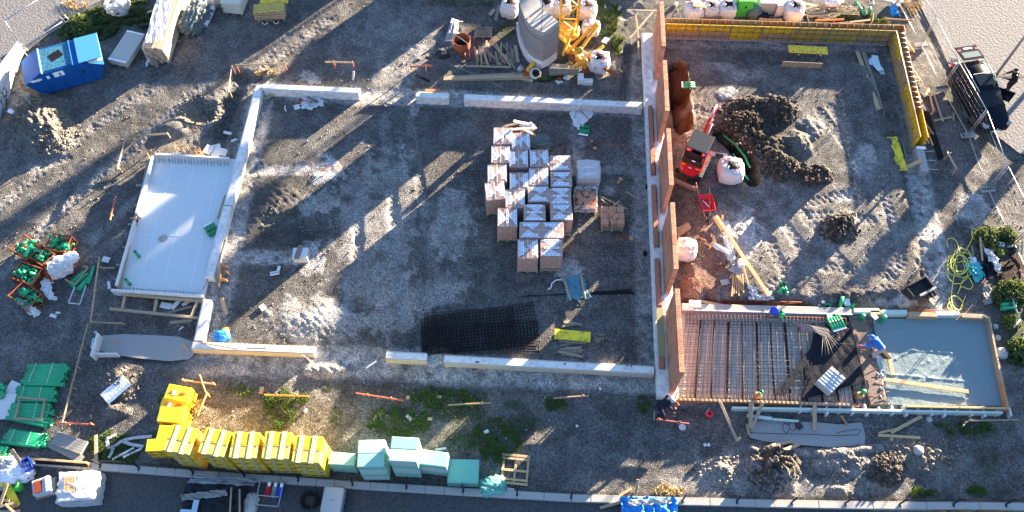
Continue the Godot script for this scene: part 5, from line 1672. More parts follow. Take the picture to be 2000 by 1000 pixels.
	for r in 4:
		for c in 7:
			part(t, "plank", boxm(0.15, 0.26, L - rng.randf() * 0.2, 0.01), ["wood_fresh_z", "wood_z", "wood_fresh_z"][(r + c) % 3], T(mid.x - 0.48 + c * 0.158, 0.2 + r * 0.27, mid.z + rng.randf_range(-0.06, 0.06), -0.06))
	for z in [-1.6, 0.0, 1.5]:
		part(t, "bearer", boxm(1.2, 0.08, 0.1), "wood_grey", T(mid.x, 0.04, mid.z + z))
	var drape := sheet(V(mid.x - 0.6, 1.24, mid.z - L / 2), V(mid.x + 0.45, 1.24, mid.z - L / 2), V(mid.x + 0.32, 1.26, mid.z + L / 2 - 0.5), V(mid.x - 0.58, 1.26, mid.z + L / 2 - 0.3), 16, 34, func(u, v): return 0.05 * nz.get_noise_2d(u * 10, v * 6))
	part(t, "film_drape", drape, "white_film")
	# grey boards next to it
	t = thing("timber_stack", "narrow stack of grey boards with torn blue-white film along it", "timber", P(314, 85, 0.0), 0.03)
	for k in 3:
		for c in 2:
			part(t, "plank", boxm(0.2, 0.11, 3.1, 0.008), "wood_grey_z" if c else "wood_weath_z", T(-0.06 + c * 0.21, 0.1 + k * 0.12, 0.0 + 0.1 * c))
	part(t, "torn_film", sheet(V(-0.3, 0.1, -1.7), V(-0.14, 0.62, -1.6), V(-0.14, 0.5, 1.6), V(-0.42, 0.05, 1.75), 10, 30, func(u, v): return V(0.12 * nz.get_noise_2d(u * 3, v * 8), 0.07 * nz.get_noise_2d(u * 6, v * 9), 0)), "film_thick")
	plank("short fresh board end beside the clear scrap bag", 288, 24, 305, 19, 0.14, 0.04, "wood_fresh", "", 0.2, 0.3)
	# tarp heap
	solo("tarp", lump(V(0.62, 0.45, 1.05), 0.3, 0.35, 3.2, 9, 22), "tarp_grey", "heap of crumpled grey-green tarpaulin by the timber stack", "tarpaulin", "", Y(-0.3, G(381, 36, 0.35)))
	for q in [[402, 22, 0], [414, 26, 1]]:
		t = thing("foil_roll", ["long white film wrapped roll beside the tarpaulin heap", "long white film wrapped roll nearer the dark pallet"][q[2]], "roll", G(q[0], q[1]), 1.45)
		part(t, "roll", rodm(2.1, 0.16, 14), "film_roll", T(0, 0.16, 0))
		part(t, "film_tail", sheet(V(1.0, 0.3, -0.12), V(1.0, 0.3, 0.12), V(1.35, 0.03, 0.2), V(1.3, 0.02, -0.1), 6, 6, func(u, v): return 0.04 * nz.get_noise_2d(u * 7, v * 7)), "white_plastic")
	t = thing("pallet", "dark weathered pallet standing by the white film rolls", "pallet", G(436, 8), 0.1)
	for k in 3: pallet_parts(t, 1.15, 0.8, k * 0.15)
	stack("panel_stack", "stack of pale green insulation sheets at the yard's north edge", "panel stack", G(464, 14), -0.1, 1.05, 1.2, 9, 0.085, ["eps_tan", "eps_green", "eps_cream"], 0.03)
	t = stack("panel_stack", "yellow formwork panels stacked askew on a pallet", "panel stack", G(531, 34), 0.12, 1.62, 0.62, 7, 0.07, ["wood", "wood_weathered"], 0.05)
	part(t, "top_panel", boxm(1.62, 0.04, 0.66, 0.006), "yellow_worn", T(0, 0.68, -0.03, 0.04))
	part(t, "top_panel", boxm(1.5, 0.04, 0.5, 0.006), "yellow_panel", T(0.25, 0.64, -0.62, -0.05))
	for e in [-0.5, 0.1]:
		var st := S(true)
		tube(st, [V(e, 0.1, 0.36), V(e + 0.1, 0.02, 0.5), V(e + 0.28, 0.03, 0.46), V(e + 0.3, 0.1, 0.36)], 0.018, 5)
		part(t, "strap_end", done(st), "white_plastic")
	solo("bucket", bucket_mesh(0.12, 0.26), "white_plastic", "white bucket standing on the pale earth mound", "bucket", "", Transform3D(Basis(Vector3.BACK, 0.5), G(27, 221, 0.02)))

func bucket_mesh(r: float, h: float) -> Mesh:
	var s := S(true)
	shell(s, [[0, 0], [r * 0.82, 0], [r, h]], [[r * 0.95, h], [r * 0.78, 0.02], [0, 0.02]], 16)
	return done(s)

func top_middle():
	big_bag("big bag with dark filling touching the crane ballast's west side", G(996, 28), 0.5, 0.95, "black", "big bags behind the crane")
	big_bag("big bag directly behind the crane ballast", G(1066, 30), 0.52, 1.0, "black", "big bags behind the crane")
	big_bag("big bag between ballast and yellow mast", G(1096, 28), 0.5, 0.95, "black", "big bags behind the crane")
	big_bag("big bag east of the yellow mast", G(1146, 34), 0.52, 1.0, "clod", "big bags behind the crane")
	big_bag("slumped big bag on the grass east of the crane", G(1153, 62), 0.5, 0.55, "bag_white")
	big_bag("lone big bag with a red painted mark south-east of the crane", G(1169, 133), 0.55, 0.9, "black", "", true)
	# scaffold tubes
	var t := thing("scaffold_bundle", "bundle of galvanised scaffold frames lying north of the rusty bucket", "scaffolding", G(884, 62))
	for k in 9:
		var a := G(891 + k * 1.6 - 8, 36 + k * 0.5, 0.05 + 0.06 * (k % 3)) - t.position
		var b := G(877 + k * 2.6 - 8, 82, 0.05 + 0.06 * (k % 2)) - t.position
		part(t, "tube", rodm(a.distance_to(b), 0.028), "galvanised", along(a, b))
	for v in [0.1, 0.62, 0.95]:
		var a := G(lerpf(884, 868, v), lerpf(38, 82, v), 0.16) - t.position
		var b := G(lerpf(905, 892, v), lerpf(38, 82, v), 0.16) - t.position
		part(t, "crossbar", rodm(a.distance_to(b), 0.028), "galvanised", along(a, b))
	# concrete bucket
	t = thing("concrete_bucket", "rusty red concrete skip bucket with open round top", "bucket", G(904, 110))
	var s := S(true)
	shell(s, [[0.16, 0.35], [0.42, 0.75], [0.44, 1.25]], [[0.41, 1.25], [0.39, 0.76], [0.12, 0.36]], 22)
	part(t, "drum", done(s), "rust")
	s = S(true)
	lathe(s, [[0.0, 0.6], [0.39, 0.8]], 18)
	part(t, "residue", done(s), "black")
	s = S(true)
	var ring := []
	for k in 19: ring.append(V(cos(k * TAU / 18) * 0.44, 1.25, sin(k * TAU / 18) * 0.44))
	tube(s, ring, 0.022, 6)
	part(t, "rim", done(s), "rust_red")
	part(t, "bail", rodm(0.9, 0.015), "concrete", Y(-0.7, V(0, 1.29, 0)))
	ring = []
	for k in 19: ring.append(V(cos(k * TAU / 18) * 0.45, 0.03, sin(k * TAU / 18) * 0.45))
	s = S(true)
	tube(s, ring, 0.022, 6)
	part(t, "foot_ring", done(s), "steel_dark")
	for k in 3:
		var an := k * TAU / 3 + 0.5
		var a := V(cos(an) * 0.45, 0.03, sin(an) * 0.45)
		var b := V(cos(an) * 0.40, 0.8, sin(an) * 0.40)
		part(t, "leg", rodm(a.distance_to(b), 0.025), "rust_red", along(a, b))
	part(t, "chute", boxm(0.22, 0.25, 0.3, 0.03), "rust_red", T(0.05, 0.3, 0.1))
	t = thing("chain_box", "dark metal box with grey chains west of the rusty bucket", "box", G(866, 108), 0.4)
	part(t, "tub", boxm(0.6, 0.3, 0.5, 0.03), "steel_dark", T(0, 0.15, 0))
	for k in 3:
		var cs := S(true)
		tube(cs, [V(-0.15 + k * 0.1, 0.32, -0.2), V(0.05 * k, 0.36, 0.0), V(-0.1 + k * 0.12, 0.32, 0.15), V(0.1, 0.34, 0.22)], 0.022, 5)
		part(t, "chain", done(cs), "concrete")
	t = thing("pallet", "grey pallet of rough offcuts north of the firewood heap", "pallet", G(944, 66), 0.05)
	pallet_parts(t, 0.95, 0.7)
	for k in 9:
		part(t, "offcut", boxm(0.35, 0.07, 0.07), "wood_grey", Transform3D(rot_flat(0.2), V(rng.randf_range(-0.3, 0.3), 0.2 + 0.02 * k, rng.randf_range(-0.25, 0.25))))
	# heap of timber offcuts
	for k in 34:
		var px := rng.randf_range(930, 1000)
		var py := 96 + rng.randf_range(-6, 24) + absf(px - 965) * 0.1
		var p := G(px, py, 0.03 + 0.022 * (k % 9))
		solo("offcut", boxm(snappedf(rng.randf_range(0.55, 1.15), 0.1), 0.05, 0.09), ["wood_weathered", "wood", "wood_grey"][k % 3], "rough timber offcut in the loose heap west of the crane ballast", "offcut", "timber offcuts west of the crane", Transform3D(Basis(Vector3.UP, 1.9 + rng.randf_range(-0.5, 0.5)) * Basis(Vector3.BACK, rng.randf_range(-0.12, 0.12)), p))
	plank("pale plank lying across the southern edge of the offcut heap", 910, 129, 998, 131, 0.12, 0.04, "wood_weathered", "", 0.2, 0.15)
	plank("grey board leaning on the heap beside the white ballast base", 1006, 88, 1012, 122, 0.2, 0.03, "wood_weathered", "", 0.25, 0.02)
	plank("narrow grey board next to the ballast base", 1000, 95, 1003, 124, 0.14, 0.03, "wood_grey", "", 0.25, 0.02)
	plank("weathered board near the first big bag, upper one", 975, 10, 968, 40, 0.2, 0.03, "wood_grey", "", 0.02, 0.02)
	plank("weathered board near the first big bag, lower one", 966, 18, 956, 30, 0.22, 0.03, "wood_weathered", "", 0.05, 0.02)
	plank("thin grey lath lying from the chain box to the long planks", 871, 122, 932, 148, 0.07, 0.03, "wood_grey")
	plank("thin grey lath end poking out below the long planks", 940, 150, 982, 171, 0.06, 0.03, "wood_grey")
	t = thing("plank_stack", "stack of long pale planks south of the offcut heap", "planks", G(955, 152))
	for q in [[866, 152, 1026, 144, 0.03], [870, 156, 1040, 152, 0.03], [866, 154, 1036, 148, 0.09], [1010, 152, 1040, 157, 0.02]]:
		var a := G(q[0], q[1], q[4]) - t.position
		var b := G(q[2], q[3], q[4]) - t.position
		part(t, "plank", boxm(a.distance_to(b), 0.05, 0.2), "wood_weathered" if q[4] < 0.05 else "wood", along(a, b))
	# coil and blocks at the crane foot
	t = thing("cable_coil", "grey ring of cable leaning at the crane's front foot", "coil", G(1046, 143, 0.28))
	for k in 3:
		ring = []
		for j in 17: ring.append(V(cos(j * TAU / 16) * (0.27 - 0.02 * k), sin(j * TAU / 16) * (0.27 - 0.02 * k), 0.06 * k - 0.06))
		s = S(true)
		tube(s, ring, 0.04, 6, false)
		part(t, "turn", done(s), "grey_plastic", Transform3D(Basis(Vector3.RIGHT, -1.0) * Basis(Vector3.UP, 0.25), Vector3.ZERO))
	solo("drum", rodm(0.25, 0.16, 14), "concrete", "small grey drum beside the cable coil", "drum", "", Transform3D(Basis(Vector3.UP, 0.4) * Basis(Vector3.BACK, 0.9), G(1017, 134, 0.14)))
	for q in [[1092, 159, 0.30, 0.06, 0.26, 0.5, "small white foam sheet with a rusty lump on it"], [1107, 149, 0.26, 0.08, 0.42, -0.4, "white foam board leaning south of the crane"], [1134, 154, 0.30, 0.35, 0.50, 0.0, "white foam block standing by the outrigger foot"], [1147, 160, 0.55, 0.22, 0.30, 0.0, "low white foam block beside the standing foam block"], [1183, 79, 0.34, 0.05, 0.42, -0.5, "white foam scrap on the bare soil east of the crane"], [1134, 108, 0.28, 0.10, 0.20, 0.4, "small white block under the yellow outrigger"]]:
		solo("foam_scrap", boxm(q[2], q[3], q[4], 0.012), "eps", q[6], "foam block", "", Y(q[5], G(q[0], q[1], q[3] / 2)))
	solo("rust_lump", lump(V(0.13, 0.08, 0.1), 0.3, 0.4, 4, 3, 6), "rust_red", "rusty lump lying on a small white foam sheet", "scrap", "", O(G(1093, 154, 0.1)))
	t = thing("pallet", "film wrapped planks on a pallet below the crane", "pallet", G(1092, 137), -0.08)
	pallet_parts(t, 1.1, 0.45)
	for k in 3: part(t, "plank", boxm(1.0, 0.04, 0.13), "wood_grey", T(0, 0.17, -0.14 + k * 0.14))
	part(t, "film", boxm(0.9, 0.06, 0.46, 0.02), "film_tint", T(0.05, 0.2, 0))
	for q in [[1095, 131, 1112, 126], [1093, 128, 1107, 131]]:
		plank("splintered fresh board on the wrapped planks, %s" % ("upper piece" if q[1] > 129 else "lower piece"), q[0], q[1], q[2], q[3], 0.12, 0.03, "wood_fresh", "", 0.25, 0.25)
	plank("long pale board leading from the crane foot to the lone big bag", 1122, 92, 1162, 112, 0.14, 0.04, "wood", "", 0.1, 0.4)
	t = thing("form_tray", "flat grey wooden tray lying south of the lone big bag", "tray", G(1174, 148), 0.4)
	part(t, "base", boxm(0.6, 0.04, 0.5), "wood_grey", T(0, 0.03, 0))
	for e in [-1, 1]: part(t, "edge", boxm(0.6, 0.06, 0.05), "wood_weathered", T(0, 0.08, e * 0.23))
	plank("short pale board south-east of the lone big bag", 1208, 134, 1216, 142, 0.1, 0.03, "wood")
	solo("drum", rodm(0.05, 0.13, 14), "rust", "small round rusty disc on the grass edge", "disc", "", Transform3D(Basis(Vector3.BACK, PI / 2), G(1196, 80, 0.03)))
	plank("narrow stone coloured board on the grass behind the brick wall", 1180, 6, 1183, 16, 0.1, 0.05, "kerb")
	for q in [[1210, 17, 1216, 5, 0.16], [1320, 8, 1328, 3, 0.14]]:
		solo("block", boxm(0.3, 0.16, 0.16, 0.01), "concrete", "holed grey block on the weeds %s" % ("west of the tall brick wall" if q[0] < 1300 else "near the white bags"), "block", "", Y(1.1, G(q[0], q[1], 0.08)))
	plank("black roofing strip lying on a small trestle north of the low wall", 812, 147, 840, 160, 0.14, 0.03, "black", "", 0.3, 0.3)
	plank("short dark board on the white dust patch", 824, 108, 842, 97, 0.10, 0.03, "wood_dark", "", 0.05, 0.1)
	solo("stone", boxm(0.12, 0.5, 0.06, 0.02), "kerb", "upright pale slat between the two batter boards", "slat", "", Transform3D(Basis(Vector3.RIGHT, -1.2), G(690, 148, 0.06)))
	solo("orange_lid", boxm(0.62, 0.02, 0.2, 0.004), "wood_orange", "orange board on top of the shortest white low wall", "board", "", O(P(842, 177, 0.565)))
	t = thing("stake", "single grey stake frame behind the tall brick wall", "frame", G(1245, 50))
	for q in [[1240, 22, 1247, 75, 0.8], [1240, 20, 1282, 21, 0.85], [1230, 74, 1276, 22, 0.5], [1246, 80, 1248, 115, 0.3]]:
		var a := P(q[0], q[1], q[4]) - t.position
		var b := P(q[2], q[3], q[4] * 0.9) - t.position
		part(t, "lath", boxm(a.distance_to(b), 0.05, 0.09), "wood_weathered", along(a, b))

func rot_flat(amp: float) -> Basis:
	return Basis(Vector3.UP, rng.randf() * TAU) * Basis(Vector3.BACK, rng.randf_range(-amp, amp))

func top_right():
	big_bag("westernmost white big bag beyond the yellow formwork", G(1352, 34), 0.52, 0.9, "wood_grey", "big bags beyond the yellow formwork")
	big_bag("middle one of three white big bags in a row", G(1385, 31), 0.46, 0.85, "black", "big bags beyond the yellow formwork")
	big_bag("white big bag touching the green bin", G(1416, 31), 0.5, 0.9, "black", "big bags beyond the yellow formwork")
	big_bag("lone white big bag east of the grey cabinet", G(1546, 34), 0.54, 0.95, "black_sheet", "big bags beyond the yellow formwork")
	solo("offcut", boxm(0.7, 0.07, 0.2), "wood_fresh", "fresh board end lying on top of the first white bags", "board", "", Y(-0.15, G(1366, 12, 0.95)))
	var t := thing("bin", "bright green metal bin between the white bags and the cabinet", "bin", G(1449, 24), 0.02)
	part(t, "body", boxm(0.86, 1.1, 0.7, 0.03), "green_bright", T(0, 0.55, 0))
	part(t, "lid", boxm(0.9, 0.05, 0.74, 0.02), "green_bright", T(0, 1.13, 0))
	part(t, "slot", boxm(0.1, 0.14, 0.02, 0.004), "black", T(0.02, 0.72, 0.352))
	for e in [-1, 1]: part(t, "corner_rail", boxm(0.05, 1.08, 0.04), "green_pipe_dark", T(e * 0.41, 0.55, 0.35))
	t = thing("cabinet", "grey and white site cabinet beside dark bags", "cabinet", G(1504, 22), 0.03)
	part(t, "body", boxm(0.9, 0.85, 0.6, 0.03), "grey_sheet", T(-0.32, 0.43, 0))
	part(t, "side_box", boxm(0.62, 0.8, 0.62, 0.02), "grey_plastic", T(0.45, 0.4, 0.1))
	part(t, "door", boxm(0.5, 0.65, 0.02, 0.005), "wall_white", T(0.45, 0.42, 0.42))
	solo("trash_bag", lump(V(0.4, 0.35, 0.4), 0.3, 0.3, 3, 7, 10), "tarp_grey", "dark crumpled rubbish sack by the green bin", "sack", "", O(G(1472, 24, 0.3)))
	solo("trash_bag", lump(V(0.3, 0.25, 0.3), 0.3, 0.3, 3, 17, 10), "black_sheet", "black sack slumped before the grey cabinet", "sack", "", O(G(1490, 36, 0.2)))
	t = thing("cable_coil", "black hose curled on the gravel before the cabinet", "hose", G(1510, 36))
	var s := S(true)
	var pts := []
	for k in 14: pts.append(V(cos(k * 0.8) * (0.3 + 0.05 * k), 0.05, sin(k * 0.8) * 0.2))
	tube(s, pts, 0.03, 6)
	part(t, "hose", done(s), "rubber")
	solo("membrane", sheet(G(1566, 22, 0.1), G(1580, 30, 0.1), G(1562, 55, 0.05), G(1548, 52, 0.05), 8, 14, func(u, v): return 0.10 * nz.get_noise_2d(u * 6, v * 6) + 0.1 * sin(u * 3.1)), "black_sheet", "crumpled black sheet east of the lone white bag", "sheet")
	plank("brown warped board on the crumpled black sheet", 1552, 52, 1568, 38, 0.22, 0.03, "wood_dark", "", 0.1, 0.25)
	# broken boards heap
	for k in 26:
		var px := 1592 + rng.randf_range(-14, 38)
		var py := 14 + rng.randf_range(-6, 20)
		solo("broken_board", boxm(snappedf(rng.randf_range(0.5, 1.3), 0.1), 0.035, 0.13), ["wood_fresh", "wood", "wood_weathered"][k % 3], "broken board in the bright heap beyond the formwork", "board", "broken boards beyond the formwork", Transform3D(Basis(Vector3.UP, rng.randf_range(-0.5, 0.6)) * Basis(Vector3.BACK, rng.randf_range(-0.15, 0.15)), G(px, py, 0.04 + 0.03 * (k % 9))))
	solo("film_heap", lump(V(0.4, 0.2, 0.25), 0.3, 0.4, 3, 23, 10), "white_plastic", "white film bundle on top of the broken boards", "plastic film", "", O(G(1626, 4, 0.35)))
	t = thing("brush_pallet", "dark rotten pallet covered with cut branches", "pallet", G(1655, 24), 0.0)
	pallet_parts(t, 1.2, 0.6)
	for k in 30:
		var b := S(true)
		var o := V(rng.randf_range(-0.6, 0.6), 0.2, rng.randf_range(-0.25, 0.3))
		tube(b, [o, o + V(rng.randf_range(-0.2, 0.2), 0.15, rng.randf_range(-0.2, 0.2)), o + V(rng.randf_range(-0.4, 0.4), 0.25, rng.randf_range(-0.3, 0.3))], 0.012, 4)
		part(t, "branch", done(b), "wood_grey" if k % 2 else "bark")
	var q0 := G(1680, 16, 0.1)
	solo("pipe", pipem(0.95, 0.09), "green_pipe", "long green pipe lying in the weeds near the fence corner", "pipe", "", Transform3D(Basis(Vector3.UP, -1.25) * Basis(Vector3.BACK, 0.05), q0))
	solo("pipe", pipem(0.35, 0.09), "green_pipe", "short green pipe standing aslant near the fence corner", "pipe", "", Transform3D(Basis(Vector3.UP, 1.9) * Basis(Vector3.BACK, 0.8), G(1699, 20, 0.16)))
	solo("tarp", sheet(G(1736, 12, 0.25), G(1748, 16, 0.3), G(1760, 32, 0.1), G(1742, 33, 0.1), 10, 10, func(u, v): return 0.15 * nz.get_noise_2d(u * 4, v * 4) + 0.15 * sin(u * 3.14)), "tarp_blue", "small blue tarpaulin by the fence corner", "tarpaulin")
	plank("long fresh batten lying beyond the formwork's east half", 1600, 50, 1700, 39, 0.1, 0.06, "wood", "", 0.1, 0.15)
	plank("orange prop board leaning on the yellow formwork, west one", 1573, 50, 1587, 57, 0.1, 0.04, "wood_orange", "", 0.3, 1.0)
	plank("orange prop board leaning on the yellow formwork, east one", 1632, 48, 1644, 58, 0.1, 0.04, "wood_orange", "", 0.3, 1.0)
	plank("grey slanted lath between the black sheet and formwork", 1577, 33, 1584, 56, 0.07, 0.04, "wood_weathered", "", 0.2, 0.2)
	plank("pale round post lying beside the formwork", 1490, 84, 1522, 86, 0.09, 0.06, "galvanised")

# ---------------------------------------------------------------- things inside the left plot
func rag(label: String, corners: Array, m: String, amp: float, lift := 0.04, cat := "sheet", n := 16) -> MeshInstance3D:
	var c := []
	for k in 4: c.append(G(corners[k * 2], corners[k * 2 + 1], lift))
	var sd: float = corners[0]
	return solo("sheet", sheet(c[0], c[1], c[2], c[3], n, n, func(u, v):
		var e := minf(minf(u, 1 - u), minf(v, 1 - v))
		return V(0.7 * amp * nz.get_noise_2d(u * 3 + sd, v * 3), absf(0.7 * amp * nz.get_noise_2d(u * 3.5, v * 3.5 + sd)) * smoothstep(0, 0.25, e) + amp * 0.12 * nz.get_noise_2d(u * 8, v * 8) * smoothstep(0, 0.1, e), 0.7 * amp * nz.get_noise_2d(u * 3, v * 3 - sd))), m, label, cat)

func inside_left():
	rag("flattened white big bag with red straps in the plot's north-west corner", [590, 188, 626, 186, 632, 206, 590, 217], "bag_white", 0.25, 0.08, "bag", 22)
	var t := thing("strap", "red strap and black loops lying over the flattened white bag", "strap", G(606, 198, 0.25))
	var s := S(true)
	tube(s, [V(-0.8, -0.1, 0.05), V(-0.3, 0.04, 0.0), V(0.2, 0.06, 0.02)], 0.022, 5)
	part(t, "red_strap", done(s), "print_red")
	for k in 5:
		part(t, "black_loop", boxm(0.05, 0.03, 0.2, 0.01), "black", Y(0.6, V(-0.1 + 0.12 * k, 0.07, -0.18 + 0.06 * k)))
	solo("foam_scrap", boxm(0.3, 0.05, 0.3, 0.01), "eps", "small white foam square beside the flattened bag", "foam scrap", "", T(0, 0, 0))
	get_child(get_child_count() - 1).transform = Y(0.4, G(580, 209, 0.05))
	plank("short board leaning in the north-west inner corner of the plot", 517, 193, 534, 182, 0.24, 0.04, "wood_weathered", "", 0.1, 0.2)
	plank("thin board lying along the northern low wall by the bag", 546, 186, 576, 188, 0.10, 0.03, "wood")
	s = S(true)
	tube(s, [G(557, 206, 0.05), G(556, 211, 0.06), G(559, 217, 0.03)], 0.03, 5)
	solo("strap", done(s), "white_plastic", "white curved strap scrap in the dark corner gravel", "strap")
	# footing with box, letters piece
	t = thing("foam_box", "white foam box with a grey plank on it on the pale pad", "foam box", G(590, 503), 0.05)
	part(t, "block", boxm(0.68, 0.45, 0.55, 0.015), "eps", T(0, 0.22, 0))
	part(t, "side", boxm(0.62, 0.06, 0.02, 0.004), "grey_plastic", T(0, 0.33, 0.285))
	part(t, "plank", boxm(0.24, 0.04, 0.72), "wood_grey", T(-0.06, 0.465, -0.03, -0.2))
	part(t, "hook", rodm(0.16, 0.02), "rust", T(0.36, 0.3, -0.05, 1.2))
	t = thing("foam_scrap", "L-shaped white foam scrap with dark print beside the foam box", "foam scrap", G(540, 531, 0.03), 0.25)
	part(t, "long_piece", boxm(0.42, 0.04, 0.2, 0.008), "eps", T(-0.08, 0.02, 0.06))
	part(t, "short_piece", boxm(0.14, 0.04, 0.24, 0.008), "eps", T(0.12, 0.02, -0.15, -0.3))
	for k in 4: part(t, "printed_letter", boxm(0.05, 0.004, 0.05, 0.001), "print_black", T(-0.2 + 0.09 * k, 0.042, 0.06))
	t = thing("rebar_stubs", "rusty rebar stubs sticking out of the pale footing pad", "rebar", G(636, 333))
	for k in 5:
		part(t, "stub", rodm(0.35, 0.012), "rust", Transform3D(Basis(Vector3.UP, 0.3 * k) * Basis(Vector3.BACK, 0.3), V(-0.16 + 0.08 * k, 0.1, 0.05 * (k % 2))))
	# blue sack corner
	solo("sack", lump(V(0.36, 0.22, 0.26), 0.35, 0.25, 2.6, 31, 10), "sack_blue", "bright blue sack in the plot's south-west corner", "sack", "", Y(0.3, G(433, 657, 0.2)))
	solo("sack", lump(V(0.16, 0.12, 0.12), 0.35, 0.3, 2.6, 34, 8), "yellow_panel", "crumpled yellow scrap next to the blue sack", "scrap", "", Y(0.3, G(440, 646, 0.1)))
	plank("long olive board standing along the western low wall", 433, 583, 443, 614, 0.16, 0.04, "wood", "", 0.35, 0.02)
	plank("grey board leaning towards the blue sack", 424, 622, 433, 643, 0.12, 0.04, "wood_grey", "", 0.3, 0.02)
	plank("dark lath lying on the tan-faced low wall, west end", 391, 669, 464, 682, 0.05, 0.04, "wood_grey", "", 0.45, 0.45)
	plank("short dark lath lying on the tan-faced low wall, middle", 482, 680, 520, 680, 0.05, 0.04, "wood_dark", "", 0.45, 0.45)
	plank("white plank leaning off the end of the tan-faced wall", 587, 688, 610, 708, 0.08, 0.04, "white_plastic", "", 0.4, 0.03)
	plank("slim white plank leaning on the short low wall", 716, 718, 735, 705, 0.08, 0.04, "white_plastic", "", 0.03, 0.3)
	# timber and tarp scraps north of the brick pallets
	plank("bright batten sticking out over the brick pallets, long one", 997, 253, 1048, 250, 0.12, 0.05, "wood_fresh", "", 1.4, 0.6)
	plank("bright batten in the scrap pile, slanting down to the tarp", 1021, 252, 1052, 268, 0.12, 0.05, "wood_fresh", "", 0.7, 0.3)
	plank("short orange block in the timber scrap pile", 1018, 258, 1022, 250, 0.14, 0.1, "wood_orange", "", 0.4, 0.5)
	plank("dark weathered board at the back of the timber scraps", 978, 248, 1016, 240, 0.14, 0.04, "wood_grey", "", 0.3, 0.3)
	plank("splintered white board on the timber scraps", 1003, 236, 1030, 242, 0.14, 0.03, "white_plastic", "", 0.5, 0.45)
	rag("torn white film draped over the timber scraps", [1018, 240, 1042, 242, 1044, 254, 1022, 252], "white_film", 0.3, 0.4)
	solo("tarp", lump(V(0.62, 0.28, 0.42), 0.3, 0.4, 3.0, 41, 16), "tarp_grey", "dark grey tarp heap east of the timber scraps", "tarpaulin", "", Y(0.2, G(1053, 280, 0.2)))
	# sheet and packs in the trench corner
	rag("white sheet with a red strap draped in the mesh-lined trench", [1110, 205, 1134, 202, 1162, 222, 1124, 258], "bag_white", 0.22, 0.12, "sheet", 22)
	plank("thin red strap across the white trench sheet", 1128, 210, 1152, 234, 0.04, 0.02, "print_red", "", 0.25, 0.2)
	pack_of_tubes("dark green tube pack beside the white trench sheet", G(1141, 255), 1.4, 4)
	solo("pipe", pipem(0.42, 0.075), "green_pipe_dark", "single dark green pipe piece in the pale trench", "pipe", "", T(0, 0, 0))
	get_child(get_child_count() - 1).transform = Y(0.02, G(1163, 323, 0.08))
	t = thing("trench_mesh", "grid of thin bars lying in the pale trench by the brick pallets", "rebar", G(1190, 322))
	for k in 22:
		var a := G(1118 + k * 6.2, 311, 0.06) - t.position
		var b := G(1118 + k * 6.2, 325 if k % 3 else 318, 0.06) - t.position
		part(t, "cross_bar", rodm(a.distance_to(b), 0.007, 5), "rebar", along(a, b))
	for y in [313, 318]:
		var a := G(1114, y, 0.07) - t.position
		var b := G(1256, y + 3, 0.07) - t.position
		part(t, "long_bar", rodm(a.distance_to(b), 0.007, 5), "rebar", along(a, b))
	for x in [1114, 1118]:
		var a := G(x, 255, 0.07) - t.position
		var b := G(x - 2, 330, 0.07) - t.position
		part(t, "long_bar", rodm(a.distance_to(b), 0.009, 5), "rebar", along(a, b))
	# scraps east of the pallets
	for q in [[1172, 383, 1224, 408, 0.08, "long pale lath slanting east of the torn pallets"], [1173, 388, 1186, 398, 0.07, "short lath near the torn pallets"], [1222, 374, 1252, 392, 0.08, "weathered lath near the tall brick wall"], [1198, 402, 1210, 392, 0.1, "dull board piece beside the open brick pallet"]]:
		plank(q[5], q[0], q[1], q[2], q[3], q[4], 0.03, "wood_weathered", "", 0.03, 0.03)
	for q in [[1212, 350, 0.22], [1208, 356, 0.16], [1233, 466, 0.2], [1162, 290, 0.18], [1156, 276, 0.12]]:
		solo("brick_scrap", boxm(q[2], 0.1, q[2] * 0.7, 0.01), "brick", "broken brick piece %s" % {1212: "in the red dust east of the film pallet", 1208: "just below another east of the film pallet", 1233: "beside the pale mound near the tall wall", 1162: "in the dark gravel north of the trench", 1156: "smallest, north of the pale trench"}[q[0]], "brick", "", Y(q[0] * 0.3, G(q[0], q[1], 0.05)))
	# tarp with two timbers
	rag("teal tarpaulin spread under two round timbers", [1100, 542, 1136, 536, 1158, 582, 1106, 586], "tarp_teal", 0.16, 0.08, "tarpaulin", 20)
	for q in [[1101, 543, 1115, 587, "pale round timber on the teal tarpaulin, west one"], [1135, 538, 1143, 584, "pale round timber on the teal tarpaulin, east one"]]:
		var a := G(q[0], q[1], 0.2)
		var b := G(q[2], q[3], 0.2)
		solo("timber_post", rodm(a.distance_to(b), 0.05, 10), "wood", q[4], "post", "", along(a, b))
	s = S(true)
	tube(s, [G(1098, 546, 0.1), G(1086, 547, 0.06), G(1078, 553, 0.03), G(1076, 562, 0.03), G(1070, 566, 0.03)], 0.03, 6)
	solo("strap", done(s), "white_plastic", "white strap curling off the teal tarpaulin", "strap")
	t = thing("rebar_bundle", "long thin bundle of dark rebar running under the teal tarpaulin", "rebar", G(1125, 572))
	for k in 7:
		var a := G(1012 + k * 3, 580 - k * 0.5, 0.03 + 0.01 * (k % 3)) - t.position
		var b := G(1232 + k * 1.5, 565 + k * 1.5, 0.03 + 0.01 * (k % 3)) - t.position
		part(t, "bar", rodm(a.distance_to(b), 0.012, 5), "rebar_dark", along(a, b))
	s = S(true)
	tube(s, [G(1247, 580, 0.05), G(1252, 578, 0.1), G(1249, 590, 0.03)], 0.02, 5)
	solo("strap", done(s), "concrete", "pale cord loop near the tall wall's south end", "cord")
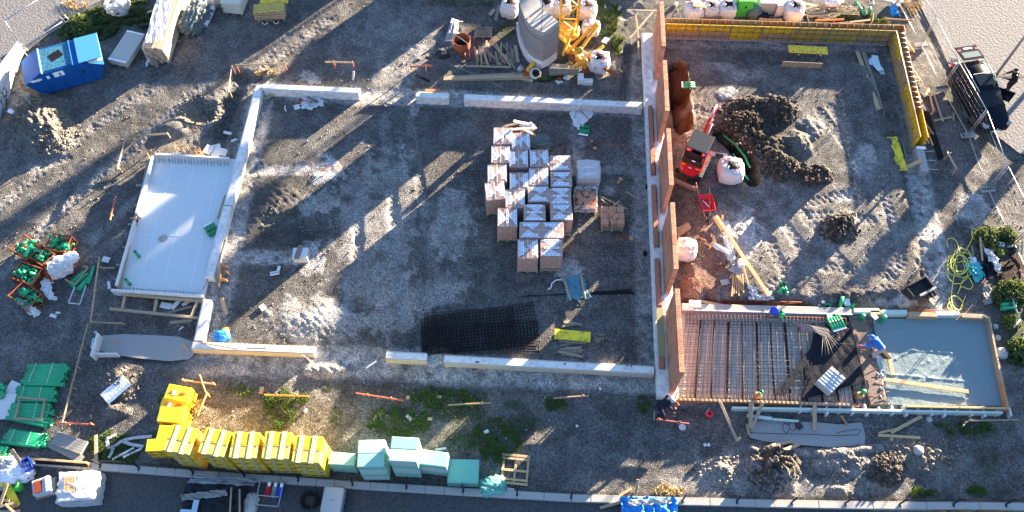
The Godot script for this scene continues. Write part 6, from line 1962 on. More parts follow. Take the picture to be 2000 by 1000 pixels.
	# welded mesh mats
	for mm in [[822, 622, 1040, 590, 1055, 672, 828, 694, "dark welded mesh mat, northern tilted one of the pile"], [822, 640, 1050, 625, 1052, 690, 824, 690, "dark welded mesh mat, southern one of the pile"], [830, 612, 1000, 600, 1010, 680, 826, 690, "dark welded mesh mat, shortest on top of the pile"]]:
		t = thing("mesh_mat", mm[8], "rebar mat", G((mm[0] + mm[4]) / 2.0, (mm[1] + mm[5]) / 2.0), 0, "welded mesh mats")
		var c := []
		var li: float = 0.05 if mm[0] == 822 else 0.10
		for k in 4: c.append(G(mm[k * 2], mm[k * 2 + 1], li) - t.position)
		for k in 34:
			var u := k / 33.0
			var a: Vector3 = c[0].lerp(c[1], u)
			var b: Vector3 = c[3].lerp(c[2], u)
			part(t, "cross_bar", rodm(snappedf(a.distance_to(b), 0.05), 0.012, 4), "rebar_dark", along(a, b))
		for k in 14:
			var u := k / 13.0
			var a: Vector3 = c[0].lerp(c[3], u) + V(0, 0.018, 0)
			var b: Vector3 = c[1].lerp(c[2], u) + V(0, 0.018, 0)
			part(t, "long_bar", rodm(snappedf(a.distance_to(b), 0.05), 0.012, 4), "rebar_dark", along(a, b))
	# yellow panel on offcuts
	for k in 13:
		var q := G(1116 + rng.randf_range(-4, 4), 668 + (k - 5) * 3.0 + (6 if k > 6 else 0) - (24 if k < 3 else 0), 0.03 + 0.02 * (k % 3))
		solo("offcut", boxm(snappedf(rng.randf_range(0.7, 1.25), 0.1), 0.05, 0.1), ["wood_grey", "wood_weathered"][k % 2], "timber offcut in the pile around the bright yellow panel", "offcut", "timber offcuts under the yellow panel", Y(rng.randf_range(-0.3, 0.3), q))
	t = thing("formwork_panel", "bright yellow panel resting on the timber offcut pile", "panel", G(1118, 656, 0.16), -0.06)
	part(t, "face", boxm(1.56, 0.05, 0.46, 0.006), "yellow_bright", T(0, 0.05, 0))
	part(t, "edge", boxm(1.56, 0.035, 0.47, 0.006), "wood_grey", T(0, 0.008, 0.01))
	part(t, "print", word_bars(), "print_black", Transform3D(Basis().scaled(V(0.6, 1, 0.8)), V(-0.4, 0.076, -0.08))).set_meta("kind", "stuff")
	for k in 14:
		solo("stone", lump(V(0.06, 0.04, 0.05), 0.3, 0.3, 3, k, 4), "wood_grey", "small rubble lump in the little heap by the yellow panel", "rubble", "rubble heap by the yellow panel", Transform3D(rot_flat(0.3), G(1171 + rng.randf_range(-9, 9), 661 + rng.randf_range(-9, 9), 0.04)))
	for q in [[932, 707, "on the long tan-faced low wall"], [1225, 714, "first of two near the east end of the front low wall"], [1233, 715, "second near the east end of the front low wall"], [748, 697, "on the short tan-faced low wall"], [1103, 711, "single one in the middle of the front low wall"], [1100, 184, "on the long wall below the crane"], [967, 182, "at the west part of the wall below the crane"], [810, 176, "on the shortest white low wall"], [657, 170, "on the wall beside the flattened white bag"], [567, 684, "on the tan-faced wall's end"]]:
		solo("anchor", boxm(0.18 if q[0] == 932 or q[0] == 748 or q[0] == 967 or q[0] == 810 else 0.07, 0.03, 0.06, 0.01), "steel_dark", "small dark fixing " + q[2], "fixing", "", Y(0.1, P(q[0], q[1], 0.50 if q[1] > 300 else 0.60)))
	for q in [[1287, 470, 0], [1272, 360, 1]]:
		solo("scrap", lump(V(0.09, 0.06, 0.12), 0.3, 0.4, 3, q[0], 6), "black", ["black scrap lying on the white wall base, southern one", "black scrap pair on the pale strip by the tall wall"][q[2]], "scrap", "", O(G(1260 + 4 * q[2], 365 + (1 - q[2]) * 130, 0.04)))
	for q in [[5.72, -29.6], [5.85, -25.0], [5.85, -20.9], [5.88, -16.75]]:
		solo("foil", sheet(V(q[0], 0.34, q[1] - 0.4), V(q[0] + 0.25, 0.5, q[1] - 0.4), V(q[0] + 0.22, 0.5, q[1] + 0.5), V(q[0], 0.34, q[1] + 0.5), 6, 12, func(u, v): return 0.12 * nz.get_noise_2d(u * 4, v * 7 + q[1])), "white_film", "crumpled pale foil at the wall gap " + {-29.6: "by the northernmost brick piece", -25.0: "west of the excavator", -20.9: "west of the wheelbarrow", -16.75: "north of the rebar mat"}[q[1]], "foil")

# ---------------------------------------------------------------- things inside the right plot
func excavator():
	var f := G(1380, 300)
	var b := G(1364, 332)
	var fwd := (f - b).normalized()
	var t := thing("excavator", "red mini excavator with black cab roof beside the tall brick wall", "excavator", P(1369, 275, 2.55) * V(1, 0, 1) + V(0, 0.43, 0), atan2(-fwd.z, fwd.x))
	t.scale = Vector3.ONE * 0.95
	for e in [-1, 1]:
		var s := S(true)
		var loop := []
		var ring := [[-0.75, 0.1], [-0.85, 0.24], [-0.72, 0.42], [0.0, 0.44], [0.72, 0.42], [0.85, 0.24], [0.75, 0.1], [0.0, 0.06]]
		var poly := PackedVector2Array()
		for q in ring: poly.append(Vector2(q[0], q[1]))
		var s2 := S()
		prism(s2, poly, -0.12, 0.12, Transform3D(Basis(Vector3.RIGHT, Vector3.BACK, Vector3.UP), V(0, 0, e * 0.56)))
		var tr := part(t, "track", done(s2), "rubber")
		for k in 13:
			part(tr, "lug", boxm(0.05, 0.03, 0.25, 0.006), "concrete_dark", T(-0.66 + k * 0.11, 0.45, e * 0.56))
	part(t, "undercarriage", boxm(0.9, 0.2, 0.9, 0.03), "steel_dark", T(0, 0.3, 0))
	part(t, "dozer_blade", boxm(0.10, 0.28, 1.42, 0.02), "rust_pink", T(-1.3, 0.2, 0))
	for e in [-0.35, 0.35]: part(t, "blade_arm", boxm(0.7, 0.08, 0.08), "steel_dark", T(-0.95, 0.25, e))
	part(t, "turntable", boxm(1.1, 0.12, 1.0, 0.04), "steel_dark", T(0, 0.5, 0))
	var s3 := S(true)
	var hood := PackedVector2Array([Vector2(-0.2, -0.55), Vector2(-0.75, -0.52), Vector2(-1.0, -0.3), Vector2(-1.05, 0.0), Vector2(-1.0, 0.3), Vector2(-0.75, 0.52), Vector2(-0.2, 0.55)])
	var s4 := S()
	prism(s4, hood, 0.55, 1.05)
	part(t, "rear_hood", done(s4), "red_paint")
	s4 = S()
	var hl := PackedVector2Array()
	for q in hood: hl.append(q * 1.04)
	prism(s4, hl, 0.48, 0.66)
	part(t, "counterweight", done(s4), "steel_dark")
	for e in [-1, 1]: part(t, "rear_lamp", boxm(0.08, 0.06, 0.2, 0.015), "lamp_amber", T(-0.78, 1.06, e * 0.36))
	part(t, "maker_plate", boxm(0.05, 0.02, 0.14, 0.004), "white_plastic", T(-0.86, 1.06, 0))
	part(t, "floor", boxm(1.3, 0.25, 1.12, 0.03), "red_paint", T(0.12, 0.68, 0))
	# cab
	for x in [-0.55, 0.62]:
		for e in [-1, 1]:
			part(t, "cab_post", boxm(0.07, 1.35, 0.07, 0.015), "steel_dark", Transform3D(Basis(Vector3.BACK, 0.06 if x > 0 else -0.03), V(x, 1.45, e * 0.5)))
	part(t, "roof", boxm(1.12, 0.10, 1.06, 0.045), "roof_grey", T(0.02, 2.1, 0))
	part(t, "rear_window", boxm(0.02, 0.75, 0.9, 0.005), "car_glass", Transform3D(Basis(Vector3.BACK, 0.18), V(-0.64, 1.72, 0)))
	part(t, "rear_frame", boxm(0.05, 0.4, 1.06, 0.02), "steel_dark", T(-0.62, 1.22, 0))
	for e in [-1, 1]: part(t, "side_window", boxm(1.05, 0.9, 0.02, 0.005), "car_glass", T(0.03, 1.6, e * 0.52))
	part(t, "front_window", boxm(0.02, 1.1, 0.95, 0.005), "car_glass", T(0.66, 1.5, 0))
	part(t, "cab_sticker", boxm(0.02, 0.08, 0.18, 0.004), "paper", T(-0.68, 1.42, 0.05))
	part(t, "seat", boxm(0.45, 0.6, 0.5, 0.08), "black", T(0.0, 1.1, 0))
	part(t, "handrail", rodm(1.4, 0.02), "galvanised", Transform3D(Basis(Vector3.BACK, PI / 2), V(0.3, 1.4, -0.58)))
	# boom, dipper, bucket
	var pts := [V(0.8, 0.75, -0.12), V(1.5, 1.75, -0.12), V(2.3, 1.95, -0.12)]
	for k in 2: part(t, "boom", boxm(pts[k].distance_to(pts[k + 1]) + 0.1, 0.2, 0.16, 0.02), "red_paint", along(pts[k], pts[k + 1]))
	var d := V(3.35, 0.95, -0.12)
	part(t, "dipper", boxm(pts[2].distance_to(d) + 0.1, 0.16, 0.14, 0.02), "steel_dark", along(pts[2], d))
	part(t, "dipper_cap", boxm(0.3, 0.2, 0.18, 0.02), "red_paint", along(pts[2] + V(-0.1, 0, 0), pts[2] + V(0.2, -0.1, 0)))
	for q in [[V(1.0, 0.95, 0.05), V(1.65, 1.7, 0.05)], [V(1.7, 2.05, -0.12), V(2.5, 2.1, -0.12)], [V(2.6, 1.95, 0.0), V(3.15, 1.25, 0.0)]]:
		part(t, "ram", rodm(q[0].distance_to(q[1]), 0.045, 8), "galvanised", along(q[0], q[1]))
	var bk := S()
	var bp := PackedVector2Array([Vector2(0, 0.25), Vector2(0.05, -0.15), Vector2(0.3, -0.3), Vector2(0.5, -0.15), Vector2(0.34, -0.2), Vector2(0.14, -0.1), Vector2(0.1, 0.22)])
	prism(bk, bp, -0.28, 0.28, Transform3D(Basis(Vector3.RIGHT, Vector3.BACK, Vector3.UP), V(3.3, 0.65, -0.12)))
	part(t, "bucket", done(bk), "steel_dark")
	part(t, "quick_hitch", boxm(0.22, 0.2, 0.2, 0.02), "red_paint", T(3.38, 0.98, -0.12))

func inside_right():
	excavator()
	big_bag("round white big bag with a dark opening beside the excavator", G(1423, 345), 0.62, 0.95, "black")
	big_bag("sunlit white big bag close to the tall brick wall", G(1336, 497), 0.5, 0.85, "bag_white")
	# wheelbarrow
	var t := thing("wheelbarrow", "red wheelbarrow with pale handles south of the excavator", "wheelbarrow", G(1375, 408), -1.45)
	var s := S()
	var a := [V(-0.4, 0.62, -0.34), V(0.45, 0.58, -0.34), V(0.45, 0.58, 0.34), V(-0.4, 0.62, 0.34)]
	var b := [V(-0.22, 0.34, -0.2), V(0.3, 0.34, -0.2), V(0.3, 0.34, 0.2), V(-0.22, 0.34, 0.2)]
	for k in 4:
		var n := (k + 1) % 4
		quad(s, a[k], a[n], b[n], b[k], V(0, 0.5, 0))
		quad(s, a[k] * V(1.03, 1, 1.05), a[n] * V(1.03, 1, 1.05), b[n] * V(1.05, 0.96, 1.08), b[k] * V(1.05, 0.96, 1.08), V(0, 0.5, 0))
	quad(s, b[0], b[1], b[2], b[3], V(0, 1, 0))
	part(t, "tray", done(s), "red_paint")
	for k in 4: part(t, "rim", boxm(a[k].distance_to(a[(k + 1) % 4]), 0.03, 0.03), "red_paint", along(a[k], a[(k + 1) % 4]))
	s = S(true)
	var ring := []
	for k in 15: ring.append(V(0.62 + cos(k * TAU / 14) * 0.15, 0.19 + sin(k * TAU / 14) * 0.15, 0))
	tube(s, ring, 0.045, 8, false)
	var w := part(t, "wheel", done(s), "rubber")
	part(w, "hub", rodm(0.1, 0.09, 10), "galvanised", Y(PI / 2, V(0.62, 0.19, 0)))
	for e in [-1, 1]:
		part(t, "handle", rodm(1.55, 0.018), "paint_pale", along(V(0.6, 0.3, e * 0.12), V(-0.92, 0.62, e * 0.3)))
		part(t, "grip", rodm(0.16, 0.026), "red_paint", along(V(-0.9, 0.615, e * 0.298), V(-1.05, 0.65, e * 0.315)))
		part(t, "leg", rodm(0.4, 0.016), "steel_dark", along(V(-0.3, 0.4, e * 0.22), V(-0.25, 0.02, e * 0.24)))
	part(t, "shovel", rodm(0.5, 0.02), "paper", along(V(-0.2, 0.42, 0.1), V(0.2, 0.5, -0.1)))
	pack_of_tubes("green tube pack beside the rust brown trench", G(1345, 168), 0.0, 3, "green_pipe_dark")
	t = thing("coupling", "small grey yellow-toothed attachments beside the excavator tracks", "attachment", G(1404, 303))
	for q in [[-0.3, 0.0], [0.0, 0.03], [0.28, 0.08]]:
		part(t, "block", boxm(0.2, 0.14, 0.22, 0.02), "grey_plastic" if q[0] != 0.0 else "steel_dark", T(q[0], 0.08, q[1], -0.1))
	part(t, "pin", rodm(0.7, 0.03), "concrete", T(0, 0.16, 0.0, -0.12))
	# drainage pipe in the trench
	for q in [[1412, 263, 1436, 282, 1455, 306, 1464, 326, "dark green pipe edge along the curved trench, east side"], [1432, 300, 1440, 318, 1452, 338, 1462, 352, "green pipe lying in the curved trench, west side"]]:
		s = S(true)
		var pl := []
		for k in 4: pl.append(P(q[k * 2], q[k * 2 + 1], 0.30))
		tube(s, pl, 0.055, 8)
		solo("drain_pipe", done(s), "green_pipe_dark", q[8], "pipe")
	# timber between wall and pale patch
	plank("very long fresh timber slanting across the pale patch", 1398, 422, 1502, 579, 0.17, 0.08, "wood_fresh", "", 0.25, 0.1)
	plank("fresh timber end beside the very long one, west", 1394, 424, 1410, 450, 0.12, 0.06, "wood_orange", "", 0.15, 0.1)
	plank("short fresh timber end north of the pale patch", 1411, 420, 1411, 430, 0.10, 0.06, "wood_orange", "", 0.15, 0.15)
	plank("bright white foam strip lying on the pale patch", 1394, 478, 1424, 494, 0.24, 0.05, "eps", "", 0.03, 0.03)
	rag("pale dusty plastic sheet under the very long timber", [1402, 430, 1424, 430, 1438, 505, 1424, 510], "film_thick", 0.1, 0.05)
	rag("worn grey board sheet leaning near the tall wall", [1322, 444, 1346, 434, 1350, 446, 1324, 465], "panel_worn", 0.02, 0.12)
	for k in 12:
		solo("stake", boxm(snappedf(rng.randf_range(0.75, 1.1), 0.1), 0.05, 0.06), ["wood_fresh", "wood_orange", "wood"][k % 3], "sawn stake in the bright stake pile south of the long timber", "stake", "sawn stakes", Y(1.45 + rng.randf_range(-0.12, 0.12), G(1431 + (k % 6) * 4.0, 553 + rng.randf_range(-5, 6), 0.04 + 0.06 * (k / 6))))
	plank("long stake leaning over the pile of sawn stakes", 1451, 520, 1462, 556, 0.07, 0.06, "wood_fresh", "", 0.2, 0.15)
	solo("canister", boxm(0.26, 0.36, 0.38, 0.05), "white_plastic", "white canister at the head of the sawn stakes", "canister", "", Y(0.1, G(1447, 515, 0.2)))
	rag("grey sacking wrapped round the white canister's foot", [1428, 508, 1444, 516, 1446, 536, 1428, 530], "grey_sheet", 0.2, 0.1)
	t = thing("mallet", "wooden shovel with a pale blade lying west of the stakes", "shovel", G(1425, 542))
	var h0 := G(1440, 525, 0.12) - t.position
	var h1 := G(1424, 545, 0.06) - t.position
	part(t, "handle", rodm(h0.distance_to(h1), 0.03), "wood", along(h0, h1))
	part(t, "blade", lump(V(0.2, 0.03, 0.14), 0.6, 0.1, 2, 3, 6, false), "concrete", Y(0.3, G(1416, 551, 0.07) - t.position))
	rag("torn pale film at the foot of the long timber", [1460, 556, 1476, 566, 1484, 588, 1464, 584], "film_thick", 0.25, 0.06)
	rag("torn white film where the long timber ends", [1480, 578, 1504, 570, 1510, 582, 1478, 590], "white_film", 0.2, 0.06)
	t = thing("rebar_bundle", "long bundle of brown rebar along the sill behind the bay", "rebar", G(1450, 590))
	for k in 16:
		var a1 := G(1332 + (k % 4) * 2, 583 + k * 1.1, 0.06 + 0.02 * (k % 3)) - t.position
		var b1 := G(1566 + (k % 5) * 2, 590 + k * 1.0, 0.06 + 0.02 * (k % 3)) - t.position
		part(t, "bar", rodm(a1.distance_to(b1), 0.015, 5), "rebar_wood" if k % 3 else "rust_red", along(a1, b1))
	plank("bright yellow-wood board lying over the brown rebar bundle", 1362, 587, 1462, 607, 0.14, 0.05, "wood_fresh", "", 0.25, 0.2)
	fitting_pile(G(1529, 564), 4, 0.28, 0.05, "green pipe fitting on the gravel north of the bay", "fittings north of the bay")
	fitting_pile(G(1616, 595), 1, 0.05, 0.02, "single green fitting west of the pale scraps", "")
	for q in [[1643, 590, 0.5, 1.3, "green short pipe standing among pale scraps behind the fleece bay"], [1652, 601, 0.35, 0.4, "green short pipe lying among pale scraps behind the fleece bay"], [1664, 598, 0.3, 0.9, "small green pipe end beside the fleece bay's foam strip"]]:
		solo("pipe", pipem(q[2], 0.085), "green_pipe", q[4], "pipe", "", Transform3D(Basis(Vector3.UP, q[3]) * Basis(Vector3.BACK, 0.4), G(q[0], q[1], 0.15)))
	for q in [[1608, 590, 0.14, "west of the green fittings"], [1600, 596, 0.12, "nearest the sill"], [1654, 590, 0.34, "largest, among the green pipes"], [1596, 602, 0.1, "tiny, on the dark soil"]]:
		solo("foam_scrap", boxm(q[2], 0.05, q[2] * 0.8, 0.01), "eps", "white foam scrap %s" % q[3], "foam scrap", "", Transform3D(rot_flat(0.2), G(q[0], q[1], 0.08)))
	# black excavator bucket
	t = thing("excavator_bucket", "black excavator bucket lying open near the fleece bay", "bucket", G(1790, 567), 0.52)
	for q in [[0, 0.04, 0, 1.1, 0.05, 0.5], [0, 0.22, -0.26, 1.1, 0.4, 0.05], [-0.55, 0.2, 0, 0.05, 0.38, 0.52], [0.55, 0.2, 0, 0.05, 0.38, 0.52], [0, 0.14, 0.26, 1.1, 0.22, 0.05]]:
		part(t, "plate", boxm(q[3], q[4], q[5], 0.01), "steel_dark", T(q[0], q[1], q[2]))
	part(t, "cutting_edge", boxm(0.9, 0.06, 0.1, 0.01), "concrete", T(0.2, 0.3, 0.34))
	for k in 3: part(t, "lug", boxm(0.08, 0.2, 0.25, 0.02), "steel_dark", T(0.1 + 0.2 * k, 0.15, 0.5))
	# papers
	for k in 5:
		solo("paper_sheet", boxm(0.34, 0.012, 0.42, 0.002), "paper_blue", "pale blue sheet in the scattered set %s" % ["nearest the scaffold planks", "second from the north", "in the middle", "overlapping the middle one", "at the southern end"][k], "sheet", "", Y(0.2 * k - 0.3, G([1703, 1709, 1712, 1708, 1716][k], [121, 114, 123, 119, 132][k], 0.07 + 0.014 * k)))
	rag("thin clear film scrap beside the pale blue sheets", [1716, 138, 1726, 134, 1728, 146, 1720, 145], "film_thick", 0.08, 0.04)

# ---------------------------------------------------------------- car, fences
func loft(s: SurfaceTool, rings: Array, inside: Vector3):
	for i in rings.size() - 1:
		var n: int = rings[i].size()
		for k in n:
			quad(s, rings[i][k], rings[i][(k + 1) % n], rings[i + 1][(k + 1) % n], rings[i + 1][k], Vector3((rings[i][k].x + rings[i + 1][k].x) / 2, inside.y, 0))
	for e in [0, rings.size() - 1]:
		for k in range(1, rings[e].size() - 1):
			tri(s, rings[e][0], rings[e][k], rings[e][k + 1], inside)

func car():
	var f := P(1946, 246, 0.4)
	var r := P(1893, 133, 0.7)
	var d := (f - r) * V(1, 0, 1)
	var t := thing("car", "black hatchback car parked with its tailgate wide open", "car", (f + r) / 2 * V(1, 0, 1) + V(-0.15, 0.045, 0), atan2(-d.z, d.x))
	t.scale = Vector3.ONE * 0.93
	var s := S(true)
	var rings := []
	# x, half width low, half width belt, sill height, belt height, top height, half width top
	for q in [[-2.18, 0.72, 0.76, 0.42, 0.62, 0.80, 0.66], [-2.0, 0.86, 0.88, 0.30, 0.70, 0.97, 0.78], [-1.3, 0.90, 0.92, 0.22, 0.72, 0.99, 0.82], [0.0, 0.90, 0.91, 0.20, 0.70, 0.97, 0.82], [0.9, 0.90, 0.92, 0.22, 0.68, 0.95, 0.78], [1.55, 0.88, 0.91, 0.22, 0.62, 0.86, 0.70], [2.0, 0.80, 0.84, 0.24, 0.55, 0.74, 0.60], [2.2, 0.58, 0.62, 0.30, 0.48, 0.62, 0.45]]:
		var ring := []
		for e in [[-1, 1, 3], [-1, 2, 4], [-1, 6, 5]]: ring.append(V(q[0], q[e[2]], -q[e[1]]))
		ring.append(V(q[0], q[5] + 0.03, 0))
		for e in [[1, 6, 5], [1, 2, 4], [1, 1, 3]]: ring.append(V(q[0], q[e[2]], q[e[1]]))
		rings.append(ring)
	loft(s, rings, V(0, 0.5, 0))
	part(t, "body", done(s), "car_paint")
	s = S(true)
	rings = []
	for q in [[-1.95, 0.76, 0.96, 0.99], [-1.75, 0.60, 0.96, 1.38], [-1.2, 0.60, 0.96, 1.46], [-0.2, 0.61, 0.95, 1.47], [0.35, 0.58, 0.94, 1.40], [1.05, 0.70, 0.93, 0.95]]:
		rings.append([V(q[0], q[2], -0.8), V(q[0], q[3], -q[1]), V(q[0], q[3] + 0.03, 0), V(q[0], q[3], q[1]), V(q[0], q[2], 0.8)])
	loft(s, rings, V(-0.4, 1.1, 0))
	part(t, "cabin", done(s), "car_glass")
	s = S(true)
	rings = []
	for q in [[-1.74, 0.60, 1.40], [-1.2, 0.615, 1.49], [-0.2, 0.62, 1.50], [0.32, 0.59, 1.43]]:
		rings.append([V(q[0], q[2] - 0.05, -q[1]), V(q[0], q[2], -q[1] * 0.92), V(q[0], q[2] + 0.03, 0), V(q[0], q[2], q[1] * 0.92), V(q[0], q[2] - 0.05, q[1])])
	loft(s, rings, V(-0.6, 1.3, 0))
	part(t, "roof", done(s), "car_paint")
	part(t, "sunroof", boxm(0.75, 0.012, 0.95, 0.004), "car_glass", T(-0.35, 1.537, 0))
	part(t, "sunroof_edge", boxm(0.02, 0.014, 1.0, 0.003), "galvanised", T(-0.78, 1.54, 0))
	for e in [-1, 1]:
		part(t, "roof_rail", rodm(2.1, 0.018), "chrome", T(-0.7, 1.50, e * 0.64))
		for x in [-1.0, -0.15]:
			part(t, "door_pillar", boxm(0.07, 0.5, 0.03), "car_black", Transform3D(Basis(Vector3.RIGHT, e * -0.38), V(x, 1.2, e * 0.705)))
			part(t, "door_handle", boxm(0.16, 0.03, 0.03, 0.01), "chrome", T(x - 0.15, 0.86, e * 0.90))
		part(t, "mirror", lump(V(0.11, 0.08, 0.11), 0.5, 0.0, 1, 1, 5, false), "car_paint", T(0.62, 1.0, e * 0.98))
		part(t, "headlight", lump(V(0.2, 0.07, 0.16), 0.4, 0.0, 1, 1, 6, false), "lamp_clear", T(1.95, 0.68, e * 0.62))
		part(t, "tail_light", lump(V(0.12, 0.09, 0.16), 0.4, 0.0, 1, 1, 6, false), "lamp_red", T(-2.06, 0.88, e * 0.70))
		for x in [-1.35, 1.35]:
			s = S(true)
			lathe(s, [[0.0, -0.11], [0.30, -0.11], [0.335, -0.07], [0.335, 0.07], [0.30, 0.11], [0.0, 0.11]], 18, Transform3D(Basis(Vector3.RIGHT, PI / 2), V(x, 0.335, e * 0.83)))
			var w := part(t, "wheel", done(s), "rubber")
			part(w, "rim", rodm(0.03, 0.21, 14), "steel_dark", Y(PI / 2, V(x, 0.335, e * 0.94)))
	part(t, "grille", boxm(0.05, 0.16, 0.9, 0.02), "car_black", T(2.16, 0.5, 0))
	part(t, "badge", rodm(0.03, 0.06, 12), "chrome", T(2.2, 0.52, 0))
	part(t, "number_plate", boxm(0.02, 0.10, 0.5, 0.004), "paper", T(2.21, 0.38, 0))
	for e in [-0.3, 0.3]: part(t, "hood_crease", boxm(0.9, 0.01, 0.02, 0.003), "car_paint", T(1.4, 0.93, e, 0.05 * signf(e)))
	# tailgate swung up
	var g := Basis(Vector3.BACK, 0.10)
	var tg := part(t, "tailgate", boxm(1.02, 0.07, 1.22, 0.03), "car_paint", Transform3D(g, V(-2.28, 1.47, 0)))
	part(tg, "rear_window", boxm(0.42, 0.02, 0.98, 0.008), "rear_glass", T(0.18, 0.036, 0))
	part(tg, "number_plate", boxm(0.11, 0.012, 0.5, 0.003), "paper", T(-0.3, 0.042, -0.02))
	for e in [-1, 1]: part(tg, "lamp", boxm(0.12, 0.02, 0.2, 0.006), "lamp_red", T(-0.22, 0.036, e * 0.5))
	part(t, "open_door", boxm(0.85, 0.75, 0.06, 0.02), "car_paint", T(0.30, 0.8, -1.15, 0.9))

func mobile_fence(label: String, pts: Array, lean := 0.0):
	for k in pts.size() - 1:
		var a := P(pts[k][0], pts[k][1], 0.05)
		var b := P(pts[k + 1][0], pts[k + 1][1], 0.05)
		var L := a.distance_to(b)
		var t := thing("site_fence_panel", label % ["first panel from the back corner", "second panel", "third panel", "fourth panel", "fifth panel", "last panel"][k], "fence", (a + b) / 2, atan2(-(b - a).z, (b - a).x), "")
		for e in [-1, 1]:
			part(t, "post", rodm(2.0, 0.021), "galvanised", Transform3D(Basis(Vector3.BACK, PI / 2), V(e * (L / 2 - 0.06), 1.05, 0)))
			part(t, "foot", boxm(0.7, 0.13, 0.24, 0.02), "concrete", T(e * (L / 2 - 0.02), 0.075, 0, PI / 2))
		for y in [0.12, 2.04]: part(t, "rail", rodm(L - 0.12, 0.021), "galvanised", T(0, y, 0))
		part(t, "wire_mesh", wires(L - 0.12, 1.9, 0.25, 0.12), "galvanised", T(0, 1.08, 0))

func wires(L: float, h: float, dy: float, dx: float, r := 0.0022) -> Mesh:
	var s := S(true)
	for k in int(h / dy): tube(s, [V(-L / 2, -h / 2 + (k + 0.5) * dy, 0), V(L / 2, -h / 2 + (k + 0.5) * dy, 0)], r, 3, false)
	for k in int(L / dx): tube(s, [V(-L / 2 + (k + 0.5) * dx, -h / 2, 0), V(-L / 2 + (k + 0.5) * dx, h / 2, 0)], r, 3, false)
	return done(s)

